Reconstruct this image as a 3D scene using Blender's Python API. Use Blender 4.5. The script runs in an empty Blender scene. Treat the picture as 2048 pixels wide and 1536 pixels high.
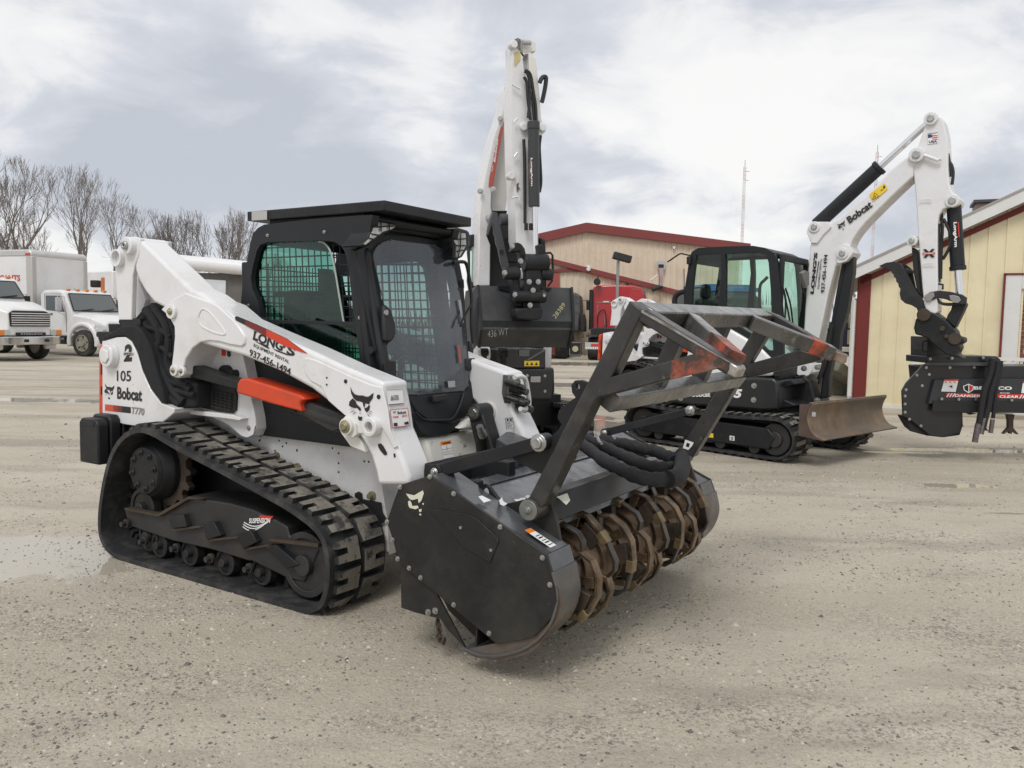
import bpy, bmesh, math, random
from math import sin, cos, pi, radians, atan2, sqrt
from mathutils import Vector, Matrix, noise
from mathutils.geometry import tessellate_polygon
V = Vector
random.seed(7)
SC = bpy.context.scene
COL = SC.collection

# ---------------------------------------------------------------- camera
FPX, HOR, ROLL, EYE = 1640.0, 644.0, 0.018, 1.6
_p = math.atan((768-HOR)/FPX)
_fw = V((0, cos(_p), -sin(_p))); _up0 = V((0, sin(_p), cos(_p))); _rt0 = V((1, 0, 0))
_rt = cos(ROLL)*_rt0 + sin(ROLL)*_up0
_up = -sin(ROLL)*_rt0 + cos(ROLL)*_up0
cam_d = bpy.data.cameras.new('camera'); cam = bpy.data.objects.new('camera', cam_d); COL.objects.link(cam)
cam.matrix_world = Matrix(((_rt.x, _up.x, -_fw.x, 0), (_rt.y, _up.y, -_fw.y, 0), (_rt.z, _up.z, -_fw.z, EYE), (0, 0, 0, 1)))
cam_d.lens = 36*FPX/2048; cam_d.sensor_width = 36; cam_d.clip_end = 3000; cam_d.clip_start = .05
SC.camera = cam

# ---------------------------------------------------------------- world: bright broken overcast
SUN_EL, SUN_AZ = radians(52), radians(200)      # azimuth measured clockwise from +Y
w = bpy.data.worlds.new('World'); SC.world = w; w.use_nodes = True
nt = w.node_tree; N = nt.nodes; L = nt.links; N.clear()
def wn(t, **k):
    n = N.new(t)
    for a, b in k.items(): setattr(n, a, b)
    return n
out = wn('ShaderNodeOutputWorld'); bg = wn('ShaderNodeBackground'); bg.inputs[1].default_value = 0.1
sky = wn('ShaderNodeTexSky', sky_type='NISHITA', sun_disc=False, sun_elevation=SUN_EL, sun_rotation=SUN_AZ)
tc = wn('ShaderNodeTexCoord'); sp = wn('ShaderNodeSeparateXYZ'); L.new(tc.outputs['Generated'], sp.inputs[0])
zz_ = wn('ShaderNodeMath', operation='ADD'); L.new(sp.outputs[2], zz_.inputs[0]); zz_.inputs[1].default_value = .34
zm = wn('ShaderNodeMath', operation='MAXIMUM'); L.new(zz_.outputs[0], zm.inputs[0]); zm.inputs[1].default_value = .05
dx = wn('ShaderNodeMath', operation='DIVIDE'); L.new(sp.outputs[0], dx.inputs[0]); L.new(zm.outputs[0], dx.inputs[1])
dy = wn('ShaderNodeMath', operation='DIVIDE'); L.new(sp.outputs[1], dy.inputs[0]); L.new(zm.outputs[0], dy.inputs[1])
cb = wn('ShaderNodeCombineXYZ'); L.new(dx.outputs[0], cb.inputs[0]); L.new(dy.outputs[0], cb.inputs[1])
mp = wn('ShaderNodeMapping'); L.new(cb.outputs[0], mp.inputs[0]); mp.inputs['Location'].default_value = (3.1, 1.35, 0); mp.inputs['Scale'].default_value = (1.05, 1.15, 1)
n1 = wn('ShaderNodeTexNoise'); L.new(mp.outputs[0], n1.inputs[0]); n1.inputs['Scale'].default_value = 1.0; n1.inputs['Detail'].default_value = 7; n1.inputs['Roughness'].default_value = .52; n1.inputs['Distortion'].default_value = .25
cr = wn('ShaderNodeValToRGB'); n2 = wn('ShaderNodeTexNoise'); L.new(mp.outputs[0], n2.inputs[0]); n2.inputs['Scale'].default_value = 3.4; n2.inputs['Detail'].default_value = 8; n2.inputs['Roughness'].default_value = .6; n2.inputs['Distortion'].default_value = .6
nm = wn('ShaderNodeMath', operation='MULTIPLY_ADD'); L.new(n2.outputs[0], nm.inputs[0]); nm.inputs[1].default_value = .30; nm.inputs[2].default_value = -.15
na = wn('ShaderNodeMath', operation='ADD'); L.new(n1.outputs[0], na.inputs[0]); L.new(nm.outputs[0], na.inputs[1]); L.new(na.outputs[0], cr.inputs[0])
e = cr.color_ramp.elements
e[0].position = .36; e[0].color = (4.9, 5.15, 5.7, 1)
e[1].position = .57; e[1].color = (8.6, 8.5, 8.4, 1)
m = cr.color_ramp.elements.new(.445); m.color = (6.0, 6.2, 6.7, 1)
m = cr.color_ramp.elements.new(.50); m.color = (7.7, 7.75, 7.8, 1)
mx = wn('ShaderNodeMix', data_type='RGBA'); mx.inputs[0].default_value = .95
L.new(sky.outputs[0], mx.inputs[6]); L.new(cr.outputs[0], mx.inputs[7])
L.new(mx.outputs[2], bg.inputs[0]); L.new(bg.outputs[0], out.inputs[0])

sl = bpy.data.lights.new('sun', 'SUN'); so = bpy.data.objects.new('sun', sl); COL.objects.link(so)
sl.energy = 1.4; sl.angle = radians(20); sl.color = (1, .97, .93)
_sd = V((sin(SUN_AZ)*cos(SUN_EL), cos(SUN_AZ)*cos(SUN_EL), sin(SUN_EL)))
so.rotation_euler = (-_sd).to_track_quat('-Z', 'Y').to_euler(); so.location = (0, -5, 20)
vs = SC.view_settings; vs.view_transform = 'Standard'; vs.look = 'None'; vs.exposure = 0.2; vs.gamma = 1; vs.use_curve_mapping = False
SC.cycles.max_bounces = 8; SC.cycles.transparent_max_bounces = 16

# ---------------------------------------------------------------- measuring frames
def ray(x, y): return _fw*FPX + _rt*(x-1024) - _up*(y-768)
E0 = V((0, 0, EYE))
def ground(x, y, z=0.0):
    r = ray(x, y); return E0 + r*((z-EYE)/r.z)
ZO = {'A': (130, 380, 2.9257), 'B': (130, 780, 2.9257), 'C': (750, 780, 2.7186), 'D': (700, 380, 3.84), 'E': (860, 60, 2.56), 'F': (1040, 560, 2.9257),
      'G': (1200, 440, 3.0717), 'H': (1550, 200, 3.0723), 'I': (1680, 560, 4.266), 'J': (0, 280, 3.072), 'K': (1040, 420, 4.518), 'L': (860, 530, 4.3875),
      'a': (180, 820, 4.2676), 'b': (480, 940, 4.8), 'c': (1090, 780, 3.658), 'd': (780, 820, 6.0235), 'e': (840, 980, 4.2676), 'f': (1020, 580, 4.2667),
      'g': (480, 390, 4.2667), 'h': (600, 600, 4.2667), 'j': (1350, 480, 4.518), 'k': (1600, 560, 5.91), 'l': (0, 480, 5.485), 'm': (330, 480, 9.6), 'n': (1600, 780, 4.571), 'p': (0, 0, 1)}
def px(z, s):
    ox, oy, k = ZO[z]; r = []
    for t in s.split():
        a, b = t.split(','); r.append((ox+float(a)/k, oy+float(b)/k))
    return r
class Fr:
    def __init__(s, o, yaw):
        s.o = V(o); s.yaw = yaw; s.F = V((cos(yaw), sin(yaw), 0)); s.L = V((-sin(yaw), cos(yaw), 0))
    def on(s, x, y, Y=None, X=None, Z=None, pl=None):
        r = ray(x, y)
        if Y is not None: t = ((s.o-E0).dot(s.L)+Y)/r.dot(s.L)
        elif X is not None: t = ((s.o-E0).dot(s.F)+X)/r.dot(s.F)
        elif Z is not None: t = (Z+s.o.z-EYE)/r.z
        else:
            p0, n = pl; p0 = s.o+s.F*p0[0]+s.L*p0[1]+V((0, 0, p0[2])); n = s.F*n[0]+s.L*n[1]+V((0, 0, n[2])); t = (p0-E0).dot(n)/r.dot(n)
        q = E0+r*t-s.o
        return V((q.dot(s.F), q.dot(s.L), q.z))
    def P(s, z, st, **k): return [s.on(a, b, **k) for a, b in px(z, st)]

# ---------------------------------------------------------------- materials
MATS = {}
def mat(name, col, rough=.5, metal=0., var=.0, vs_=3., dirt=None, dirt_amt=.0, ds=2., bump=0., bs=40., coat=0., rv=0., spec=.5, det=6, dlo=.45, dhi=.7, d2=None):
    if name in MATS: return MATS[name]
    m = bpy.data.materials.new(name); m.use_nodes = True; nt = m.node_tree; n = nt.nodes; l = nt.links
    b = n['Principled BSDF']; b.inputs['Roughness'].default_value = rough; b.inputs['Metallic'].default_value = metal
    b.inputs['Coat Weight'].default_value = coat; b.inputs['Specular IOR Level'].default_value = spec
    tc = n.new('ShaderNodeTexCoord'); src = tc.outputs['Object']
    def nz(sc, d=det, r=.6):
        t = n.new('ShaderNodeTexNoise'); t.inputs['Scale'].default_value = sc; t.inputs['Detail'].default_value = d; t.inputs['Roughness'].default_value = r; l.new(src, t.inputs['Vector']); return t.outputs[0]
    def mr(v, a, b_, c, d):
        t = n.new('ShaderNodeMapRange'); l.new(v, t.inputs[0])
        for i, q in enumerate((a, b_, c, d)): t.inputs[i+1].default_value = q
        return t.outputs[0]
    cur = None
    rgb = n.new('ShaderNodeRGB'); rgb.outputs[0].default_value = (*col, 1); cur = rgb.outputs[0]
    if var:
        hs = n.new('ShaderNodeHueSaturation'); l.new(cur, hs.inputs['Color']); l.new(mr(nz(vs_), .3, .7, 1-var, 1+var), hs.inputs['Value']); cur = hs.outputs[0]
    for i, dd in enumerate(((dirt, dirt_amt, ds, dlo, dhi),) + ((d2,) if d2 else ())):
        if dd[0] is None or not dd[1]: continue
        mx = n.new('ShaderNodeMix'); mx.data_type = 'RGBA'; l.new(mr(nz(dd[2], 8, .68), dd[3], dd[4], 0, dd[1]), mx.inputs[0]); l.new(cur, mx.inputs[6]); mx.inputs[7].default_value = (*dd[0], 1); cur = mx.outputs[2]
    l.new(cur, b.inputs['Base Color'])
    if rv: l.new(mr(nz(vs_*2.3), .3, .7, max(.02, rough-rv), min(1, rough+rv)), b.inputs['Roughness'])
    if bump:
        bp = n.new('ShaderNodeBump'); bp.inputs['Strength'].default_value = bump; bp.inputs['Distance'].default_value = .01; l.new(nz(bs), bp.inputs['Height']); l.new(bp.outputs[0], b.inputs['Normal'])
    MATS[name] = m; return m
def glassmat(name, tint, refl=.9, base=None, op=0., rough=.02):
    m = bpy.data.materials.new(name); m.use_nodes = True; nt = m.node_tree; n = nt.nodes; l = nt.links; n.clear()
    o = n.new('ShaderNodeOutputMaterial'); tr = n.new('ShaderNodeBsdfTransparent'); tr.inputs[0].default_value = (*tint, 1)
    gl = n.new('ShaderNodeBsdfGlossy'); gl.inputs['Roughness'].default_value = rough; gl.inputs[0].default_value = (refl, refl, refl, 1)
    lw = n.new('ShaderNodeLayerWeight'); lw.inputs[0].default_value = .5
    pw = n.new('ShaderNodeMath'); pw.operation = 'POWER'; l.new(lw.outputs['Facing'], pw.inputs[0]); pw.inputs[1].default_value = 3.5
    ma = n.new('ShaderNodeMath'); ma.operation = 'MULTIPLY_ADD'; l.new(pw.outputs[0], ma.inputs[0]); ma.inputs[1].default_value = .7; ma.inputs[2].default_value = .045
    mx = n.new('ShaderNodeMixShader'); l.new(ma.outputs[0], mx.inputs[0]); l.new(tr.outputs[0], mx.inputs[1]); l.new(gl.outputs[0], mx.inputs[2]); cur = mx.outputs[0]
    if base:
        df = n.new('ShaderNodeBsdfDiffuse'); df.inputs[0].default_value = (*base, 1)
        t = n.new('ShaderNodeTexNoise'); t.inputs['Scale'].default_value = 4; t.inputs['Detail'].default_value = 8
        tc = n.new('ShaderNodeTexCoord'); l.new(tc.outputs['Object'], t.inputs[0])
        mr = n.new('ShaderNodeMapRange'); l.new(t.outputs[0], mr.inputs[0]); mr.inputs[1].default_value = .3; mr.inputs[2].default_value = .7; mr.inputs[3].default_value = op*.6; mr.inputs[4].default_value = op*1.4
        m2 = n.new('ShaderNodeMixShader'); l.new(mr.outputs[0], m2.inputs[0]); l.new(cur, m2.inputs[1]); l.new(df.outputs[0], m2.inputs[2]); cur = m2.outputs[0]
    l.new(cur, o.inputs[0]); MATS[name] = m; return m
WHITE = mat('white paint', (.72, .72, .73), .32, var=.03, dirt=(.42, .38, .31), dirt_amt=.5, ds=2.6, dlo=.52, dhi=.8, coat=.3, rv=.1, d2=((.20, .17, .13), .55, 26., .66, .72))
WHITED = mat('dirty white paint', (.68, .67, .62), .4, var=.05, dirt=(.10, .085, .06), dirt_amt=.9, ds=16., dlo=.60, dhi=.68, coat=.1)
CREAMW = mat('cream white paint', (.70, .69, .65), .4, var=.03)
DARK = mat('dark grey machine paint', (.013, .014, .016), .45, spec=.32, var=.2, dirt=(.07, .065, .055), dirt_amt=.35, ds=5., dlo=.5, dhi=.8, rv=.12)
DARK2 = mat('charcoal machine paint', (.021, .0225, .025), .47, spec=.35, var=.15, dirt=(.09, .08, .065), dirt_amt=.3, ds=4., rv=.12)
GREYP = mat('grey machine paint', (.062, .066, .073), .4, var=.1, dirt=(.03, .03, .03), dirt_amt=.5, ds=3., rv=.1)
PLATE = mat('scuffed black steel plate', (.016, .0165, .017), .42, spec=.32, var=.25, vs_=6, d2=((.11, .108, .10), .5, 38., .66, .74), dirt=(.065, .060, .048), dirt_amt=.6, ds=2.2, dlo=.44, dhi=.72, rv=.16, bump=.08, bs=60)
HOOD = mat('wet dark steel plate', (.075, .079, .088), .22, var=.25, vs_=5, dirt=(.08, .078, .07), dirt_amt=.35, ds=3, rv=.16)
CAGE = mat('worn dark steel tube', (.040, .040, .040), .36, var=.2, vs_=9, dirt=(.10, .088, .072), dirt_amt=.5, ds=4.5, dlo=.48, dhi=.7, rv=.12, metal=.25, d2=((.30, .29, .27), .5, 14., .62, .72))
WORN = mat('bare worn steel', (.42, .40, .37), .32, metal=.85, var=.25, vs_=14, dirt=(.10, .08, .06), dirt_amt=.9, ds=9., dlo=.45, dhi=.62)
BRUSHED = mat('rubbed grey steel', (.17, .168, .165), .28, metal=.5, var=.3, vs_=5, dirt=(.055, .053, .05), dirt_amt=.7, ds=3.5, dlo=.4, dhi=.65, rv=.1, d2=((.34, .32, .30), .8, 7., .56, .68))
RUST = mat('rubbed brown drum steel', (.16, .105, .064), .42, metal=.35, var=.35, vs_=7, dirt=(.035, .026, .018), dirt_amt=.9, ds=5., dlo=.42, dhi=.62, bump=.25, bs=30, rv=.12)
RUSTL = mat('polished brown steel edge', (.20, .14, .085), .36, metal=.6, var=.35, vs_=9, dirt=(.035, .024, .017), dirt_amt=.9, ds=7., dlo=.44, dhi=.6)
RUSTD = mat('dark rusty steel', (.055, .038, .027), .5, var=.4, vs_=8, dirt=(.018, .015, .013), dirt_amt=.8, ds=6., bump=.3)
SKID = mat('skid steel with rust', (.13, .125, .12), .35, metal=.4, var=.25, vs_=4, dirt=(.10, .062, .035), dirt_amt=.8, ds=4., dlo=.5, dhi=.62, rv=.12)
BLADE = mat('weathered blade steel', (.19, .135, .09), .42, metal=.25, var=.3, vs_=5, dirt=(.13, .115, .095), dirt_amt=.9, ds=3., dlo=.4, dhi=.6, d2=((.36, .21, .05), .6, 5., .56, .68))
ORANGE = mat('orange red paint', (.62, .055, .012), .38, var=.08, dirt=(.25, .05, .03), dirt_amt=.4, ds=5., coat=.2)
ORWORN = mat('scraped orange paint', (.42, .080, .038), .5, var=.3, vs_=8, dirt=(.045, .036, .03), dirt_amt=1., ds=5., dlo=.43, dhi=.56, d2=((.20, .16, .14), .5, 11., .55, .68))
RUB = mat('black rubber', (.018, .019, .021), .62, var=.3, vs_=8, dirt=(.11, .105, .095), dirt_amt=.7, ds=7., dlo=.47, dhi=.75, bump=.35, bs=35)
RUBD = mat('dusty rubber', (.21, .195, .165), .85, var=.25, vs_=5, dirt=(.035, .035, .035), dirt_amt=.95, ds=13., dlo=.50, dhi=.6, bump=.6, bs=60, d2=((.06, .058, .052), .8, 3., .48, .6))
RUBI = mat('inner rubber', (.014, .014, .015), .7, var=.3, dirt=(.05, .047, .04), dirt_amt=.5, ds=6.)
UNDER = mat('undercarriage steel', (.024, .024, .025), .5, var=.3, vs_=4, dirt=(.045, .032, .021), dirt_amt=.5, ds=4.2, dlo=.5, dhi=.62, rv=.1, bump=.15)
UNDERB = mat('brown caked steel', (.055, .038, .024), .7, var=.3, dirt=(.03, .025, .02), dirt_amt=.8, ds=9., bump=.4)
BLK = mat('flat black', (.012, .012, .013), .6)
FAB = mat('black fabric', (.010, .011, .013), .85, var=.3, vs_=14, bump=1.0, bs=11)
HOSE = mat('black hose sleeve', (.012, .012, .014), .75, bump=.8, bs=35)
HOSE2 = mat('black rubber hose', (.014, .014, .015), .45)
CHROME = mat('chrome rod', (.75, .75, .76), .16, metal=1.)
STEEL = mat('zinc bolt steel', (.42, .42, .41), .35, metal=.9, var=.2, vs_=30)
PIN = mat('greased pin steel', (.30, .27, .17), .4, metal=.6, var=.3, vs_=40)
DWHITE = mat('white decal', (.80, .80, .80), .4); DBLACK = mat('black decal', (.012, .012, .012), .4); DRED = mat('red decal', (.55, .03, .02), .4)
DMAROON = mat('maroon decal', (.16, .02, .02), .4)
DYEL = mat('yellow decal', (.80, .55, .03), .45); DORG = mat('orange decal', (.75, .22, .03), .45); DGREY = mat('grey decal', (.42, .42, .42), .5); DCREAM = mat('torn cream sticker', (.62, .62, .50), .6)
CHALK = mat('yellow paint marker', (.62, .58, .30), .7); CHALKW = mat('white paint marker', (.30, .30, .30), .7)
PLAST = mat('black plastic', (.015, .0165, .019), .5, spec=.35, var=.1, rv=.05, bump=.05, bs=120)
LENS = mat('lamp lens', (.42, .42, .38), .12, metal=.25, var=.3, vs_=20, coat=.6)
GGREEN = glassmat('green tinted glass', (.38, .66, .58)); GCLR = glassmat('clear glass', (.68, .76, .74)); GPOLY = glassmat('hazy polycarbonate sheet', (.72, .75, .77), base=(.40, .43, .47), op=.09, rough=.07)
GE85 = glassmat('excavator glass', (.66, .84, .76))
GDARK = mat('dark vehicle glass', (.06, .075, .08), .06, coat=1.)

# ---------------------------------------------------------------- mesh building
class B:
    def __init__(s): s.v = []; s.f = []; s.mi = []; s.m = 0
    def add(s, vs, fs):
        o = len(s.v); s.v += [tuple(q) for q in vs]
        for f in fs: s.f.append(tuple(o+i for i in f)); s.mi.append(s.m)
        return s
    def box(s, c, d, R=None):
        c = V(c); h = V(d)/2; p = []
        for z in (-1, 1):
            for a, b in ((-1, -1), (1, -1), (1, 1), (-1, 1)):
                q = V((a*h.x, b*h.y, z*h.z)); p.append(c+(R @ q if R else q))
        return s.add(p, [(3, 2, 1, 0), (4, 5, 6, 7), (0, 1, 5, 4), (1, 2, 6, 5), (2, 3, 7, 6), (3, 0, 4, 7)])
    def bb(s, x0, x1, y0, y1, z0, z1): return s.box(((x0+x1)/2, (y0+y1)/2, (z0+z1)/2), (abs(x1-x0), abs(y1-y0), abs(z1-z0)))
    def prism(s, lp, d, holes=()):
        d = V(d); loops = [list(lp)]+[list(h) for h in holes]; allp = [q for l in loops for q in l]; n = len(allp)
        vs = [V(q) for q in allp]+[V(q)+d for q in allp]
        if holes:
            tri = tessellate_polygon(loops); fs = [tuple(t) for t in tri]+[tuple(i+n for i in reversed(t)) for t in tri]
        else: fs = [tuple(range(n)), tuple(range(2*n-1, n-1, -1))]
        o = 0
        for l in loops:
            k = len(l)
            for i in range(k): j = (i+1) % k; fs.append((o+i, o+j, o+j+n, o+i+n))
            o += k
        return s.add(vs, fs)
    def loft(s, a, b, cap=True):
        n = len(a); fs = [(i, (i+1) % n, n+(i+1) % n, n+i) for i in range(n)]
        if cap: fs += [tuple(range(n-1, -1, -1)), tuple(range(n, 2*n))]
        return s.add(list(a)+list(b), fs)
    def cyl(s, p0, p1, r, r2=None, n=16, cap=True):
        p0 = V(p0); p1 = V(p1); r2 = r if r2 is None else r2; a = (p1-p0).normalized(); u = a.orthogonal().normalized(); w_ = a.cross(u)
        A_ = [p0+(u*cos(2*pi*i/n)+w_*sin(2*pi*i/n))*r for i in range(n)]; B_ = [p1+(u*cos(2*pi*i/n)+w_*sin(2*pi*i/n))*r2 for i in range(n)]
        return s.loft(A_, B_, cap)
    def ring(s, p0, p1, ro, ri, n=20):
        p0 = V(p0); p1 = V(p1); a = (p1-p0).normalized(); u = a.orthogonal().normalized(); w_ = a.cross(u); vs = []; fs = []
        for i in range(n):
            d = u*cos(2*pi*i/n)+w_*sin(2*pi*i/n); vs += [p0+d*ro, p1+d*ro, p1+d*ri, p0+d*ri]
        for i in range(n):
            j = (i+1) % n
            for k in range(4): fs.append((4*i+k, 4*j+k, 4*j+(k+1) % 4, 4*i+(k+1) % 4))
        return s.add(vs, fs)
    def tube(s, pts, r, n=8, smooth=0, taper=None):
        pts = [V(q) for q in pts]
        if smooth: pts = catmull(pts, smooth)
        m_ = len(pts); prev = None; rings = []
        for i, q in enumerate(pts):
            t = (pts[min(i+1, m_-1)]-pts[max(i-1, 0)]).normalized()
            u = t.orthogonal().normalized() if prev is None else (prev-t*prev.dot(t)).normalized()
            prev = u; w_ = t.cross(u); rr = r if taper is None else r+(taper-r)*i/(m_-1)
            if callable(r): rr = r(i/(m_-1))
            rings.append([q+(u*cos(2*pi*k/n)+w_*sin(2*pi*k/n))*rr for k in range(n)])
        vs = [q for g in rings for q in g]; fs = []
        for i in range(m_-1):
            for k in range(n): fs.append((i*n+k, i*n+(k+1) % n, (i+1)*n+(k+1) % n, (i+1)*n+k))
        fs += [tuple(range(n-1, -1, -1)), tuple((m_-1)*n+k for k in range(n))]
        return s.add(vs, fs)
    def beam(s, p0, p1, wv, hv):        # rectangular tube between two points with half extents wv, hv
        p0 = V(p0); p1 = V(p1); wv = V(wv); hv = V(hv)
        return s.loft([p0-wv-hv, p0+wv-hv, p0+wv+hv, p0-wv+hv], [p1-wv-hv, p1+wv-hv, p1+wv+hv, p1-wv+hv])
    def ribbon(s, path, wv, th):        # sheet following path (in a plane with normal wv), width wv, thickness th
        path = [V(q) for q in path]; wn_ = V(wv).normalized(); A_ = []; n = len(path)
        for i, q in enumerate(path):
            t = (path[min(i+1, n-1)]-path[max(i-1, 0)]).normalized(); A_.append(q+t.cross(wn_)*th)
        return s.prism(path+A_[::-1], wv) if n < 3 else s._rib(path, A_, V(wv))
    def _rib(s, p, a, wv):
        for i in range(len(p)-1): pass
        n = len(p); vs = p+a+[q+wv for q in p]+[q+wv for q in a]; fs = []
        for i in range(n-1): fs += [(i, i+1, n+i+1, n+i), (2*n+i, 3*n+i, 3*n+i+1, 2*n+i+1), (i, 2*n+i, 2*n+i+1, i+1), (n+i, n+i+1, 3*n+i+1, 3*n+i)]
        fs += [(0, n, 3*n, 2*n), (n-1, 3*n-1, 4*n-1, 2*n-1)]
        return s.add(vs, fs)
    def bolt(s, p, d, r=.014, h=.012): 
        p = V(p); d = V(d).normalized(); u = d.orthogonal().normalized(); w_ = d.cross(u); n = 12; vs = []; fs = []
        for hh, rr in ((0, 1.35), (.35, 1.35), (.4, .92), (1, .85)):
            for i in range(n):
                k = 1 if hh < .38 else (1.0 if i % 2 else .9); vs.append(p+d*h*hh+(u*cos(2*pi*i/n)+w_*sin(2*pi*i/n))*r*rr*k)
        for a in range(3):
            for i in range(n): fs.append((a*n+i, a*n+(i+1) % n, (a+1)*n+(i+1) % n, (a+1)*n+i))
        fs += [tuple(range(n-1, -1, -1)), tuple(range(3*n, 4*n))]; return s.add(vs, fs)
    def split(s, name, mats, parent=None, **k):      # one object for every connected piece
        par = list(range(len(s.v)))
        def find(i):
            while par[i] != i: par[i] = par[par[i]]; i = par[i]
            return i
        for f in s.f:
            for i in f[1:]: par[find(i)] = find(f[0])
        grp = {}
        for f, m_ in zip(s.f, s.mi): grp.setdefault(find(f[0]), []).append((f, m_))
        r = []
        for g in grp.values():
            ids = sorted({i for f, _ in g for i in f}); mp_ = {i: n for n, i in enumerate(ids)}; q = B(); q.v = [s.v[i] for i in ids]; q.f = [tuple(mp_[i] for i in f) for f, _ in g]; q.mi = [m_ for _, m_ in g]
            r.append(q.done(name, mats, parent, **k))
        return r
    def done(s, name, mats, parent=None, bevel=0., seg=2, ang=35, smooth=True):
        me = bpy.data.meshes.new(name); me.from_pydata(s.v, [], s.f)
        if not isinstance(mats, (list, tuple)): mats = [mats]
        for q in mats: me.materials.append(q)
        for p_, i in zip(me.polygons, s.mi): p_.material_index = i
        bm = bmesh.new(); bm.from_mesh(me); bmesh.ops.recalc_face_normals(bm, faces=bm.faces[:]); bm.to_mesh(me); bm.free()
        if smooth: me.shade_smooth(); me.set_sharp_from_angle(angle=radians(ang))
        o = bpy.data.objects.new(name, me); COL.objects.link(o)
        if parent: o.parent = parent
        if bevel:
            b = o.modifiers.new('bevel', 'BEVEL'); b.width = bevel; b.segments = seg; b.limit_method = 'ANGLE'; b.angle_limit = radians(38); b.harden_normals = False
        return o
def catmull(p, k, closed=False):
    n = len(p); r = []
    for i in range(n if closed else n-1):
        if closed: a, b, c, d = p[(i-1) % n], p[i], p[(i+1) % n], p[(i+2) % n]
        else: a, b, c, d = p[max(i-1, 0)], p[i], p[i+1], p[min(i+2, n-1)]
        for j in range(k):
            t = j/k; r.append(.5*((2*b)+(c-a)*t+(2*a-5*b+4*c-d)*t*t+(3*b-a-3*c+d)*t**3))
    if not closed: r.append(p[-1])
    return r
def tag(o, label=None, cat=None, group=None, kind=None):
    if label: o['label'] = label
    if cat: o['category'] = cat
    if group: o['group'] = group
    if kind: o['kind'] = kind
    return o
def empty(name, fr, label, cat, group=None):
    o = bpy.data.objects.new(name, None); COL.objects.link(o); o.location = fr.o; o.rotation_euler = (0, 0, fr.yaw); o.empty_display_size = .2
    return tag(o, label, cat, group)
_TC = {}
def text_mesh(s, bold):
    if (s, bold) in _TC: return _TC[(s, bold)]
    cu = bpy.data.curves.new('t', 'FONT'); cu.body = s; cu.size = 1; cu.offset = bold; cu.resolution_u = 3
    ob = bpy.data.objects.new('t', cu); COL.objects.link(ob); dg = bpy.context.evaluated_depsgraph_get(); dg.update()
    me = ob.evaluated_get(dg).to_mesh(); vs = [v.co.copy() for v in me.vertices]; fs = [tuple(p.vertices) for p in me.polygons]
    ob.evaluated_get(dg).to_mesh_clear(); bpy.data.objects.remove(ob); bpy.data.curves.remove(cu)
    x0 = min(v.x for v in vs); x1 = max(v.x for v in vs); y0 = min(v.y for v in vs); y1 = max(v.y for v in vs)
    r = ([((v.x-x0)/(x1-x0), (v.y-y0)/(y1-y0)) for v in vs], fs); _TC[(s, bold)] = r; return r
def tquad(b, s, O, U, W_, bold=.0, off=.002, shear=0.):     # O lower-left, U lower-right, W_ upper-left
    O = V(O); u = V(U)-O; w_ = V(W_)-O; n = u.cross(w_).normalized()*off
    vs, fs = text_mesh(s, bold); b.add([O+u*(x+shear*y)+w_*y+n for x, y in vs], fs); return b
def dquad(b, pts, toward, off=.002):                         # flat decal polygon lifted towards a direction
    b.add([V(q)+V(toward)*off for q in pts], [tuple(range(len(pts)))]); return b
HEAD = ['432,752 450,790 470,812 500,818 540,815 570,822 590,818 610,800 630,782 622,830 600,862 592,884 575,880 540,874 515,868 485,866 460,846 440,810',
        '452,848 425,880 420,912 440,925 470,930 492,926 512,948 524,945 522,922 500,905 486,892 478,868', '592,886 598,892 598,915 590,935 572,955 556,935 552,915 564,918 580,905',
        '538,874 560,878 556,908 548,916 544,900', '500,990 512,998 535,995 532,1025 515,1032 500,1020', '514,960 519,960 517,974 514,974',
        '418,951 445,938 470,936 445,941', '425,976 450,955 480,948 452,960', '450,991 465,968 492,958 470,972', '588,936 605,938 624,952 604,943', '580,950 600,955 619,974 598,960', '572,962 588,970 602,992 584,975']
def cathead(b, O, U, W_, off=.002, detail=12):
    O = V(O); u = V(U)-O; w_ = V(W_)-O; n = u.cross(w_).normalized()*off
    for st in HEAD[:detail]:
        q = []
        for t in st.split():
            a, c = map(float, t.split(',')); q.append(O+u*((a-418)/212)+w_*((1032-c)/280)+n)
        b.add(q, [tuple(range(len(q)))])
def resample(p, n, closed=True):
    q = p+[p[0]] if closed else p; d = [0]
    for i in range(len(q)-1): d.append(d[-1]+(q[i+1]-q[i]).length)
    T = d[-1]; r = []; j = 0
    for i in range(n):
        s_ = T*i/(n if closed else n-1)
        while j < len(d)-2 and d[j+1] < s_: j += 1
        t = (s_-d[j])/max(1e-9, d[j+1]-d[j]); r.append(q[j].lerp(q[j+1], min(1, t)))
    return r, T
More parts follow.
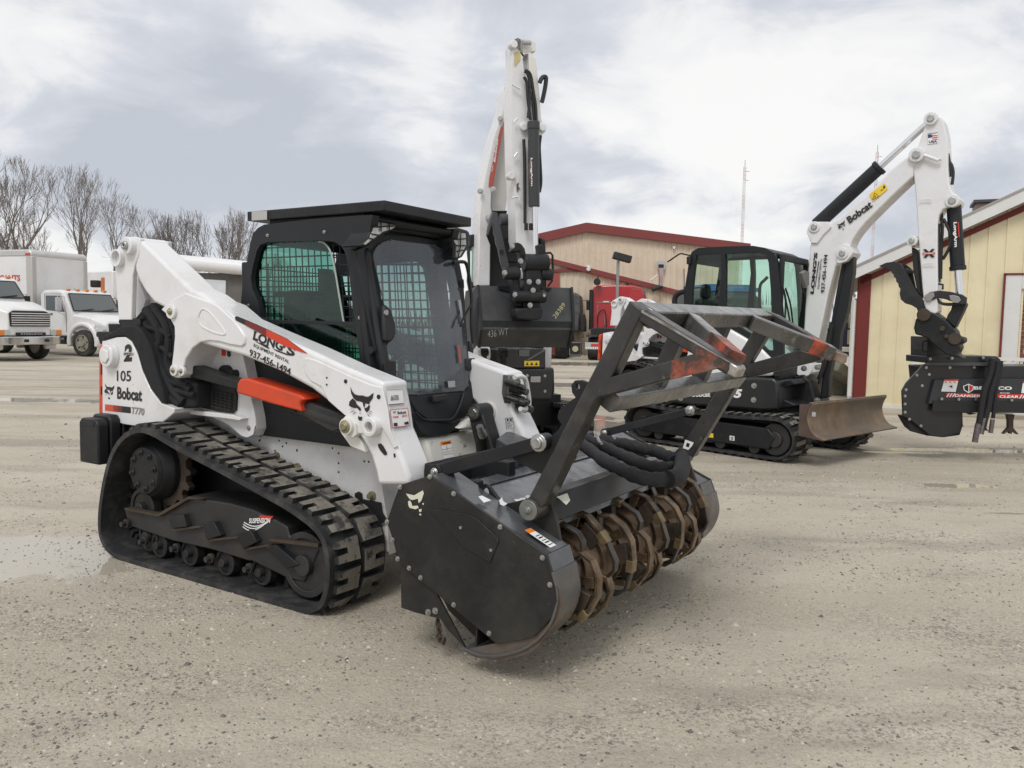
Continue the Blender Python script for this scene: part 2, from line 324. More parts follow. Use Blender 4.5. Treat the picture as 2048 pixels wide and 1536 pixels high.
class Belt:     # closed belt running in the local X/Z plane
    def __init__(s, pts, n=160):
        s.p, s.T = resample(catmull(pts, 8, True), n); s.n = n
        ar = sum(s.p[i].x*s.p[(i+1) % n].z-s.p[(i+1) % n].x*s.p[i].z for i in range(n)); s.sg = 1 if ar > 0 else -1
    def at(s, u, y, h):
        f = (u/s.T*s.n) % s.n; i = int(f); t = f-i; a = s.p[i]; b = s.p[(i+1) % s.n]; q = a.lerp(b, t)
        ta = (s.p[(i+2) % s.n]-s.p[(i-1) % s.n]).normalized(); nn = V((ta.z, 0, -ta.x))*s.sg
        return V((q.x+nn.x*h, y, q.z+nn.z*h))
    def belt(s, b, y0, y1, th=.03):
        n = s.n; vs = []; fs = []
        for i in range(n):
            u = s.T*i/n; vs += [s.at(u, y0, 0), s.at(u, y1, 0), s.at(u, y1, -th), s.at(u, y0, -th)]
        for i in range(n):
            j = (i+1) % n
            for k in range(4): fs.append((4*i+k, 4*j+k, 4*j+(k+1) % 4, 4*i+(k+1) % 4))
        b.add(vs, fs)
    def lug(s, b, poly, u, h, topm=1, sidem=0, sh=.9):
        cx = sum(q[0] for q in poly)/len(poly); cy = sum(q[1] for q in poly)/len(poly); n = len(poly)
        lo = [s.at(u+q[0], q[1], -.004) for q in poly]; hi = [s.at(u+cx+(q[0]-cx)*sh, cy+(q[1]-cy)*(1-(1-sh)*.6), h) for q in poly]
        b.m = sidem; b.add(lo+hi, [(i, (i+1) % n, n+(i+1) % n, n+i) for i in range(n)]); b.m = topm; b.add(hi, [tuple(range(n))]); b.m = 0
def mirror(o, yc, parent):
    me = o.data.copy(); 
    for v in me.vertices: v.co.y = 2*yc-v.co.y
    me.flip_normals(); c = o.copy(); c.data = me; COL.objects.link(c); c.parent = parent; return c
def hexr(fr=None): pass
# ================================================================ compact track loader
M = Fr((-1.10600636, 4.34122023, 0), radians(-32.408)); YC = .82
def loader(root):
    X0 = V((0, 1, 0)); R = root
    def pr(b, z, st, y, d, holes=()): return b.prism(M.P(z, st, Y=y), (0, d, 0), [M.P(zz, hs, Y=y) for zz, hs in holes])
    def both(o): mirror(o, YC, R); return o
    # ---- tracks
    prof = M.P('B', '345,258 296,312 254,400 218,540 196,690 192,800 206,880 242,942 300,985 400,1020 560,1066 700,1105 1000,1195 1250,1268 1380,1304 1450,1303 1505,1268 1538,1180 1549,1060 1540,950 1508,852 1440,772 1300,672 1100,560 900,452 700,348 600,292 520,245 455,222 395,228', Y=0)
    bt = Belt(prof, 200)
    b = B(); bt.belt(b, 0, .44, .032)
    nl = 33; pit = bt.T/nl
    for k in range(nl):
        u = k*pit+.03
        bt.lug(b, [(0, .035), (.042, .035), (.046, .115), (.078, .115), (.082, .035), (.122, .035), (.128, .215), (-.006, .215)], u, .029)
        u += pit/2
        bt.lug(b, [(0, .405), (.042, .405), (.046, .325), (.078, .325), (.082, .405), (.122, .405), (.128, .235), (-.006, .235)], u, .029)
    tr = b.done('rubber_track', [RUB, RUBD], R, ang=40); both(tr)
    b = B()
    for k in range(nl*2): 
        q = bt.at(k*pit/2, .19, -.03); q2 = bt.at(k*pit/2, .25, -.03); n_ = bt.at(k*pit/2, .19, -.085)-q
        t = (bt.at(k*pit/2+.02, .19, -.03)-q).normalized()*.02
        b.loft([q-t, q+t, q2+t, q2-t], [q-t*.6+n_, q+t*.6+n_, q2+t*.6+n_, q2-t*.6+n_])
    both(b.done('guide_lug', RUBI, tr)) if False else b.done('guide_lug', RUBI, R)
    sc = M.on(295, 940, Y=.1); sx, sz = sc.x, sc.z
    b = B(); b.cyl((sx, .07, sz), (sx, .10, sz), .15, .165, n=28); b.cyl((sx, .10, sz), (sx, .16, sz), .165, .20, n=28); b.cyl((sx, .16, sz), (sx, .30, sz), .20, .215, n=28)
    for k in range(8): a = 2*pi*k/8+.2; b.bolt((sx+cos(a)*.118, .07, sz+sin(a)*.118), (0, -1, 0), .018, .02)
    b.cyl((sx, .30, sz), (sx, .5, sz), .1)
    b.done('final_drive', DARK, R, bevel=.004)
    b = B(); lp = []; nt_ = 17
    for k in range(nt_):
        for da, rr in ((-.28, .255), (-.12, .30), (.12, .30), (.28, .255)): a = 2*pi*(k+da)/nt_; lp.append(V((sx+cos(a)*rr, .2, sz+sin(a)*rr)))
    b.prism(lp, (0, .05, 0)); b.done('sprocket', RUSTD, R, bevel=.003)
    def roller(x, z, r, y0=.12, y1=.32, name='track_roller', m=RUBI):
        b = B(); b.cyl((x, y0, z), (x, y0+.05, z), r, n=24); b.cyl((x, y0+.05, z), (x, y1-.05, z), r*.7, n=18); b.cyl((x, y1-.05, z), (x, y1, z), r, n=24); b.ring((x, y0-.012, z), (x, y0+.01, z), r, r*.8, n=24)
        b.cyl((x, y0-.04, z), (x, y0, z), r*.32); return b.done(name, m, R, bevel=.003)
    for z, st in (('B', '575,912'), ('B', '752,965'), ('B', '960,1012'), ('B', '1172,1072')):
        q = M.P(z, st, Y=.14)[0]; roller(q.x, .12, .082)
    q = M.P('B', '1490,1050', Y=.14)[0]; roller(q.x-.06, .235, .185, .1, .34, 'idler_wheel', UNDER)
    q = M.P('B', '460,690', Y=.14)[0]; roller(q.x, .33, .13, .14, .32, 'idler_wheel', UNDER)
    roller(sx-.02, .16, .10, .12, .32, 'idler_wheel')
    b = B(); pr(b, 'B', '345,690 540,728 600,690 720,622 800,638 970,665 1100,702 1240,765 1300,800 1312,856 1370,884 1490,922 1470,965 1430,1062 1400,1125 1300,1102 1095,1002 1070,1000 850,932 640,886 560,860 450,822 372,792', .09, .26)
    fr_ = b.done('track_frame', UNDER, R, bevel=.008); 
    b = B()
    for st in ('595,738 690,728 712,800 628,812', '800,782 868,772 912,852 828,878', '1000,842 1080,820 1122,890 1042,932', '1170,918 1232,908 1368,1022 1302,1046'): pr(b, 'B', st, .05, .06)
    b.split('frame_pad', DARK, R, bevel=.004)
    b = B()
    for st in ('628,812 780,796 790,806 634,828', '820,872 1010,858 1010,870 826,890', '1040,925 1190,905 1195,916 1046,942', '1190,872 1480,900 1480,922 1200,888', '345,690 540,728 600,690 720,625 800,640 720,640 610,706 545,742 350,704'): pr(b, 'B', st, .06, .05)
    b.split('frame_ledge', UNDERB, R, bevel=.002)
    b = B()
    for st in ('474,880', '660,922', '862,982', '1088,1040', '368,778'): q = M.P('B', st, Y=.085)[0]; b.bolt(q, (0, -1, 0), .022, .05)
    b.split('roller_bolt', UNDER, R)
    b = B(); q0, q1, q2 = M.P('B', '1040,806 1195,796 1050,770', Y=.088)
    for k in range(3):
        lp = []; 
        for t in range(9): a = t/8; lp.append(q0+(q1-q0)*a*(1-.1*k)+(q2-q0)*(1-.35*k+(-.8*sin(a*pi)))+V((0, -.003, 0)))
        lo = [p_+(q0-q2)*.16 for p_ in lp[::-1]]; b.add([*lp, *lo], [tuple(range(18))])
    tquad(b, 'SUSPENSION', *M.P('B', '1078,780 1200,778 1080,750', Y=.086), bold=.03)
    dq = M.P('B', '1135,752 1140,732 1220,738 1200,765', Y=.086); b.m = 1; dquad(b, dq, (0, -1, 0), .001); b.done('suspension_decal', [DWHITE, DRED], R, smooth=False)
    b = B(); b.prism([V((q.x*.93-.06, .438, q.z*.9+.04)) for q in resample(prof, 40)[0]], (0, .015, 0)); b.done('track_well', BLK, R)
    # ---- chassis
    yc = .46; lp = M.P('A', '600,1296 1112,1312 1640,1420', Y=yc)+M.P('p', '744,878 762,960 775,1040 778,1110', Y=yc)+[V((.2, yc, .27)), V((-1.6, yc, .27)), V((-1.9, yc, .5)), V((-1.95, yc, .95))]
    b = B(); b.prism(lp, (0, 2*(YC-yc), 0)); ch = b.done('chassis', mat('dusty white body paint', (.70, .70, .70), .4, var=.04, dirt=(.36, .32, .25), dirt_amt=.7, ds=2.4, dlo=.47, dhi=.75, d2=((.12, .10, .08), .7, 30., .64, .71)), R, bevel=.012)
    b = B()
    for st in ('994,1448 0,0', '1146,1440', '1138,1468', '1254,1466', '1296,1480', '1274,1500', '1358,1525'):
        q = M.P('A', st.split()[0], Y=yc)[0]; b.cyl(q+V((0, -.003, 0)), q+V((0, .002, 0)), .006, n=8)
    for st in ('1230,355', '1566,340', '1602,370', '1602,428', '1602,480', '1752,418', '1778,420', '1142,292', '1358,350'):
        q = M.P('B', st, Y=yc)[0]; b.cyl(q+V((0, -.003, 0)), q+V((0, .002, 0)), .006, n=8)
    b.done('bolt_hole', BLK, ch)
    b = B()
    for st in ('1242,386', '1365,452', '1585,577', '1800,618'): q = M.P('B', st, Y=yc)[0]; b.bolt(q, (0, -1, 0), .02, .035)
    b.split('body_bolt', PIN, ch)
    b = B(); b.prism(M.P('B', '1695,650 1695,605 1712,596 1728,606 1732,640 1840,660 1850,720 1880,770 1800,800 1690,700', Y=yc-.02), (0, .015, 0)); b.done('lower_guard', BLK, R)
    # black engine side under arm
    b = B(); pr(b, 'A', '1030,960 1640,1290 1760,1180 1870,1000 1880,1200 1700,1452 1560,1418 1112,1330 1050,1080', .44, .1); b.done('side_cover', DARK, R, bevel=.005)
    b = B(); 
    for st in ('1160,1242 1248,1268 1246,1308 1160,1290', '1252,1270 1350,1296 1350,1330 1250,1310', '1400,1230 1545,1262 1545,1288 1402,1262', '1352,1298 1420,1310 1420,1330 1352,1322'): dquad(b, M.P('A', st, Y=.44), (0, -1, 0), .004)
    b.done('warning_decal', DGREY, R, smooth=False)
    # fender behind arm
    b = B(); pr(b, 'A', '690,1250 720,1000 790,880 840,860 900,880 1040,960 1062,1080 1085,1200 1112,1330 1118,1400 1100,1440 1060,1452 1030,1440 960,1380 860,1330 640,1302 660,1284', .33, .14)
    b.prism(M.P('A', '645,1288 700,1282 990,1318 1030,1338 1020,1352 980,1345 640,1302', Y=.27), (0, .1, 0)); both(b.done('fender', WHITE, R, bevel=.006))
    b = B(); q = M.P('A', '1076,1392', Y=.33)[0]; b.bolt(q, (0, -1, 0), .013, .01); b.tube(M.P('A', '890,1345 940,1368 990,1410 1030,1440 1070,1450 1105,1430 1115,1380', Y=.326), .003, n=4); b.done('fender_bolt', STEEL, R)
    b = B(); b.m = 0; dquad(b, M.P('A', '918,914 944,918 942,972 918,968', Y=.33), (0, -1, 0), .003)
    b.m = 1; dquad(b, M.P('A', '918,914 944,918 943,938 918,934', Y=.33), (0, -1, 0), .004); b.m = 2; tquad(b, '8', *M.P('A', '950,975 972,978 950,928', Y=.33), bold=.06, off=.004); b.done('fender_decal', [DRED, mat('green decal', (.05, .2, .12)), DBLACK], R, smooth=False)
    b = B(); pr(b, 'A', '745,1130 830,1100 990,1160 1002,1200 998,1290 965,1314 770,1266 750,1220', .315, .03); gq = b.done('side_grille', BLK, R)
    b = B(); g0 = M.P('A', '765,1150 985,1190 975,1300 775,1255', Y=.31)
    for k in range(8): t = (k+.5)/8; b.cyl(g0[0].lerp(g0[1], t), g0[3].lerp(g0[2], t), .0045, n=5)
    for k in range(6): t = (k+.5)/6; b.cyl(g0[0].lerp(g0[3], t), g0[1].lerp(g0[2], t), .0045, n=5)
    b.done('grille_bars', DARK2, gq)
    b = B(); q = M.P('A', '930,1080', Y=.30)[0]; b.cyl(q, q+V((0, .1, 0)), .06); q = M.P('A', '965,1078', Y=.28)[0]; b.cyl(q, q+V((0, .1, 0)), .028); b.done('hose_fitting', BLK, R)
    # rear tower panel
    b = B(); pr(b, 'A', '216,885 300,862 350,860 385,886 420,958 450,1060 500,1170 560,1248 640,1278 636,1306 590,1345 545,1378 400,1380 335,1370 232,1316 218,1308', .14, .3)
    tw = b.done('rear_side_panel', WHITE, R, bevel=.006); both(tw)
    b = B(); pr(b, 'A', '220,852 300,815 335,792 410,788 452,835 500,930 530,1050 565,1160 585,1245 560,1244 500,1165 450,1055 420,950 385,880 350,855 300,857 220,886', .135, .3)
    b.done('fabric_edge', FAB, R, bevel=.012)
    b = B(); lp = M.P('A', '196,918 208,900 222,898 224,1312 196,1312', Y=.18); b.prism(lp, (0, 2*(YC-.18), 0)); b.done('tail_door', ORANGE, R, bevel=.012)
    b = B(); dquad(b, M.P('A', '212,990 219,985 219,1082 212,1078', Y=.18), (0, -1, 0), .004); dquad(b, M.P('A', '212,1150 219,1150 219,1200 212,1195', Y=.18), (0, -1, 0), .004); b.split('tail_slot', BLK, R, smooth=False)
    b = B(); q = M.P('A', '277,970', Y=.14)[0]; b.cyl(q, q-V((0, .05, 0)), .085, .075, n=28); b.cyl(q-V((0, .05, 0)), q-V((0, .062, 0)), .05, n=6); b.done('pivot_cap', WHITE, R, bevel=.006)
    b = B(); b.m = 0
    yy = .14
    tquad(b, '2', *M.P('A', '345,1005 392,1003 352,903', Y=yy), bold=.05); b.m = 1; dquad(b, M.P('A', '344,948 402,950 402,968 344,966', Y=yy), (0, -1, 0), .003); b.m = 0; tquad(b, 'SPEED', *M.P('A', '345,966 401,968 347,950', Y=yy), bold=.03, off=.005)
    tquad(b, '105', *M.P('A', '305,1118 388,1120 305,1056', Y=yy), bold=.012, off=.003)
    tquad(b, 'Bobcat', *M.P('A', '307,1222 452,1238 307,1150', Y=yy), bold=.035, off=.003)
    cathead(b, *M.P('A', '232,1222 290,1228 232,1128', Y=yy), off=.003, detail=8); b.done('side_lettering', [DBLACK, DWHITE], tw, smooth=False)
    b = B(); g = M.P('A', '236,1253 386,1270 386,1306 236,1290', Y=yy); 
    for k in range(6): b.m = (0, 0, 1, 2, 3, 3)[k]; t0, t1 = k/6, (k+1)/6; dquad(b, [g[0].lerp(g[1], t0), g[0].lerp(g[1], t1), g[3].lerp(g[2], t1), g[3].lerp(g[2], t0)], (0, -1, 0), .003)
    b.done('side_stripe', [mat('red stripe', (.62, .08, .04)), mat('dark red stripe', (.28, .04, .03)), DMAROON, DBLACK], tw, smooth=False)
    # pivot upright
    b = B(); pr(b, 'A', '440,284 400,272 372,280 340,310 300,350 288,400 302,600 314,760 388,760 392,600 395,500 408,440 438,350', .15, .035)
    b.prism([q+V((0, .2, 0)) for q in M.P('A', '440,284 372,280 300,350 288,400 302,600 314,760 388,760 392,600 395,500 408,440 438,350', Y=.15)], (0, .035, 0))
    lp = M.P('A', '400,470 445,560 475,640 440,760 388,760', Y=.32); b.prism(lp, (0, .03, 0)); up = b.done('rear_upright', WHITE, R, bevel=.006); both(up)
    b = B(); q = M.P('A', '323,400', Y=.15)[0]; b.ring(q-V((0, .035, 0)), q+V((0, .26, 0)), .058, .045, n=28); b.done('cross_tube', WHITE, R, bevel=.003); 
    b = B(); q = M.P('A', '381,327', Y=.14)[0]; b.cyl(q-V((0, .03, 0)), q+V((0, .25, 0)), .058, n=24); b.m = 1; b.ring(q-V((0, .05, 0)), q-V((0, .03, 0)), .028, .01); b.m = 0; both(b.done('pivot_boss', [WHITE, STEEL], R, bevel=.005))
    # fabric cover
    b = B(); c = M.P('A', '395,760 455,690 500,655 545,690 600,750 640,830 640,960 625,1050 700,1110 765,1130 765,1276 650,1282 600,1238 560,1160 530,1040 500,930 455,832 400,792', Y=.2)
    b.prism(c, (0, .25, 0)); fc = b.done('fabric_cover', FAB, R, bevel=.03, seg=3)
    b = B()
    for st, r in (('470,700 520,760 560,860 545,960 590,1080 640,1180 700,1240', .028), ('520,690 590,790 610,900 600,1010 650,1100 740,1170', .024), ('420,790 480,860 520,960 560,1080 600,1190 680,1255', .026), ('330,770 400,770 460,790', .02), ('450,740 480,800 560,820 620,860', .018), ('520,900 580,930 630,980', .018), ('560,1060 620,1120 720,1140', .02), ('600,1160 680,1180 760,1200', .02)):
        b.tube(M.P('A', st, Y=.195), r, n=8, smooth=4)
    b.done('fabric_fold', FAB, fc)
    b = B(); pr(b, 'A', '320,750 440,752 440,800 330,800', .16, .3); b.done('upright_base', BLK, R)
    # ---- lift arm
    b = B(); a1 = '437,288 735,578 800,606 880,665 985,742 1200,838 1420,932 1640,1036 1866,1128'
    lp = M.P('A', a1, Y=.13)+M.P('h', '712,760 745,930 768,1110 830,1250 880,1370 930,1500 935,1580 660,1580 640,1460 600,1330 560,1250 500,1150 455,1075 400,1000 325,935', Y=.13)+M.P('A', '1440,1162 1260,1062 1050,975 900,930 800,900 700,740 600,700 520,660 470,600 435,540 412,480 405,440 425,380', Y=.13)
    b.prism(lp, (0, .20, 0)); ra = b.done('lift_arm', WHITE, R, bevel=.022, seg=3)
    fa = mirror(ra, YC, R)
    # rear gusset plate + front plate (slightly proud)
    b = B(); pr(b, 'A', '880,668 985,760 1030,820 1052,858 1052,900 1030,916 960,905 900,888 840,882 790,892 745,925 705,985 690,1040 688,1076 665,1100 640,1098 622,1076 620,1040 632,950 640,860 638,800 605,738 560,700 600,660 700,600', .118, .23)
    gp = b.done('arm_gusset', WHITE, R, bevel=.008); mirror(gp, YC, R)
    b = B()
    ring_ = M.P('A', '778,748 800,700 835,705 890,765 938,832 925,845 870,832 800,795', Y=.118); b.tube(ring_+[ring_[0]], .006, n=6, smooth=5); b.done('stiffening_rib', WHITE, gp)
    b = B()
    for st, r in (('631,712', .03), ('649,1055', .024), ('695,1060', .02)):
        q = M.P('A', st, Y=.118)[0]; b.m = 0; b.cyl(q, q-V((0, .02, 0)), r*1.5, n=20); b.m = 1; b.bolt(q-V((0, .02, 0)), (0, -1, 0), r*.55, .015)
    b.split('gusset_pin', [WHITE, PIN], gp, bevel=.003)
    b = B(); pr(b, 'h', '20,500 60,495 130,512 300,590 440,655 600,722 700,745 745,930 768,1110 830,1250 800,1270 740,1160 690,1080 600,1140 500,1140 440,1060 400,1000 325,935 240,860 180,740 90,690 40,620', .122, .01)
    fp = b.done('arm_front_plate', WHITE, R, bevel=.004)
    b = B(); lp = M.P('h', '352,1075 360,1020 385,990 430,1010 470,1060 480,1150 450,1175 345,1130', Y=.105); b.prism(lp, (0, .05, 0)); q = M.P('h', '402,1078', Y=.10)[0]; b.cyl(q+V((0, .02, 0)), q-V((0, .015, 0)), .045, n=22); b.m = 1; b.bolt(q-V((0, .015, 0)), (0, -1, 0), .026, .02); b.done('cylinder_lug', [CREAMW, PIN], R, bevel=.004)
    b = B(); lp = M.P('h', '345,1130 490,1160 520,1200 560,1300 430,1250', Y=.15); b.prism(lp, (0, .08, 0)); b.done('arm_stop', CREAMW, R, bevel=.004)
    b = B(); q = M.P('h', '632,1078', Y=.122)[0]; b.ring(q-V((0, .045, 0)), q+V((0, .02, 0)), .052, .026, n=28); b.m = 1; b.cyl(q-V((0, .012, 0)), q, .027, n=20); b.done('arm_boss', [WHITE, DGREY], R, bevel=.005)
    b = B()
    for st, r in (('391,694', .011), ('673,826', .012), ('230,663', .005), ('230,722', .005)): q = M.P('h', st, Y=.122)[0]; b.cyl(q-V((0, .004, 0)), q, r, n=12)
    for st, r in (('518,815', .005),): q = M.P('A', st, Y=.13)[0]; b.cyl(q-V((0, .004, 0)), q, r, n=8)
    lp = M.P('h', '668,1228 690,1222 712,1245 742,1300 744,1322 722,1322 690,1285 672,1255', Y=.13); b.prism([q-V((0, .004, 0)) for q in lp], (0, .006, 0))
    lp = M.P('h', '800,1312 812,1308 818,1335 806,1345', Y=.13); b.prism([q-V((0, .004, 0)) for q in lp], (0, .006, 0)); b.done('arm_hole', BLK, R)
    b = B(); cathead(b, *M.P('h', '418,1018 630,1046 418,738', Y=.122), off=.003); b.done('cat_head_mark', DBLACK, fp, smooth=False)
    b = B(); yy = .13; S = M.P('A', '995,742 1010,738 1130,788 1300,868 1420,955 1385,948 1290,912 1120,822 1000,762', Y=yy)
    b.m = 3; dquad(b, S, (0, -1, 0), .003); b.m = 1; dquad(b, M.P('A', '1085,772 1130,790 1300,870 1420,956 1390,950 1290,914 1120,824 1085,806', Y=yy), (0, -1, 0), .0045); b.m = 2; dquad(b, M.P('A', '1060,762 1130,790 1180,814 1180,856 1120,824 1060,792', Y=yy), (0, -1, 0), .006); b.m = 0
    tquad(b, 'LONG', *M.P('A', '1100,876 1272,945 1110,824', Y=yy), bold=.035, off=.003); tquad(b, 'S', *M.P('A', '1296,956 1344,975 1306,908', Y=yy), bold=.035, off=.003); dquad(b, M.P('A', '1280,898 1294,903 1287,926 1277,920', Y=yy), (0, -1, 0), .003)
    for st in ('1102,866 1130,870 1128,880 1100,874', '1108,824 1124,829 1122,837 1106,832'): dquad(b, M.P('A', st, Y=yy), (0, -1, 0), .003)
    dquad(b, M.P('A', '1110,884 1186,908 1200,932 1178,922', Y=yy), (0, -1, 0), .003); dquad(b, M.P('A', '1214,926 1340,972 1300,966 1240,944', Y=yy), (0, -1, 0), .003)
    tquad(b, 'EQUIPMENT RENTAL', *M.P('A', '1105,920 1312,1020 1107,897', Y=yy), bold=.01, off=.003)
    tquad(b, '937-456-1494', *M.P('A', '1080,968 1320,1085 1084,928', Y=yy), bold=.02, off=.003)
    b.done('arm_lettering', [DBLACK, mat('arm stripe red', (.60, .05, .02)), DMAROON, DBLACK], ra, smooth=False)
    # arm front face decals
    xf = .44; n_ = V((1, 0, 0)); f0 = M.P('h', '708,760 745,930 768,1110', Y=.13)
    b = B(); 
    def ff(z, st): return [M.on(a, c, Y=.13+.004) for a, c in px(z, st)]
    plF = (tuple(f0[1]), tuple(V((f0[2].z-f0[0].z, 0, -(f0[2].x-f0[0].x))).normalized()*-1)); nF = V(plF[1])
    if nF.x < 0: nF = -nF
    def onF(st): return [q+nF*.0 for q in M.P('h', st, pl=(plF[0], tuple(nF)))]
    b.m = 0; dquad(b, onF('732,768 868,768 880,885 745,898'), nF, .006); dquad(b, onF('758,938 912,922 932,1072 780,1092'), nF, .006)
    b.m = 1; 
    for q4 in ('758,938 912,922 913,926 759,942', '778,1088 932,1068 932,1072 780,1092', '758,938 762,938 784,1090 780,1092', '908,923 912,922 932,1072 928,1072'): dquad(b, onF(q4), nF, .008)
    tquad(b, 'WARNING', *onF('785,1012 832,1006 784,994'), bold=.02, off=.008); tquad(b, 'SERVICE', *onF('862,1002 906,996 860,984'), bold=.02, off=.008)
    b.m = 2; tquad(b, 'Bobcat', *onF('824,978 898,970 822,952'), bold=.03, off=.008); cathead(b, *onF('786,976 812,972 784,950'), off=.008, detail=6); tquad(b, 'ALL TOOLS', *onF('768,840 832,832 766,818'), bold=.03, off=.008); tquad(b, 'SERVICED', *onF('766,862 836,854 764,842'), bold=.02, off=.008)
    dquad(b, onF('790,1052 820,1048 826,1076 792,1080'), nF, .008); dquad(b, onF('880,1046 915,1036 920,1062 884,1066'), nF, .008); dquad(b, onF('732,768 868,768 868,770 732,771'), nF, .008); dquad(b, onF('745,893 880,881 880,885 745,898'), nF, .008); b.done('arm_sticker', [DWHITE, DRED, DBLACK], ra, smooth=False)
    # lift cylinder
    b = B(); pr(b, 'A', '700,1040 735,1022 1010,1118 1010,1172 720,1092 700,1070', .19, .09); cg = b.done('cylinder_guard', DARK, R, bevel=.008); 
    b = B(); pr(b, 'A', '1005,1130 1024,1104 1060,1100 1220,1150 1378,1202 1405,1226 1376,1238 1370,1262 1382,1298 1200,1250 1002,1188', .155, .14); b.done('cylinder_shield', ORANGE, R, bevel=.016, seg=3)
    b = B(); pr(b, 'A', '1375,1240 1430,1245 1640,1318 1652,1390 1560,1420 1400,1330 1372,1290', .19, .1); b.cyl(M.P('A', '1340,1262', Y=.24)[0], M.P('A', '1660,1370', Y=.24)[0], .055); b.done('lift_cylinder', DARK2, R, bevel=.01)
    b = B(); q = M.P('A', '1375,1268', Y=.21)[0]; b.cyl(M.P('A', '1250,1228', Y=.22)[0], q, .04); b.done('cylinder_rod', BLK, R)
    # ---- front of chassis
    plC = ((.33, 0, .5), (.94, 0, .34)); 
    lp = M.P('h', '1060,1168 1250,1150 1480,1100 1540,1110 1570,1200 1600,1300 1500,1360 1300,1460 1150,1500', pl=plC); b = B(); b.prism(lp, (-.3, 0, -.05)); b.done('front_plate', WHITED, R, bevel=.03, seg=3)
    lp = M.P('h', '1370,1100 1420,1050 1500,1000 1560,1020 1540,1110 1480,1110', pl=((.3, 0, .8), (.94, 0, .34))); b = B(); b.prism(lp, (-.3, 0, 0)); b.done('front_ledge', WHITED, R, bevel=.02)
    b = B(); nC = V(plC[1])
    b.m = 1; dquad(b, M.P('h', '1194,1212 1280,1198 1286,1228 1198,1246', pl=plC), nC, .006); b.m = 0; dquad(b, M.P('h', '1198,1246 1286,1228 1306,1340 1220,1358', pl=plC), nC, .006)
    b.m = 2; tquad(b, 'WARNING', *M.P('h', '1212,1236 1278,1222 1208,1222', pl=plC), bold=.03, off=.008)
    for st in ('1204,1280 1292,1262 1292,1264 1204,1283', '1210,1302 1298,1286 1298,1288 1210,1305', '1214,1322 1300,1306 1300,1308 1214,1325', '1240,1240 1243,1240 1250,1282 1247,1282'): dquad(b, M.P('h', st, pl=plC), nC, .008)
    b.done('warning_label', [DWHITE, DORG, DBLACK], R, smooth=False)
    b = B(); q = M.P('h', '1522,958', X=.30)[0]; b.cyl(q-V((0, .05, 0)), q+V((0, .10, 0)), .055, n=20); b.prism([V((x, q.y-.04, z)) for x, z in ((q.x+.05, q.z+.02), (q.x+.22, q.z-.42), (q.x+.22, q.z-.6), (q.x+.12, q.z-.6), (q.x-.05, q.z-.02))], (0, .12, 0))
    tcy = b.done('tilt_link', DARK2, R, bevel=.01); both(tcy)
    b = B(); h_ = M.P('h', '1525,1050 1550,1290', X=.36); b.cyl(h_[0], h_[1], .035); b.m = 1; h_ = M.P('h', '1530,1075 1565,1165', X=.42); b.cyl(h_[0], h_[0].lerp(h_[1], .45), .022, n=10); b.cyl(h_[0].lerp(h_[1], .5), h_[1], .027, n=10); b.bolt(q-V((0, .05, 0)), (0, -1, 0), .03, .02); b.m = 2; b.cyl(q+V((0, .1, 0)), q+V((0, .35, 0)), .06); b.done('hydraulic_fitting', [HOSE2, STEEL, WHITED], R)
    b = B(); b.beam((.52, .47, .82), (.66, .47, .42), (.03, 0, .01), (0, .04, 0)); b.m = 1; b.cyl((.56, .43, .8), (.59, .43, .68), .012); b.done('attachment_rod', [DARK2, STEEL], R)
    # coupler block on far arm
    qa = M.P('h', '1785,640 1850,640 1885,680 1900,930 1850,950 1800,900 1775,800', X=.47); b = B(); b.prism(qa, (-.05, 0, 0)); cbk = b.done('coupler_block', mat('oily grey metal', (.22, .22, .21), .35, metal=.5, var=.3, vs_=20, dirt=(.04, .04, .035), dirt_amt=.9, ds=20), R, bevel=.006)
    b = B()
    for st, r in (('1838,742', .032), ('1850,830', .03), ('1880,890', .034), ('1812,700', .022), ('1815,830', .02)): q = M.P('h', st, X=.50)[0]; b.cyl(q-V((.05, 0, 0)), q+V((.05, -.0, -.02)), r, n=14); b.cyl(q+V((.05, 0, -.02)), q+V((.09, 0, -.03)), r*.7, n=12)
    b.done('hydraulic_coupler', mat('dark coupler steel', (.12, .12, .115), .3, metal=.8, var=.4, vs_=30), R, bevel=.003)
    b = B(); b.tube(M.P('h', '1830,660 1870,652 1905,658 1928,690 1945,780 1955,870 1945,915 1920,935 1880,930', X=.56), .0155, n=10, smooth=5); b.done('coupler_guard', WHITE, R)
    b = B(); q = [V((.485, 1.50, z)) for z in (.9,)]; lp = M.P('h', '1724,1005 1790,998 1806,1090 1738,1102', X=.49); dquad(b, lp, (1, 0, 0), .02); b.m = 1
    for st in ('1724,1005 1790,998 1790,1001 1724,1008', '1730,1040 1797,1033 1797,1036 1730,1043', '1738,1099 1806,1087 1806,1090 1738,1102', '1724,1005 1727,1005 1741,1102 1738,1102', '1787,998 1790,998 1806,1090 1803,1090', '1738,1012 1752,1010 1755,1030 1742,1032', '1764,1010 1780,1008 1783,1028 1767,1030', '1742,1052 1770,1048 1771,1052 1743,1056', '1742,1066 1785,1060 1786,1064 1743,1070', '1745,1080 1780,1076 1781,1080 1746,1084'): dquad(b, M.P('h', st, X=.49), (1, 0, 0), .022)
    b.done('arm_label', [DWHITE, DBLACK], R, smooth=False)
    # ballast weights at tail
    q0 = M.P('A', '80,1345 190,1330 190,1615 80,1585', Y=-.02); x0, x1 = q0[0].x, q0[1].x; zt, zb = .5*(q0[0].z+q0[1].z), .5*(q0[2].z+q0[3].z)
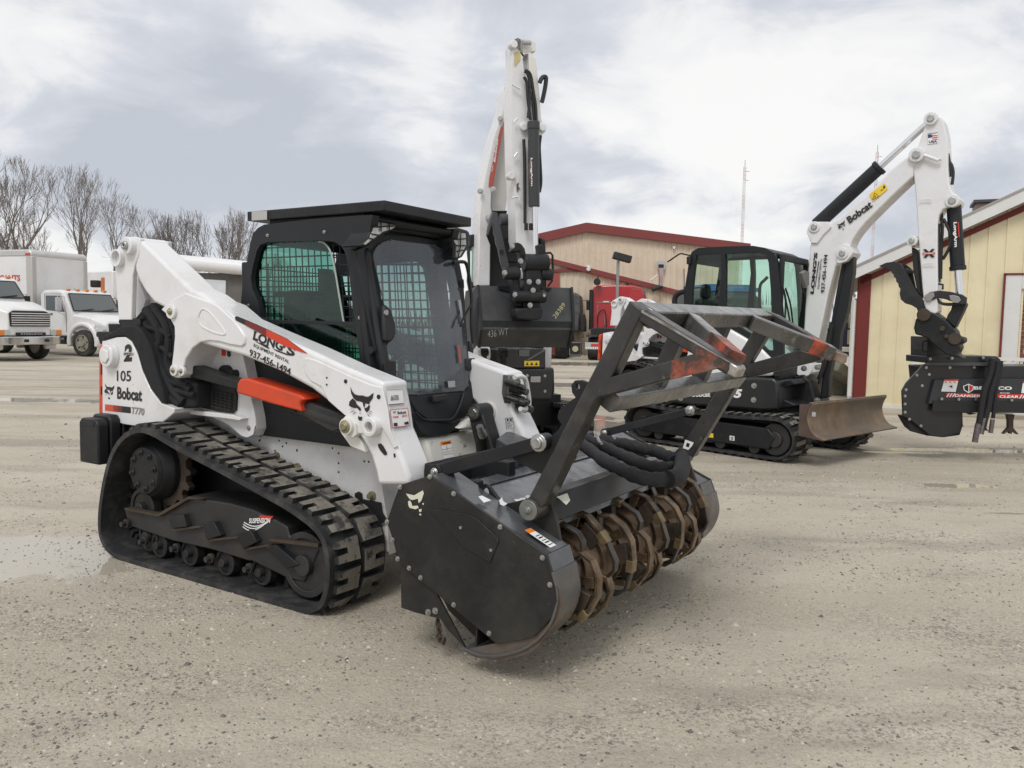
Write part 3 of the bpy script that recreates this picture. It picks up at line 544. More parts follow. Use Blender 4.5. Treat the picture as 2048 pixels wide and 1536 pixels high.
    for k in range(4):
        b = B(); y0 = -.02+k*.088; zz = (0, .02, .035, .03)[k]; b.prism([V((x0, y0, zb)), V((x1, y0, zb)), V((x1, y0, zt-.03+zz)), V((x1-.03, y0, zt+zz)), V((x0+.03, y0, zt+zz)), V((x0, y0, zt-.03+zz))], (0, .078, 0)); wgt = b.done('ballast_weight', DARK, R, bevel=.012)
        if k == 0:
            b = B(); b.box(((x0+x1)/2, y0-.001, zt-.035), ((x1-x0)*.62, .006, .03)); b.done('weight_handle', BLK, wgt, bevel=.004)
    b = B(); b.bb(x0, -2.0, .05, .4, zb+.06, zb+.16); b.done('ballast_bracket', DARK, R)
    # rear body core so the machine is closed
    b = B(); b.bb(-1.95, -1.02, .5, 2*YC-.5, .5, 1.22); b.done('engine_hood', DARK2, R, bevel=.03)
def cab(root, canopy=True):
    R = root; y0, y1 = .41, 2*YC-.41
    A = M.P('g', '985,520', Y=y0)[0]; xf = A.x+.02
    side = M.P('g', '152,1030 0,970 8,900 22,760 60,560 88,410 108,330 150,282 205,252 600,205 1050,172 1130,168 1110,300 1040,400 985,470 1000,650 1035,900 1065,1150 1110,1408', Y=y0)
    zb = .86
    side = side + [V((.13, y0, 1.05)), V((.13, y0, zb)), V((-1.0, y0, zb)), V((-1.02, y0, 1.3))]
    win = M.P('g', '92,700 112,600 142,480 172,425 235,402 700,388 800,400 858,430 892,482 922,600 950,850 975,1082 200,1062 165,1040 150,900 105,800', Y=y0)
    win2 = M.P('g', '180,1092 985,1112 1010,1300 1025,1440 700,1440 400,1280', Y=y0)
    b = B(); b.prism(side, (0, .06, 0), [win, win2]); s1 = b.done('cab_side', PLAST, R, bevel=.014)
    wf = [V((x, y0, z)) for x, z in ((-.90, 1.14), (-.95, 1.6), (-.91, 1.90), (-.75, 1.97), (-.2, 1.99), (-.14, 1.94), (-.09, 1.75), (-.045, 1.5), (-.01, 1.3), (.02, 1.08), (-.5, 1.08))]
    fy_ = lambda q: V((q.x, 2*YC-q.y, q.z))
    b = B(); b.prism([fy_(q) for q in side], (0, -.06, 0), [[fy_(q) for q in wf]]); b.done('cab_side', PLAST, R, bevel=.012)
    b = B(); b.add([fy_(q)-V((0, .03, 0)) for q in wf], [tuple(range(len(wf)))]); b.done('side_window', GGREEN, R, smooth=False)
    gl = B(); gl.prism([q+V((0, .035, 0)) for q in M.P('g', '92,700 112,600 142,480 172,425 235,402 640,392 700,430 760,530 800,700 855,1085 200,1062 150,900 105,800', Y=y0)], (0, .004, 0)); gl.prism([q+V((0, .035, 0)) for q in win2], (0, .004, 0)); g1 = gl.done('side_window', GGREEN, R, smooth=False)
    b = B(); b.tube([q+V((0, .03, 0)) for q in M.P('g', '640,392 680,402 720,440 755,520 780,640 810,820 855,1092', Y=y0)], .006, n=6, smooth=3); b.done('window_edge', mat('pale glass edge', (.35, .42, .38), .2), g1)
    def grid(p, nx, ny, r, name):
        b = B()
        for k in range(nx): t = (k+.5)/nx; b.cyl(p[0].lerp(p[1], t), p[3].lerp(p[2], t), r, n=5)
        for k in range(ny): t = (k+.5)/ny; b.cyl(p[0].lerp(p[3], t), p[1].lerp(p[2], t), r, n=5)
        return b.done(name, PLAST, R)
    z1, z0 = win[4].z+.0, win[11].z
    gy = y0+.05
    for yy in (gy, 2*YC-gy): grid([V((-.95, yy, z1)), V((-.06, yy, z1)), V((.03, yy, 1.1)), V((-.93, yy, 1.1))], 17, 16, .0045, 'window_grille')
    # roof
    rt = M.P('g', '88,410 108,330 150,282 205,252 600,205 1050,172 1125,170 1110,230 1060,240 600,265 220,320 150,420', Y=y0)
    b = B(); b.prism([q+V((0, .03, 0)) for q in rt], (0, 2*(YC-y0)-.06, 0)); b.done('cab_roof', PLAST, R, bevel=.03, seg=3)
    b = B(); b.bb(-1.03, -.97, y0+.03, y1-.03, 1.0, 1.32); b.bb(-1.03, -.97, y0+.03, y0+.13, 1.3, 1.95); b.bb(-1.03, -.97, y1-.13, y1-.03, 1.3, 1.95); b.done('cab_rear', PLAST, R, bevel=.01)
    grid([V((-.99, y0+.13, 1.95)), V((-.99, y1-.13, 1.95)), V((-.99, y1-.13, 1.3)), V((-.99, y0+.13, 1.3))], 10, 9, .0045, 'rear_grille')
    # front
    nF = V((1, 0, -.06)).normalized(); pF = ((A.x+.02, 0, 2.0), (nF.x, 0, .0)); dz = lambda z: (1.98-z)*.05
    def fr(z, st, off=0.): 
        n = V((1, 0, .18)).normalized(); return M.P(z, st, pl=((A.x+.03+off, 0, 1.98), tuple(n)))
    outer = fr('g', '985,470 1060,440 1130,400 1200,330 1500,350 1760,400 1840,470 1880,600 1910,760')+fr('h', '1440,480 1500,610 1500,850 1380,1010 1330,1110 1250,1150 1100,1166 1030,1130 960,1000 900,860 860,730 740,690 690,620 640,400 600,200 560,0')
    hole = fr('g', '1150,520 1165,470 1215,425 1290,400 1640,445 1720,480 1775,560 1810,700 1850,900')+fr('h', '1340,300 1380,450 1410,600 1405,700 1370,745 1000,780 900,770 780,690 740,560 735,450 780,350 800,300 790,180 740,80 700,0')
    b = B(); b.prism(outer, (-.05, 0, 0), [hole]); b.done('door_frame', PLAST, R, bevel=.012)
    b = B(); go = fr('g', '1165,410 1800,410', -.05); gb = fr('h', '1440,800 700,800', -.05)
    for k in range(11): t = (k+.5)/11; b.cyl(go[0].lerp(go[1], t), gb[1].lerp(gb[0], t), .0042, n=5)
    for k in range(17): t = (k+.5)/17; b.cyl(go[0].lerp(gb[1], t), go[1].lerp(gb[0], t), .0042, n=5)
    b.done('door_grille', PLAST, R)
    sh = fr('g', '1132,520 1150,460 1200,412 1280,385 1650,430 1722,462 1790,530 1822,610 1862,800 1905,1010', .012)+fr('h', '1370,200 1402,300 1442,600 1430,730 1390,772 1000,806 900,802 760,722 728,640 710,480 715,420 770,340 790,250 780,150 720,60', .012)
    b = B(); b.prism(sh, (.004, 0, 0)); ds = b.done('door_sheet', GPOLY, R, smooth=False)
    b = B(); n_ = len(sh)
    for k in range(0, n_, 1): b.cyl(sh[k]+V((.004, 0, 0)), sh[k]+V((.010, 0, 0)), .006, n=8)
    for k in range(n_): b.cyl(sh[k], sh[(k+1) % n_], .003, n=4)
    b.done('sheet_rivet', mat('grey rivets', (.09, .09, .09)), ds)
    b = B(); dquad(b, fr('h', '1228,690 1290,686 1292,740 1234,746'), (1, 0, 0), .03); b.m = 1; dquad(b, fr('h', '1312,380 1332,378 1348,530 1330,540'), (1, 0, 0), .03); b.m = 0; dquad(b, fr('h', '1318,0 1340,0 1366,190 1350,200'), (1, 0, 0), .03); b.done('door_sticker', [mat('pale sticker', (.35, .36, .38)), mat('faded orange sticker', (.35, .09, .05))], ds, smooth=False)
    b = B(); lp = fr('h', '890,790 1390,775 1440,640 1500,640 1497,850 1380,1010 1260,1060 1060,1030 960,960 900,860', -.02); b.prism(lp, (.03, 0, 0)); dl = b.done('door_panel', PLAST, R, bevel=.015)
    b = B(); b.tube(fr('h', '985,960 1060,1020 1200,1025 1300,1010 1360,920 1400,800', .02), .008, n=6, smooth=4); b.done('door_gasket', BLK, dl)
    b = B(); b.prism(fr('h', '1115,815 1225,800 1228,850 1120,875', .02), (.03, 0, 0)); b.done('door_latch', BLK, dl, bevel=.006)
    # near A pillar round post and handle
    b = B(); b.tube(M.P('g', '1000,470 1050,480 1075,520 1085,640 1120,860 1160,1100 1200,1300 1240,1500', Y=y0+.07), .034, n=12, smooth=4); b.done('door_post', PLAST, R)
    b = B(); b.tube(M.P('g', '985,500 1010,700 1050,1000 1085,1300 1110,1500', Y=y0+.015), .024, n=10, smooth=3); b.done('pillar_trim', DARK, R)
    b = B(); b.prism(fr('g', '1190,950 1200,930 1255,980 1270,1040 1290,1100 1292,1180 1270,1230 1240,1258 1205,1250 1190,1100', .03), (.04, 0, 0)); hd = b.done('door_handle', BLK, R, bevel=.015, seg=3)
    b = B(); q = fr('g', '1243,1002', .075)[0]; b.cyl(q, q+V((.008, 0, 0)), .016); b.done('door_lock', STEEL, hd)
    b = B(); q = M.P('g', '1140,1325', Y=y0+.03)[0]; b.cyl(q-V((0, .03, 0)), q, .022); b.done('post_knob', BLK, R)
    # bolts
    b = B()
    for st in ('238,345', '722,316', '1030,388', '74,942', '1022,1047'): q = M.P('g', st, Y=y0)[0]; b.bolt(q, (0, -1, 0), .008, .010)
    b.split('cab_bolt', STEEL, R)
    # lamps
    n = V((1, 0, 0)); pod = [q+n*.0 for q in fr('g', '1125,185 1160,165 1320,188 1350,215 1345,260 1310,300 1240,330 1180,370 1130,410 1060,440 1030,430 1070,390 1110,330', .10)]
    b = B(); b.prism(pod, (-.16, 0, 0)); b.done('lamp_pod', PLAST, R, bevel=.01)
    ln = fr('g', '1145,210 1170,205 1310,222 1328,240 1325,272 1290,292 1220,312 1170,350 1120,385 1070,425 1062,418 1110,370 1135,310', .108); b = B(); b.prism(ln, (-.02, 0, 0)); lz = b.done('work_lamp', LENS, R)
    b = B()
    for st in ('1205,208 1205,310', '1275,215 1275,295', '1140,272 1328,262', '1112,330 1200,345', '1095,365 1150,380'): q = fr('g', st, .115); b.cyl(q[0], q[1], .004, n=5)
    b.done('lamp_bars', BLK, lz)
    pod2 = fr('g', '1800,330 1830,290 1860,275 1940,300 1962,320 1955,440 1900,530 1860,552 1820,540 1825,440 1790,380', .10); b = B(); b.prism(pod2, (-.16, 0, 0)); b.done('lamp_pod', PLAST, R, bevel=.01)
    ln = fr('g', '1835,315 1925,330 1930,430 1880,520 1845,530 1848,430 1820,380', .108); b = B(); b.prism(ln, (-.02, 0, 0)); lz = b.done('work_lamp', LENS, R)
    b = B()
    for st in ('1885,320 1882,440', '1825,380 1928,372', '1850,430 1930,432', '1852,480 1905,470', '1882,440 1862,525'): q = fr('g', st, .115); b.cyl(q[0], q[1], .004, n=5)
    b.done('lamp_bars', BLK, lz)
    b = B(); b.prism(fr('g', '1320,188 1500,215 1830,290 1800,390 1700,360 1500,330 1330,290', .05), (-.12, 0, 0)); b.done('front_visor', PLAST, R, bevel=.02)
    # mirror bracket at far side
    b = B(); 
    t = fr('g', '1820,580 1900,570 1935,600 1960,740 1975,900 1975,1100 1990,1270', .05); b.tube(t, .012, n=8, smooth=4); b.tube(fr('g', '1970,940 1900,1060 1880,1120', .05), .008, n=6); b.done('grab_bar', DARK, R)
    b = B(); b.prism(fr('g', '1830,720 1915,715 1920,800 1850,820', .0), (-.05, 0, 0)); b.done('mirror_mount', BLK, R, bevel=.01)
    b = B(); b.prism(fr('h', '1425,500 1500,495 1508,590 1430,600', .03), (-.08, 0, 0)); b.bb(xf+.0, xf+.05, y1-.02, y1+.03, 1.0, 1.25); b.done('door_hinge', BLK, R, bevel=.008)
    # interior
    b = B(); b.bb(-.75, -.35, YC-.24, YC+.24, 1.05, 1.2); b.bb(-.85, -.7, YC-.22, YC+.22, 1.15, 1.78); b.done('seat', BLK, R, bevel=.05, seg=3)
    b = B(); b.tube([(-.8, YC-.3, 1.75), (-.5, YC-.3, 1.72), (-.33, YC-.3, 1.5), (-.36, YC-.3, 1.32), (-.36, YC+.3, 1.32), (-.33, YC+.3, 1.5), (-.5, YC+.3, 1.72), (-.8, YC+.3, 1.75)], .018, n=8, smooth=4); b.tube([(-.3, YC-.28, 1.0), (-.25, YC-.28, 1.35)], .02); b.tube([(-.3, YC+.28, 1.0), (-.25, YC+.28, 1.35)], .02); b.done('seat_bar', BLK, R)
    b = B(); b.bb(-.97, .02, y0+.06, y1-.06, .86, .92); b.done('cab_floor', BLK, R)
    if canopy:
        b = B(); c_ = M.on(769, 400, Y=.40); zt = c_.z; x1 = c_.x; x0 = M.on(494, 425, Y=.40).x; yy0 = .40; yy1 = M.on(943, 436, X=x1).y
        b.prism([V((x0, yy0, zt)), V((x1, yy0, zt)), V((x1, yy1, zt)), V((x0, yy1, zt))], (0, 0, -.058))
        cp = b.done('roof_canopy', DARK, R, bevel=.006)
        b = B(); b.bb(x0+.15, x1-.2, yy0+.05, yy1-.05, zt-.13, zt-.05); b.done('canopy_mount', BLK, R)
        b = B(); lp = M.P('g', '104,142 235,134 235,210 104,218', Y=yy0); dquad(b, lp, (0, -1, 0), .004); b.done('canopy_plate', DGREY, cp, smooth=False)
LR = empty('track_loader', M, 'large white track loader in front, numbered 105, with black roof canopy and orange tail', 'track loader', 'white compact track loaders')
loader(LR); cab(LR)
# ================================================================ forestry mulcher attachment on the loader's arms
def mulcher():
    R = empty('forestry_mulcher', M, 'black mulcher with brown toothed rotor and steel push cage on the front loader', 'mulcher')
    ya, yi, yI, yA = -.12, .09, 1.80, 1.98       # near outer / near inner / far inner / far outer planes
    MY = (ya+yA)/2
    plate = '132,518 300,463 930,893 985,1075 992,1150 962,1235 912,1295 862,1342 800,1362 660,1382 305,1085 125,930 95,810 62,715'
    b = B(); b.prism(M.P('C', plate, Y=ya), (0, .014, 0)); sp_ = b.done('side_plate', PLATE, R, bevel=.003); mirror(sp_, MY, R)
    b = B(); b.prism([q-V((0, .006, 0)) for q in M.P('C', '290,640 500,672 560,700 675,808 672,830 628,940 480,850', Y=ya)], (0, .008, 0)); b.done('access_cover', PLATE, sp_, bevel=.002)
    b = B()
    for st in ('138,527', '300,471', '430,563', '682,744', '472,746', '637,868', '912,911', '953,1058', '125,917', '188,968', '250,1020', '430,1167', '622,1322', '98,815', '68,716'): q = M.P('C', st, Y=ya)[0]; b.bolt(q, (0, -1, 0), .009, .012)
    b.split('plate_bolt', STEEL, sp_)
    b = B()
    for st in ('170,562 215,572 262,545 268,560 255,600 240,615 235,590 205,598 190,592', '182,605 192,600 200,612 205,630 235,628 240,640 222,648 190,640 183,625', '240,648 256,646 254,660 244,664', '242,672 254,672 252,682 244,680', '258,618 268,612 266,626'): dquad(b, M.P('C', st, Y=ya), (0, -1, 0), .003)
    b.done('torn_sticker', DCREAM, sp_, smooth=False)
    # top strip between the plates and skid shoe
    b = B(); b.ribbon(M.P('C', '132,518 300,465 615,680 930,893', Y=ya+.016), (0, yi-ya-.018, 0), -.008); b.ribbon(M.P('C', '932,895 985,1072', Y=ya+.016), (0, yi-ya-.018, 0), .008); ts = b.done('housing_top', HOOD, R); mirror(ts, MY, R)
    b = B(); s0 = M.P('C', '930,893 300,465', Y=ya); n_ = V((-(s0[1].z-s0[0].z), 0, s0[1].x-s0[0].x)).normalized(); n_ = n_ if n_.z > 0 else -n_
    def st_(z, t, y): return [q for q in M.P(z, t, Y=y)]
    w0 = s0[0].lerp(s0[1], .02); w1 = s0[0].lerp(s0[1], .19); 
    b.m = 0; b.add([w0+V((0, .05, 0))+n_*.012, w1+V((0, .05, 0))+n_*.012, w1+V((0, .10, 0))+n_*.012, w0+V((0, .10, 0))+n_*.012], [(0, 1, 2, 3)])
    w2 = s0[0].lerp(s0[1], .23); b.m = 1; b.add([w1+V((0, .05, 0))+n_*.012, w2+V((0, .05, 0))+n_*.012, w2+V((0, .10, 0))+n_*.012, w1+V((0, .10, 0))+n_*.012], [(0, 1, 2, 3)])
    b.m = 2
    for k in range(5): t = .04+.026*k; a_, c_ = s0[0].lerp(s0[1], t), s0[0].lerp(s0[1], t+.006+.004*(k % 2)); b.add([a_+V((0, .058, 0))+n_*.014, c_+V((0, .058, 0))+n_*.014, c_+V((0, .092, 0))+n_*.014, a_+V((0, .092, 0))+n_*.014], [(0, 1, 2, 3)])
    w3, w4 = s0[0].lerp(s0[1], .58), s0[0].lerp(s0[1], .65); b.m = 0; b.add([w3+V((0, .05, 0))+n_*.012, w4+V((0, .07, 0))+n_*.012, w4+V((0, .10, 0))+n_*.012, w3+V((0, .11, 0))+n_*.012], [(0, 1, 2, 3)])
    b.done('warning_label', [DWHITE, DORG, DBLACK], ts, smooth=False)
    sk = M.P('C', '968,992 978,1040 984,1072 992,1120 990,1175 975,1235 950,1290 915,1335 870,1378 800,1420 720,1445 640,1458 560,1450 480,1415', Y=ya)
    b = B(); b.ribbon(catmull(sk, 3), (0, yi-ya, 0), -.012); s_ = b.done('skid_shoe', SKID, R, bevel=.002); mirror(s_, MY, R)
    b = B(); b.prism([q+V((0, .012, 0)) for q in M.P('e', '340,1375 660,1312 900,1272 1010,1200 1100,1130 1160,1000 1170,850 1185,1000 1150,1110 1080,1220 1000,1340 920,1400 800,1440 640,1460 460,1435', Y=ya)], (0, .012, 0)); b.done('skid_rim', mat('rust-streaked rim steel', (.13, .12, .11), .38, metal=.3, var=.25, vs_=5, dirt=(.10, .055, .03), dirt_amt=.8, ds=5., dlo=.45, dhi=.6), s_)
    b = B(); b.prism([q+V((0, .02, 0)) for q in M.P('C', '125,930 305,1085 480,1415 380,1310 340,1252 200,1215 128,1190', Y=ya)], (0, .01, 0)); b.done('rear_flap', PLATE, R)
    b = B(); b.prism([q+V((0, .16, 0)) for q in M.P('C', '305,1085 660,1385 480,1418 300,1150', Y=ya)], (0, .01, 0)); b.prism([q+V((0, .02, 0)) for q in M.P('C', '536,1285 544,1280 540,1400 528,1405', Y=ya)], (0, .1, 0)); b.done('inner_guard', BLK, R)
    b = B()
    for st in ('292,1208', '330,1200'): q = M.P('C', st, Y=ya+.02)[0]; b.bolt(q, (0, -1, 0), .012, .014)
    b.split('flap_bolt', STEEL, R)
    # chain at the rear
    c0 = M.P('C', '340,1262 350,1300 345,1345 375,1365', Y=ya+.05)
    for k in range(9):
        t = k/8*2.999; i = int(t); q = c0[i].lerp(c0[i+1], t-i); b = B(); dv = V((.012, 0, 0)) if k % 2 else V((0, .012, 0)); b.tube([q+V((0, 0, .018)), q+dv, q-V((0, 0, .018)), q-dv, q+V((0, 0, .018))], .0045, n=6, smooth=3); b.done('chain_link', RUSTD, R)
    # inner plates with hinge ear
    ip = '330,440 420,455 500,530 535,535 580,512 605,512 625,530 690,620 700,622 830,592 945,588 960,620 985,700 1010,830 1045,952 1085,960 1080,1150 1000,1290 860,1350 600,1400 400,1200 300,1000'
    b = B(); b.prism(M.P('C', ip, Y=yi-.014), (0, .02, 0)); i1 = b.done('inner_plate', PLATE, R, bevel=.003)
    b = B(); lp = M.P('C', '596,540 610,530 620,545 622,565 612,578 600,572', Y=yi-.014); dquad(b, lp, (0, -1, 0), .003); b.m = 0; b.done('hinge_slot', DGREY, i1, smooth=False)
    fi = M.P('c', '940,465 980,455 1020,470 1045,500 1080,590 1120,700 1150,830 1180,960 1150,1080 1060,1180', Y=yI); fi += [V((1.3, yI, .12)), V((1.0, yI, .25)), V((.85, yI, .55)), V((.86, yI, .8))]
    b = B(); b.prism(fi, (0, .02, 0)); b.done('inner_plate', RUSTD, R, bevel=.003)
    # hood sheets (profile across the width)
    P = M.P('C', '415,452 530,520 690,614 700,620 945,590 958,640 990,716', Y=yi)
    r0 = V((P[0].x-.05, 0, P[0].z-.02)); ztop = P[0].z; A0 = (P[0].x-.02, ztop-.03); A1 = (P[2].x-.02, P[2].z+.01)
    def sheet(name, p, y0=yi+.006, y1=yI, th=.012, m=HOOD, bev=.002):
        b = B(); b.ribbon([V((x, y0, z)) for x, z in p], (0, y1-y0, 0), -th); return b.done(name, m, R, bevel=bev)
    za = P[2].z-.045
    sheet('rear_hood', [(.72, .60), (.80, .74), (.885, .79), (1.0, .775)])
    sheet('hood_door', [(1.003, .782), (1.0, .785), (1.215, .735)])
    sheet('front_hood', [(1.20, .712), (1.33, .73), (P[4].x-.012, P[4].z-.09), (P[5].x, P[5].z-.10)], th=.014)
    b = B(); e = M.P('C', '948,600 960,660 990,715', Y=yi); b.ribbon([V((q.x-.01, yi+.008, q.z-.0)) for q in M.P('C', '862,590 945,592 957,640 990,716', Y=yi)], (0, yI-yi-.01, 0), .014); fl = b.done('front_lip', mat('lip steel', (.06, .062, .065), .3, var=.25, dirt=(.03, .03, .03), dirt_amt=.7, ds=3, metal=.3), R, bevel=.004)
    b = B(); c2 = M.P('C', '975,575 1045,560 1062,600 1040,625 1000,590', Z=e[0].z+.004); b.add(c2, [tuple(range(5))]); b.done('torn_sticker', DCREAM, fl, smooth=False)
    b = B()
    for st in ('675,600 690,582 698,605 720,618 700,630 680,622', '755,595 790,592 800,602 770,606', '785,588 815,584 825,595 800,599', '815,580 830,570 845,575 830,590'): b.add([V((q.x, q.y, q.z)) for q in M.P('C', st, Z=.775)], [tuple(range(len(st.split())))])
    b.done('torn_lettering', DWHITE, R, smooth=False)
    sheet('hood_seam', [(1.215, .735), (1.225, .75), (1.245, .75)], m=DARK)
    b = B()
    for st in ('545,500', '560,505', '860,400', '875,405', '1300,440'): q = M.P('C', st, Z=.80)[0]; b.cyl(q-V((0, .03, 0)), q+V((0, .03, 0)), .014, n=10); b.box(q-V((0, 0, .015)), (.03, .02, .03))
    b.split('hood_hinge', DARK, R, bevel=.002)
    b = B(); b.bb(.66, .95, .55, .62, .5, .86); b.bb(.66, .95, 1.25, 1.32, .5, .86); b.prism([V((.58, .25, .45)), V((.74, .25, .45)), V((.70, .25, .86)), V((.62, .25, .86))], (0, 1.35, 0)); b.done('mount_frame', DARK, R, bevel=.006)
    bx = M.P('d', '1280,350 1420,245 1680,345 1540,420 1420,430', Z=.90); b = B(); b.prism(bx, (0, 0, -.18)); b.done('motor_cover', GREYP, R, bevel=.006)
    b = B(); b.beam((.84, yi, .72), (.84, yI, .72), (.05, 0, 0), (0, 0, .05)); b.tube([(.80, .95, .86), (.80, 1.8, .86)], .025, n=8); b.done('rear_cross_tube', DARK, R)
    # rotor
    ax = (1.405, .435); rd = .165
    b = B(); b.cyl((ax[0], yi+.01, ax[1]), (ax[0], yI-.01, ax[1]), rd, n=48); dr = b.done('rotor_drum', RUST, R)
    ys = [.16, .35, .55, .76, .98, 1.20, 1.42, 1.63]
    TOOTH = mat('worn tooth steel', (.22, .165, .09), .42, metal=.4, var=.3, vs_=20, dirt=(.07, .045, .03), dirt_amt=.8, ds=12.)
    for k, y in enumerate(ys):
        b = B(); b.ring((ax[0], y+.07, ax[1]), (ax[0], y+.082, ax[1]), rd+.016, rd-.02, n=40); b.done('drum_rib', RUSTL, dr)
        for t in range(3):
            a0 = (k*.74+.3+t*2*pi/3) % (2*pi)
            def pt(a, r, dy=0.): return V((ax[0]+cos(-a)*r*.94, y+dy, ax[1]+sin(-a)*r*.94))
            b = B()    # bent flat-bar gauge that climbs to the tooth and falls back to the drum
            path = [pt(a0-.98, rd*.96), pt(a0-.88, .235), pt(a0-.70, .262), pt(a0-.40, .276), pt(a0-.1, .281), pt(a0+.30, .270)]
            b.ribbon(path, (0, .052, 0), .016)
            b.prism([pt(a0-.45, rd*.96, .004), pt(a0-.42, .268, .004), pt(a0-.22, .272, .004), pt(a0-.2, rd*.96, .004)], (0, .014, 0)); b.done('gauge_ring', RUSTL, dr, bevel=.002)
            b = B(); b.ribbon(catmull([pt(a0+.46, .262, .012), pt(a0+.85, .272, .012), pt(a0+1.0, .262, .012), pt(a0+1.12, .235, .012), pt(a0+1.3, rd*.97, .012)], 1), (0, .042, 0), .015); b.done('gauge_bar', mat('grey worn bar', (.085, .078, .072), .35, metal=.6, var=.3, vs_=10, dirt=(.05, .035, .025), dirt_amt=.7, ds=9.), dr, bevel=.002)
            b = B(); b.prism([pt(a0-.12, rd*.97), pt(a0-.08, .262), pt(a0+.30, .262), pt(a0+.50, rd*.97)], (0, .046, 0)); b.done('cutter_holder', RUSTD, dr, bevel=.003)
            b = B(); c = pt(a0+.37, .268, .022); R3 = Matrix.Rotation(a0+.37, 3, 'Y'); b.box(c, (.038, .052, .060), R3); b.done('cutter_tooth', TOOTH, dr, bevel=.003)
    b = B(); b.ribbon([V((.95, yi, .70)), V((.98, yi, .30)), V((1.12, yi, .12))], (0, yI-yi, 0), .012); b.done('rear_shield', BLK, R)
    # push cage
    yn, yf = .0, 1.93; W_ = .085
    def arm(y, post, front, low, tipw=1.):
        b = B()
        for lp in (post,): b.prism([V((q.x, y, q.z)) for q in lp], (0, W_, 0))
        return b
    dN = V((0, .088, 0))
    b = B(); b.prism(M.P('F', '45,1285 640,120 716,178 712,205 690,240 560,520 470,680 440,700 150,1310 75,1370 40,1340', Y=yn), dN); p_near = b.done('cage_post', CAGE, R, bevel=.006)
    b = B(); b.prism(M.P('F', '712,178 740,175 1276,508 1280,525 1260,572 1195,548 692,238', Y=yn), dN); b.m = 1; fn = b.done('front_beam', CAGE, R, bevel=.006)
    b = B(); b.prism([q-V((0, .003, 0)) for q in M.P('F', '985,335 1110,418 1230,492 1215,535 1130,495 1010,432', Y=yn)], (0, .094, 0)); b.done('orange_paint', ORWORN, fn)
    b = B(); b.prism([q-V((0, .004, 0)) for q in M.P('F', '1228,480 1277,508 1281,526 1261,573 1208,553 1222,520', Y=yn)], (0, .098, 0)); b.done('worn_tip', WORN, fn, bevel=.005)
    b = B(); q_ = M.P('F', '715,176 800,222 1000,346 1225,478 1228,484 1000,356 800,240 712,190', Y=yn); b.prism([q-V((0, .005, 0)) for q in q_], (0, .045, 0)); b.done('worn_edge', WORN, fn)
    b = B(); b.prism(M.P('F', '510,572 1000,438 1150,472 1160,512 1000,548 480,682 458,690', Y=yn), dN); ln_ = b.done('lower_beam', CAGE, R, bevel=.006)
    b = B(); b.prism([q-V((0, .002, 0)) for q in M.P('F', '890,470 1002,436 1150,472 1162,514 1000,552 880,580', Y=yn)], (0, .092, 0)); b.done('orange_paint', ORWORN, ln_)
    # far side
    b = B(); b.prism(M.P('F', '925,1035 1240,575 1415,285 1350,255 1190,560 900,1000', Y=yf), dN); fp = M.P('F', '930,1040 990,1000 1270,590 1440,300 1370,270 1180,560 920,990', Y=yf)
    b = B(); b.prism(M.P('F', '940,990 1430,190 1505,225 1010,1040', Y=yf), dN); b.done('cage_post', CAGE, R, bevel=.006)
    b = B(); b.prism(M.P('F', '1432,180 1500,205 1900,440 1890,488 1840,470 1425,232', Y=yf), dN); ff_ = b.done('front_beam', CAGE, R, bevel=.006)
    b = B(); b.prism([q-V((0, .003, 0)) for q in M.P('F', '1700,352 1800,402 1792,450 1690,402', Y=yf)], (0, .094, 0)); b.done('orange_paint', ORWORN, ff_)
    b = B(); b.prism([q-V((0, .004, 0)) for q in M.P('F', '1822,400 1902,440 1891,490 1812,462', Y=yf)], (0, .096, 0)); b.done('worn_tip', mat('rusty scraped tip', (.30, .22, .17), .5, metal=.4, var=.4, vs_=15, dirt=(.1, .06, .04), dirt_amt=.8, ds=10.), ff_, bevel=.005)
    b = B(); b.prism(M.P('F', '1300,500 1640,408 1760,445 1760,470 1270,590', Y=yf), dN); b.done('lower_beam', CAGE, R, bevel=.006)
    # cross tubes
    T = M.on(*px('F', '660,130')[0], Y=yn); T2 = M.on(*px('F', '1435,185')[0], Y=yf)
    def slab(name, a, c, w, h, m=CAGE):
        b = B(); ax_ = (c-a).normalized(); hv = V((w[0], 0, w[1])).normalized(); uv = ax_.cross(hv).normalized(); b.beam(a, c, hv*w[2], uv*h); return b.done(name, m, R, bevel=.007)
    fd = M.on(*px('F', '1276,520')[0], Y=yn)-M.on(*px('F', '712,190')[0], Y=yn); fdn = fd.normalized(); up_ = V((-fdn.z, 0, fdn.x))
    c1 = M.on(*px('F', '690,165')[0], Y=yn)+V((0, .09, 0)); c2 = M.on(*px('F', '1440,195')[0], Y=yf)
    slab('top_cross_tube', c1-up_*.03, c2-up_*.03, (fdn.x, fdn.z, .048), .040, BRUSHED)
    l1 = M.on(*px('F', '460,712')[0], Y=yn)+V((.0, .09, 0)); l2 = M.on(*px('F', '1280,575')[0], Y=yf)
    slab('lower_cross_tube', l1, l2, (.55, .85, .042), .038, BRUSHED)
    tipn = M.on(*px('F', '1235,500')[0], Y=yn)+V((0, .07, 0)); tipf = M.on(*px('F', '1850,440')[0], Y=yf)+V((0, .02, 0))
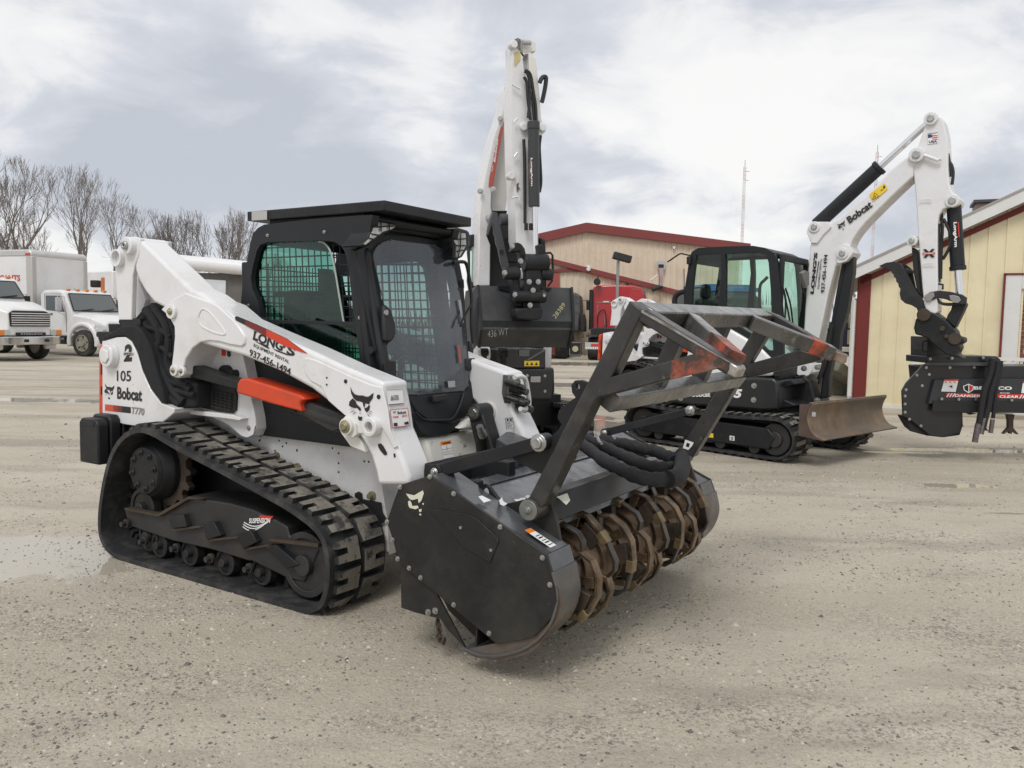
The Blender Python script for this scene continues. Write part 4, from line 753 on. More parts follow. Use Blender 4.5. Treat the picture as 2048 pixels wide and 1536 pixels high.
    for (tp, yq, nm) in ((tipn, .52, 0), (tipf, 1.48, 1)):
        a_ = c1.lerp(c2, (yq-c1.y)/(c2.y-c1.y))+fdn*.05-up_*.03; d_ = (tp-a_); e_ = a_+d_*.93; ax_ = d_.normalized(); s_ = ax_.cross(up_).normalized()
        b = B(); b.beam(a_, e_, s_*.036, up_*.04); dg = b.done('corner_brace', BRUSHED, R, bevel=.006)
        b = B(); b.beam(a_+d_*(.55, .66)[nm], e_+d_*(.012, -.1)[nm], s_*.0375, up_*.0415); b.done('orange_paint', ORWORN, dg)
    for yq in (.62, 1.22):
        a_ = c1.lerp(c2, (yq-c1.y)/(c2.y-c1.y))-up_*.06-V((.0, 0, 0)); d_ = l1.lerp(l2, (yq-l1.y)/(l2.y-l1.y))+V((.0, 0, .03)); b = B(); b.beam(a_, d_, V((0, .04, 0)), V((.033, 0, -.015))); b.done('cage_strut', CAGE, R, bevel=.005)
    b = B(); b.prism([q+V((0, .03, 0)) for q in M.P('F', '400,610 340,588 300,590 278,618 284,662 304,690 240,735 205,768 198,815 222,850 205,880 150,930 60,985 -120,1010 -20,1080 120,1150 200,1080 440,690', Y=yn)], (0, .025, 0), [[q+V((0, .03, 0)) for q in M.P('F', '308,612 322,610 330,622 326,640 314,644 306,630', Y=yn)]]); b.done('cage_bracket', DARK, R, bevel=.003)
    mp_ = M.P('C', '835,653', Y=yn-.02)[0]; b = B(); b.cyl(mp_, mp_+V((0, .12, 0)), .050, n=28); b.m = 1; b.cyl(mp_-V((0, .008, 0)), mp_, .046, n=28); b.bolt(mp_-V((0, .008, 0)), (0, -1, 0), .014, .014); b.done('cage_pivot', [CAGE, mat('faded grey pin cap', (.20, .21, .19), .4, metal=.5, var=.2, vs_=30)], R, bevel=.004)
    b = B(); q = M.P('c', '990,490', Y=yf)[0]; b.cyl(q-V((0, .05, 0)), q+V((0, .12, 0)), .05, n=20); b.done('cage_pivot', CAGE, R, bevel=.004)
    # stay links
    def link(p0, p1, r, end=.03):
        b = B(); d_ = (p1-p0).normalized(); u = d_.cross(V((0, 1, 0))).normalized(); b.beam(p0, p1, V((0, r, 0)), u*r); b.cyl(p0-V((0, r*1.2, 0)), p0+V((0, r*1.2, 0)), r*1.25, n=18); b.cyl(p1-V((0, r*1.2, 0)), p1+V((0, r*1.2, 0)), r*1.25, n=18)
        b.m = 1; b.bolt(p0-V((0, r*1.2, 0)), (0, -1, 0), .016, .02); b.bolt(p1-V((0, r*1.2, 0)), (0, -1, 0), end, .03); b.done('stay_link', [DARK, STEEL], R, bevel=.01)
    link(M.on(*px('C', '350,440')[0], Y=.02), M.on(*px('C', '915,282')[0], Y=.02), .030)
    link(M.on(*px('c', '448,312')[0], Y=1.72), M.on(*px('c', '1072,150')[0], Y=1.9), .024, .024)
    b = B(); b.prism(M.P('C', '850,385 880,380 935,400 975,350 1060,390 1050,440 960,420 900,450', Y=.35), (0, .02, 0)); b.prism(M.P('c', '430,290 460,275 480,300 470,350 430,360', Y=1.70), (0, .03, 0)); b.split('link_bracket', DARK, R, bevel=.003)
    # hoses
    for pts, r in (('230,372 330,440 440,520 520,560 600,600 700,640 800,655 900,648 950,625', .034), ('250,345 340,375 440,420 540,465 640,510 760,555 860,572 930,565', .032), ('400,365 500,380 620,405 720,430 800,445 880,478 930,500 950,520', .034)):
        z_ = .93
        pp = px('c', pts); n_h = len(pp); q = [M.on(x, y, Z=.93-.055*(i/(n_h-1))) for i, (x, y) in enumerate(pp)]
        b = B(); rr = lambda t, r=r: r*(1+.07*sin(t*60)+.05*sin(t*23+1)); b.tube(q, rr, n=12, smooth=8); b.done('hose_sleeve', HOSE, R)
    q = [M.on(x, y, Z=.885) for x, y in px('c', '1000,500 1005,560 990,610 960,640 900,655')]; b = B(); b.tube([M.on(*px('c', '960,470')[0], Z=.90)]+q, .042, n=12, smooth=6); b.done('hose_bend', HOSE, R)
    b = B()
    for st in ('378,322 385,350 400,385 415,390', '500,340 510,350'): b.tube([M.on(x, y, Z=.97) for x, y in px('c', st)], .009, n=8)
    b.split('hose_clamp', STEEL, R)
    b = B(); dquad(b, M.P('c', '1028,362 1090,384 1078,408 1050,438 1010,425', Y=yf), (0, -1, 0), .004); b.m = 1; dquad(b, M.P('c', '1040,385 1062,392 1055,418 1032,412', Y=yf), (0, -1, 0), .006); b.done('torn_sticker', [DWHITE, DBLACK], R, smooth=False)
    return R
mulcher()
# ================================================================ second compact track loader, further back
def copy_tree(o, parent=None, skip=()):
    c = o.copy(); COL.objects.link(c); c.parent = parent
    for ch in list(o.children):
        if ch.name.split('.')[0] in skip: continue
        copy_tree(ch, c, skip)
    return c
L2 = copy_tree(LR, None, ('roof_canopy', 'canopy_mount', 'lamp_pod', 'work_lamp', 'arm_lettering', 'side_lettering', 'fabric_cover', 'fabric_fold', 'fabric_edge', 'upright_base', 'ballast_weight'))
T2 = Fr((0, 0, 0), radians(-30)); r_ = ray(1231, 614); T2.o = V((r_.x/r_.y*15.4, 15.4, 0)) + T2.F*1.845 - T2.L*.13
L2.location = T2.o; L2.rotation_euler = (0, 0, T2.yaw)
for ch in L2.children:
    if ch.name.split('.')[0] in ('cab_side', 'side_window', 'window_grille', 'cab_roof', 'cab_rear', 'rear_grille', 'door_frame', 'door_sheet', 'front_visor', 'grab_bar', 'cab_bolt', 'door_post', 'pillar_trim'): ch.location.z -= .2
L2['label'] = 'white track loader behind the push cage, number T740 on its rear side panel'
b = B(); tquad(b, 'LT', *M.P('A', '345,1222 392,1238 345,1170', Y=.14), bold=.03, off=.003); tquad(b, 'T740', *M.P('A', '385,1306 465,1318 392,1266', Y=.14), bold=.03, off=.003); b.done('model_lettering', DBLACK, L2, smooth=False)
b = B(); tquad(b, 'T770', *M.P('A', '388,1310 464,1320 392,1268', Y=.14), bold=.03, off=.003); mo = b.done('model_lettering', mat('outline grey decal', (.25, .25, .25), .4), LR, smooth=False)

# ================================================================ generic crawler track
def crawler(R, y0, w_, x0, x1, h, r=.28, n=46, name='rubber_track', mats=None, side=True):
    pts = []
    for k in range(7): a = pi/2+pi*k/6; pts.append(V((x0+r+cos(a)*r, 0, h/2+sin(a)*h/2)))
    for k in range(1, 5): pts.append(V((x0+r+(x1-x0-2*r)*k/5, 0, 0)))
    for k in range(7): a = -pi/2+pi*k/6; pts.append(V((x1-r+cos(a)*r, 0, h/2+sin(a)*h/2)))
    for k in range(1, 5): pts.append(V((x1-r-(x1-x0-2*r)*k/5, 0, h-.01*k*(5-k)/2)))
    bt = Belt(pts[::1], 140); b = B()
    bt.p = [V((q.x, 0, q.z*.93+.03)) for q in bt.p]; bt.belt(b, y0, y0+w_, .03); pit = bt.T/n
    for k in range(n):
        u = k*pit; o = .5 if k % 2 else 0
        bt.lug(b, [(0, y0+.01), (.055, y0+.01), (.075, y0+w_*.36), (.075, y0+w_*.50), (.02, y0+w_*.50), (.015, y0+w_*.3)], u, .032); bt.lug(b, [(0, y0+w_-.01), (.055, y0+w_-.01), (.075, y0+w_*.64), (.075, y0+w_*.54), (.02, y0+w_*.54), (.015, y0+w_*.7)], u+pit*.5, .032)
    b.done(name, mats or [RUB, RUBD], R)
    for xx, rr in ((x0+r, h/2-.07), (x1-r, h/2-.07)):
        b = B(); b.cyl((xx, y0+.06, h/2), (xx, y0+w_-.06, h/2), rr, n=28); b.cyl((xx, y0+.03, h/2), (xx, y0+.07, h/2), rr*.5, n=20); b.done('track_wheel', UNDER, R, bevel=.01)
    b = B(); b.prism([V((x0+.30, y0+.02, h*.30)), V((x1-.34, y0+.02, h*.26)), V((x1-.26, y0+.02, h*.55)), V((x1-.36, y0+.02, h*.74)), V((x0+.42, y0+.02, h*.78)), V((x0+.28, y0+.02, h*.6))], (0, w_-.04, 0)); b.done('track_frame', DARK, R, bevel=.012)
    b = B()
    for k in range(4): b.cyl((x0+.55+k*(x1-x0-1.1)/3, y0+.05, .14), (x0+.55+k*(x1-x0-1.1)/3, y0+w_-.05, .14), .075, n=16)
    b.split('track_roller', UNDER, R)
SLOPE = mat('excavator black panel', (.014, .015, .017), .38, var=.15, rv=.08, coat=.15)
# ================================================================ excavator with blade (right)
E8 = Fr(ground(1540, 924), radians(-47.8)); U = Fr((3.14, 11.2, 0), radians(-37))
XR = empty('excavator', E8, 'white and black excavator with green tinted cab and brown dozer blade, holding the flail mower', 'excavator', 'white excavators')
crawler(XR, 0, .42, -2.24, .30, .53); crawler(XR, 1.62, .42, -2.24, .30, .53)
b = B(); b.bb(-1.7, -.2, .4, 1.7, .2, .62); b.cyl((-1.0, 1.02, .55), (-1.0, 1.02, .78), .5, n=32); b.done('undercarriage', DARK, XR, bevel=.02)
b = B()
for st, m_ in (('640,1302 698,1312 698,1338 640,1332', 0), ('798,1324 828,1328 828,1356 798,1352', 1)): b.m = m_; dquad(b, E8.P('G', st, Y=.02), (0, -1, 0), .006)
b.m = 2; dquad(b, E8.P('G', '805,1330 821,1332 821,1350 805,1348', Y=.02), (0, -1, 0), .008); b.m = 1; dquad(b, E8.P('G', '810,1334 816,1335 816,1344 810,1343', Y=.02), (0, -1, 0), .01); b.done('frame_label', [DYEL, DWHITE, DBLACK], XR, smooth=False)
# blade
bl = E8.P('G', '1290,1165 1298,1200 1312,1250 1328,1295 1345,1325 1330,1335', Y=0.02)
xb = .52; prof = [(xb-.02, .74), (xb-.06, .66), (xb-.075, .56), (xb-.04, .45), (xb+.03, .37), (xb+.14, .33)]
b = B(); b.ribbon(catmull([V((x, -.02, z)) for x, z in prof], 4), (0, 1.93, 0), .018); b.beam((xb-.03, -.02, .735), (xb-.03, 1.91, .735), (.018, 0, 0), (0, 0, .016)); bd = b.done('dozer_blade', BLADE, XR, bevel=.003)
for yy in (-.03, 1.90): b = B(); b.prism([V((x, yy, z)) for x, z in prof]+[V((xb-.16, yy, .36)), V((xb-.16, yy, .72))], (0, .015, 0)); b.done('blade_cheek', UNDERB if yy > 1 else mat('brown steel cheek', (.09, .06, .05), .5, var=.3), bd)
b = B(); dquad(b, E8.P('G', '1303,1178 1328,1182 1325,1208 1302,1206', Y=-.03), (0, -1, 0), .004); b.done('blade_label', DGREY, bd, smooth=False)
for yy in (.55, 1.35): b = B(); b.beam((-.7, yy, .42), (xb-.06, yy, .52), (0, .07, 0), (0, 0, .08)); b.done('blade_arm', DARK, XR, bevel=.01)
def up(name, f, *a, **k): pass
class Sub:      # parts traced in the slewed upper frame, stored in the machine frame
    def __init__(s, fr, root_fr): s.fr = fr; s.rf = root_fr; s.M = Matrix.Translation(fr.o-root_fr.o); 
    def cv(s, q):
        w_ = s.fr.o+s.fr.F*q[0]+s.fr.L*q[1]+V((0, 0, q[2])); d = w_-s.rf.o; return V((d.dot(s.rf.F), d.dot(s.rf.L), d.z))
    def done(s, b, *a, **k): b.v = [tuple(s.cv(q)) for q in b.v]; return b.done(*a, **k)
SU = Sub(U, E8)
yb = -.98
b = B(); b.prism(U.P('G', '360,1095 390,1072 520,1050 700,1000 830,975 960,965 1068,972 1092,1000 1095,1165 1000,1172 760,1150 560,1140 420,1120', Y=yb), (0, 1.96, 0)); bs = SU.done(b, 'lower_body', SLOPE, XR, bevel=.03, seg=3)
b = B(); b.prism(U.P('G', '470,1050 510,900 545,770 582,650 640,624 720,632 810,670 900,722 1000,790 1062,850 1066,958 960,962 830,972 600,1030', Y=yb+.02), (0, .9, 0)); SU.done(b, 'engine_cover', mat('gloss white hood', (.74, .75, .76), .22, coat=.5), XR, bevel=.05, seg=4)
b = B(); lp = [V((x, yb, z)) for x, z in ((-1.15, .75), (-1.15, .98), (-.9, .98), (-.9, .75))]; b.prism(lp, (0, 1.96, 0)); SU.done(b, 'counterweight', SLOPE, XR, bevel=.08, seg=4)
b = B(); b.prism(U.P('G', '1092,1000 1150,968 1240,950 1290,990 1310,1080 1330,1130 1290,1150 1240,1160 1180,1150 1095,1165', Y=-.3), (0, .6, 0)); b.prism(U.P('G', '1092,1000 1180,980 1200,1010 1130,1030 1125,1100 1210,1140 1100,1165', Y=-.75), (0, 1.4, 0)); SU.done(b, 'swing_frame', DARK, XR, bevel=.015)
b = B()
for st in ('948,1018', '945,1105', '1333,1108', '497,1095', '1252,912', '1336,905'):
    q = U.P('G', st, Y=yb if int(st.split(',')[0]) < 1000 else -.35)[0]; b.cyl(q-V((0, .012, 0)), q+V((0, .02, 0)), .035, n=16); b.bolt(q-V((0, .012, 0)), (0, -1, 0), .016, .014)
b.v = [tuple(SU.cv(q)) for q in b.v]; b.split('body_pin', STEEL, XR)
b = B(); tquad(b, 'E85', *U.P('G', '745,1090 864,1094 760,1036', Y=yb), bold=.05, off=.012, shear=.0); tquad(b, 'Bobcat', *U.P('G', '568,1086 680,1086 568,1056', Y=yb), bold=.03, off=.012); cathead(b, *U.P('G', '525,1088 556,1088 525,1058', Y=yb), off=.012, detail=5); SU.done(b, 'body_lettering', DWHITE, bs, smooth=False)
# cab
yc_ = -.95
out = U.P('G', '512,560 520,420 535,330 550,220 565,195 600,172 760,162 940,158 1010,170 1068,200 1090,260 1105,420 1120,600 1125,800 1120,960 1068,960 1066,860 1000,790 900,720 810,668 700,630 600,600 520,600', Y=yc_)
w1 = U.P('G', '560,520 566,420 578,300 592,215 740,208 748,300 735,420 725,530', Y=yc_); w2 = U.P('G', '770,535 772,300 768,208 960,200 1020,215 1035,260 1048,420 1058,700 1064,800 1030,800 930,700 830,640 780,620', Y=yc_)
b = B(); b.prism(out, (0, .07, 0), [w1, w2]); cs = SU.done(b, 'cab_side', PLAST, XR, bevel=.02, seg=3)
b = B(); b.prism([q+V((0, .98, 0)) for q in out], (0, .07, 0), [[q+V((0, .98, 0)) for q in w1], [q+V((0, .98, 0)) for q in w2]]); SU.done(b, 'cab_side', PLAST, XR, bevel=.02)
b = B(); b.add([q+V((0, .03, 0)) for q in w1], [tuple(range(len(w1)))]); b.add([q+V((0, .03, 0)) for q in w2], [tuple(range(len(w2)))]); b.add([q+V((0, 1.02, 0)) for q in w1], [tuple(range(len(w1)))]); b.add([q+V((0, 1.02, 0)) for q in w2], [tuple(range(len(w2)))]); b.v = [tuple(SU.cv(q)) for q in b.v]; b.split('cab_glass', GE85, XR, smooth=False)
b = B(); rf = U.P('G', '550,230 565,195 600,172 760,162 940,158 1010,170 1068,200 1060,215 940,185 760,188 610,200 575,225', Y=yc_); b.prism([q+V((0, .03, 0)) for q in rf], (0, 1.0, 0)); SU.done(b, 'cab_roof', PLAST, XR, bevel=.03)
xf = U.on(*px('G', '1085,400')[0], Y=yc_).x
fo = [V((xf, y, z)) for y, z in ((yc_+.05, 2.48), (yc_+1.0, 2.48), (yc_+1.04, 2.35), (yc_+1.04, .95), (yc_+.04, .95), (yc_+.04, 2.35))]; fi_ = [V((xf, y, z)) for y, z in ((yc_+.11, 2.40), (yc_+.94, 2.40), (yc_+.97, 2.3), (yc_+.97, 1.15), (yc_+.10, 1.15), (yc_+.10, 2.3))]
b = B(); b.prism(fo, (.06, 0, 0), [fi_]); SU.done(b, 'cab_front', PLAST, XR, bevel=.015); b = B(); b.add([q+V((.03, 0, 0)) for q in fi_], [tuple(range(6))]); SU.done(b, 'windscreen', GE85, XR, smooth=False)
xr = U.on(*px('G', '540,400')[0], Y=yc_).x
b = B(); b.bb(xr, xr+.05, yc_+.05, yc_+1.0, 1.3, 1.75); b.bb(xr, xr+.05, yc_+.05, yc_+1.0, 2.4, 2.5); SU.done(b, 'cab_rear', PLAST, XR, bevel=.01)
b = B(); b.bb(-.35, .1, -.75, -.25, .98, 1.35); b.bb(-.42, -.28, -.72, -.28, 1.3, 1.95); b.bb(-.4, -.3, -.6, -.4, 1.95, 2.15); SU.done(b, 'driver_seat', BLK, XR, bevel=.05, seg=3)
b = B(); b.tube(U.P('G', '985,590 980,480 985,400 1010,370 1030,350', Y=-.8), .02, n=8, smooth=3); b.tube([V((.3, -.4, 1.0)), V((.32, -.4, 1.5)), V((.25, -.4, 1.6))], .02); b.tube([V((.3, -.7, 1.0)), V((.32, -.7, 1.5))], .02); SU.done(b, 'control_lever', BLK, XR)
b = B(); b.prism([q+V((0, .05, 0)) for q in U.P('G', '755,206 795,206 795,232 755,232', Y=yc_)], (0, .004, 0)); b.done if 0 else SU.done(b, 'window_label', mat('green window label', (.03, .22, .16), .4), XR, smooth=False)
b = B(); b.tube(U.P('G', '415,258 485,210 500,206 560,220', Y=yc_+.02), .010, n=6); SU.done(b, 'mirror_arm', BLK, XR)
b = B(); b.prism(U.P('G', '530,225 555,220 555,272 530,272', Y=yc_-.05), (0, .05, 0)); SU.done(b, 'cab_lamp', BLK, XR, bevel=.01)
b = B(); b.tube(U.P('G', '520,440 495,445 470,462 458,490 460,530', Y=yc_+.1), .035, n=10, smooth=4); b.tube(U.P('G', '516,300 518,500', Y=yc_+.1), .006); SU.done(b, 'rear_mirror', BLK, XR)
b = B(); b.prism(U.P('G', '1218,325 1240,310 1262,320 1262,400 1245,420 1225,360', X=xf+.12), (.05, 0, 0)); SU.done(b, 'front_mirror', mat('grey mirror shell', (.2, .2, .19), .5), XR, bevel=.01)
b = B()
for st in ('1130,430 1155,560 1170,640', '1140,420 1170,520 1185,640', '1250,300 1240,400 1262,470', '1120,400 1140,500 1135,620'): b.tube(U.P('G', st, X=xf+.1), .012, n=6, smooth=3)
b.v = [tuple(SU.cv(q)) for q in b.v]; b.split('wiper_arm', BLK, XR)
# boom, stick and cylinders (in the boom plane of the upper frame)
by0, bw = -.16, .32
b = B(); b.prism(U.P('H', '178,1400 190,1180 205,1020 215,900 222,860 235,820 262,752 345,750 400,722 480,648 560,588 640,508 700,440 780,372 850,322 880,308 905,325 905,352 878,380 852,410 848,470 760,552 660,650 560,750 510,810 478,858 460,905 470,950 440,985 400,1000 372,1020 350,1100 325,1200 300,1320 270,1470 240,1580 150,1585', Y=by0), (0, bw, 0)); bm_ = SU.done(b, 'boom', WHITE, XR, bevel=.02, seg=3)
b = B(); b.prism(U.P('H', '222,880 205,840 193,815 200,785 225,755 260,748 330,748 345,780 300,825 260,880', Y=by0-.03), (0, bw+.06, 0)); b.prism(U.P('H', '375,1000 385,940 400,900 425,885 455,890 480,935 470,955 440,990 400,1005', Y=by0-.03), (0, bw+.06, 0)); SU.done(b, 'boom_bracket', WHITE, XR, bevel=.008)
# near side overlay so that boom underside reads
st_out = '928,130 935,100 960,88 990,84 1020,105 1035,130 1055,220 1060,300 1062,400 1068,500 1078,545 1100,580 1120,602 1122,635 1100,652 1060,660 1030,672 1010,705 1000,760 998,900 1000,1100 1000,1300 985,1315 930,1300 915,1250 905,1150 893,1000 885,900 878,800 868,640 858,520 848,410 850,380 880,280 915,175'
b = B(); b.prism(U.P('H', st_out, Y=by0+.02), (0, bw-.04, 0)); stk = SU.done(b, 'stick', WHITE, XR, bevel=.015, seg=3)
b = B()
for st, r, yy in (('956,112', .075, by0-.02), ('868,335', .085, by0-.05), ('1088,618', .075, by0-.0), ('240,780', .07, by0-.05), ('412,942', .07, by0-.05), ('840,865', .06, by0-.02)):
    q = U.P('H', st, Y=yy)[0]; b.cyl(q, q+V((0, .36, 0)), r, n=24); b.m = 1; b.cyl(q-V((0, .02, 0)), q, r*.55, n=14); b.m = 0
b.v = [tuple(SU.cv(q)) for q in b.v]; b.split('pivot_boss', [WHITE, STEEL], XR, bevel=.006)
b = B(); b.tube(U.P('H', '905,335 1000,370 1020,362', Y=by0-.03), .02, n=8); SU.done(b, 'stick_rail', WHITE, XR)
def ucyl(n1, n2, z, st, yy, r, r2, t=.6):
    p = U.P(z, st, Y=yy); b = B(); m_ = p[0].lerp(p[1], t); b.cyl(p[0], m_, r, n=20); b.cyl(m_, m_+(p[1]-p[0]).normalized()*.05, r*1.15, n=20); SU.done(b, n1, PLAST, XR, bevel=.006)
    b = B(); b.cyl(m_, p[1], r2, n=16); SU.done(b, n2, CHROME, XR)
ucyl('stick_cylinder', 'stick_rod', 'H', '255,768 945,135', 0, .085, .04, .56)
ucyl('bucket_cylinder', 'bucket_rod', 'H', '1098,640 1135,1215', 0, .078, .042, .66)
b = B(); b.prism(U.P('H', '440,975 482,955 478,1060 440,1300 400,1430 385,1585 310,1585 340,1450 395,1180 430,1000', Y=-.09), (0, .18, 0)); SU.done(b, 'boom_cylinder', PLAST, XR, bevel=.02)
b = B(); b.prism(U.P('G', '1545,230 1530,190 1510,260 1480,480 1462,640 1440,780 1410,960 1400,1090 1350,1100 1365,960 1395,800 1420,620 1450,440 1490,240', Y=-.08), (0, .16, 0)); SU.done(b, 'boom_cylinder', PLAST, XR, bevel=.015)
b = B(); b.tube(U.P('j', '1400,800 1395,900 1380,1000 1330,1180 1300,1260', Y=-.14), .03, n=8, smooth=3); b.tube(U.P('j', '1420,760 1390,900 1340,1100 1300,1300', Y=-.17), .018, n=8, smooth=3); SU.done(b, 'boom_hose', HOSE2, XR)
b = B(); b.cyl(*[q for q in (U.P('j', '1160,1160', Y=-.2)[0], U.P('j', '1160,1160', Y=.2)[0])], .11, n=24); b.prism(U.P('j', '1200,1115 1290,1120 1310,1190 1260,1200 1200,1190', Y=-.15), (0, .3, 0)); SU.done(b, 'boom_foot', WHITE, XR, bevel=.01)
# decals of boom and stick
b = B(); yy = by0
tquad(b, 'Bobcat', *U.P('H', '460,762 604,655 438,724', Y=yy), bold=.035, off=.012); cathead(b, *U.P('H', '400,812 448,782 378,762', Y=yy), off=.012, detail=8)
tquad(b, "LONG'S", *U.P('H', '240,1192 264,938 218,1190', Y=yy), bold=.05, off=.012); tquad(b, 'EQUIPMENT RENTAL', *U.P('H', '275,1160 294,975 262,1158', Y=yy), bold=.01, off=.012); tquad(b, '937-456-1494', *U.P('H', '306,1186 327,950 282,1184', Y=yy), bold=.02, off=.012)
dquad(b, U.P('H', '246,1150 268,990 274,990 250,1150', Y=yy), (0, -1, 0), .012); SU.done(b, 'boom_lettering', DBLACK, bm_, smooth=False)
b = B(); b.m = 0; dquad(b, U.P('H', '582,578 674,512 694,548 604,624', Y=yy), (0, -1, 0), .012); b.m = 1
for st in ('600,612 612,570 640,592', ): 
    p = U.P('H', st, Y=yy-.014); b.tube(p+[p[0]], .004, n=4)
dquad(b, U.P('H', '612,600 616,585 622,596', Y=yy), (0, -1, 0), .015); dquad(b, U.P('H', '665,540 672,522 680,535 672,548', Y=yy), (0, -1, 0), .015); dquad(b, U.P('H', '650,556 664,548 666,552 652,560', Y=yy), (0, -1, 0), .015); SU.done(b, 'warning_label', [DYEL, DBLACK], bm_, smooth=False)
b = B(); ys_ = by0+.02
b.m = 0; dquad(b, U.P('H', '938,208 1002,200 1002,264 940,272', Y=ys_), (0, -1, 0), .01); b.m = 1
for k in range(3): dquad(b, U.P('H', '965,%d 1000,%d 1000,%d 968,%d' % (214+k*11, 218+k*11, 223+k*11, 219+k*11), Y=ys_), (0, -1, 0), .013)
b.m = 2; dquad(b, U.P('H', '940,214 962,212 970,228 942,236', Y=ys_), (0, -1, 0), .013); tquad(b, 'USA', *U.P('H', '946,266 998,262 946,250', Y=ys_), bold=.04, off=.013); dquad(b, U.P('H', '938,208 1002,200 1002,203 938,211', Y=ys_), (0, -1, 0), .013)
b.m = 3; dquad(b, U.P('H', '910,918 928,916 948,934 966,914 982,916 960,942 984,966 964,968 946,952 930,970 912,970 934,944', Y=ys_), (0, -1, 0), .012); b.m = 1; dquad(b, U.P('H', '908,938 984,936 984,948 908,950', Y=ys_), (0, -1, 0), .014); b.m = 0; tquad(b, 'EXTREME', *U.P('H', '916,948 976,946 916,940', Y=ys_), bold=.02, off=.018)
SU.done(b, 'stick_sticker', [DWHITE, DRED, mat('navy decal', (.03, .04, .12)), DBLACK], stk, smooth=False)
b = B(); 
for st in ('888,622 892,612 958,610 962,616', '902,1016 906,1006 972,1004 976,1010'): b.tube(U.P('H', st, Y=ys_-.03), .006, n=6)
b.v = [tuple(SU.cv(q)) for q in b.v]; b.split('stick_handle', WHITE, stk)
cyl_y = -.085
b = B(); b.m = 0; tquad(b, 'LongArm', *U.P('H', '1092,752 1098,905 1118,750', Y=cyl_y), bold=.04, off=.012); b.m = 1; dquad(b, U.P('H', '1122,750 1130,750 1136,842 1128,842', Y=cyl_y), (0, -1, 0), .006); SU.done(b, 'cylinder_lettering', [DWHITE, DRED], XR, smooth=False)
b = B()
for st in ('1022,690 1028,800 1022,900 1018,1100', '1035,730 1070,800 1082,870 1060,930 1030,980', '1060,370 1085,400 1095,450 1088,520', '1062,330 1075,400 1085,470'): b.tube(U.P('H', st, Y=-.05), .018, n=8, smooth=4)
for st in ('1010,760 1012,1120', '1002,1130 1032,1135 1030,1165'): b.tube(U.P('H', st, Y=-.1), .012, n=6)
SU.done(b, 'stick_hose', HOSE2, XR)
# thumb, link and coupler
b = B(); b.prism(U.P('H', '636,1020 680,1000 730,992 770,1004 800,1050 830,1110 860,1165 900,1215 925,1260 945,1300 930,1330 885,1318 870,1280 840,1262 800,1250 772,1225 765,1190 770,1160 760,1148 755,1125 745,1118 742,1095 730,1088 728,1070 716,1062 712,1046 690,1038', Y=-.10), (0, .05, 0)); tb = SU.done(b, 'thumb', DARK2, XR, bevel=.005)
b = B(); b.prism(U.P('H', '765,1010 800,1008 840,1040 862,1150 900,1215 860,1165 800,1050', Y=.06), (0, .05, 0)); b.cyl(U.P('H', '800,1050', Y=-.08)[0], U.P('H', '840,1058', Y=.1)[0], .03); b.v = [tuple(SU.cv(q)) for q in b.v]; b.done('thumb_plate', DARK2, XR, bevel=.005)
b = B(); q = U.P('H', '840,1225', Y=-.10)[0]; b.cyl(q-V((0, .004, 0)), q, .04, n=6); SU.done(b, 'thumb_hole', BLK, tb)
b = B(); b.prism(U.P('H', '838,900 870,920 882,1000 895,1160 900,1220 870,1160 850,1060', Y=-.07), (0, .14, 0)); SU.done(b, 'thumb_cylinder', BLK, XR, bevel=.01)
b = B(); b.prism(U.P('H', '918,1205 950,1180 1010,1170 1080,1178 1150,1195 1178,1215 1175,1245 1150,1258 1090,1240 1050,1225 1000,1215 960,1232 925,1238', Y=-.16), (0, .05, 0)); b.tube(U.P('H', '990,1215 1020,1248 1080,1256 1150,1245', Y=-.12), .02, n=8, smooth=3); SU.done(b, 'linkage_bar', DARK2, XR, bevel=.008)
b = B(); b.prism(U.P('H', '920,1202 945,1184 975,1182 980,1205 955,1235 925,1238', Y=-.175), (0, .02, 0)); b.prism(U.P('H', '1070,1200 1095,1198 1130,1208 1142,1230 1125,1248 1095,1245 1075,1225', Y=-.175), (0, .02, 0)); b.v = [tuple(SU.cv(q)) for q in b.v]; b.split('linkage_washer', mat('dull zinc', (.30, .30, .29), .45, metal=.5), XR, bevel=.004)
b = B(); b.prism(U.P('H', '1090,1250 1165,1240 1175,1255 1150,1310 1120,1370 1105,1400 1050,1350 1060,1320 1080,1290', Y=-.09), (0, .18, 0)); SU.done(b, 'linkage_arm', PLAST, XR, bevel=.012)
b = B(); b.prism(U.P('H', '880,1330 930,1295 990,1310 1060,1360 1110,1420 1118,1450 1160,1460 1158,1490 1130,1500 1140,1520 1120,1560 1160,1590 1060,1570 990,1520 940,1470 900,1450 860,1440 852,1400 862,1350', Y=-.14), (0, .28, 0)); cp = SU.done(b, 'quick_coupler', DARK, XR, bevel=.02)
b = B()
for st, r in (('915,1320', .075), ('1030,1405', .03), ('1055,1452', .025)): q = U.P('H', st, Y=-.14)[0]; b.cyl(q-V((0, .03, 0)), q+V((0, .02, 0)), r, n=20)
b.cyl(U.P('I', '980,500', Y=-.16)[0], U.P('I', '980,500', Y=.16)[0], .07, n=20); b.v = [tuple(SU.cv(q)) for q in b.v]; b.split('coupler_pin', UNDERB, XR, bevel=.005)

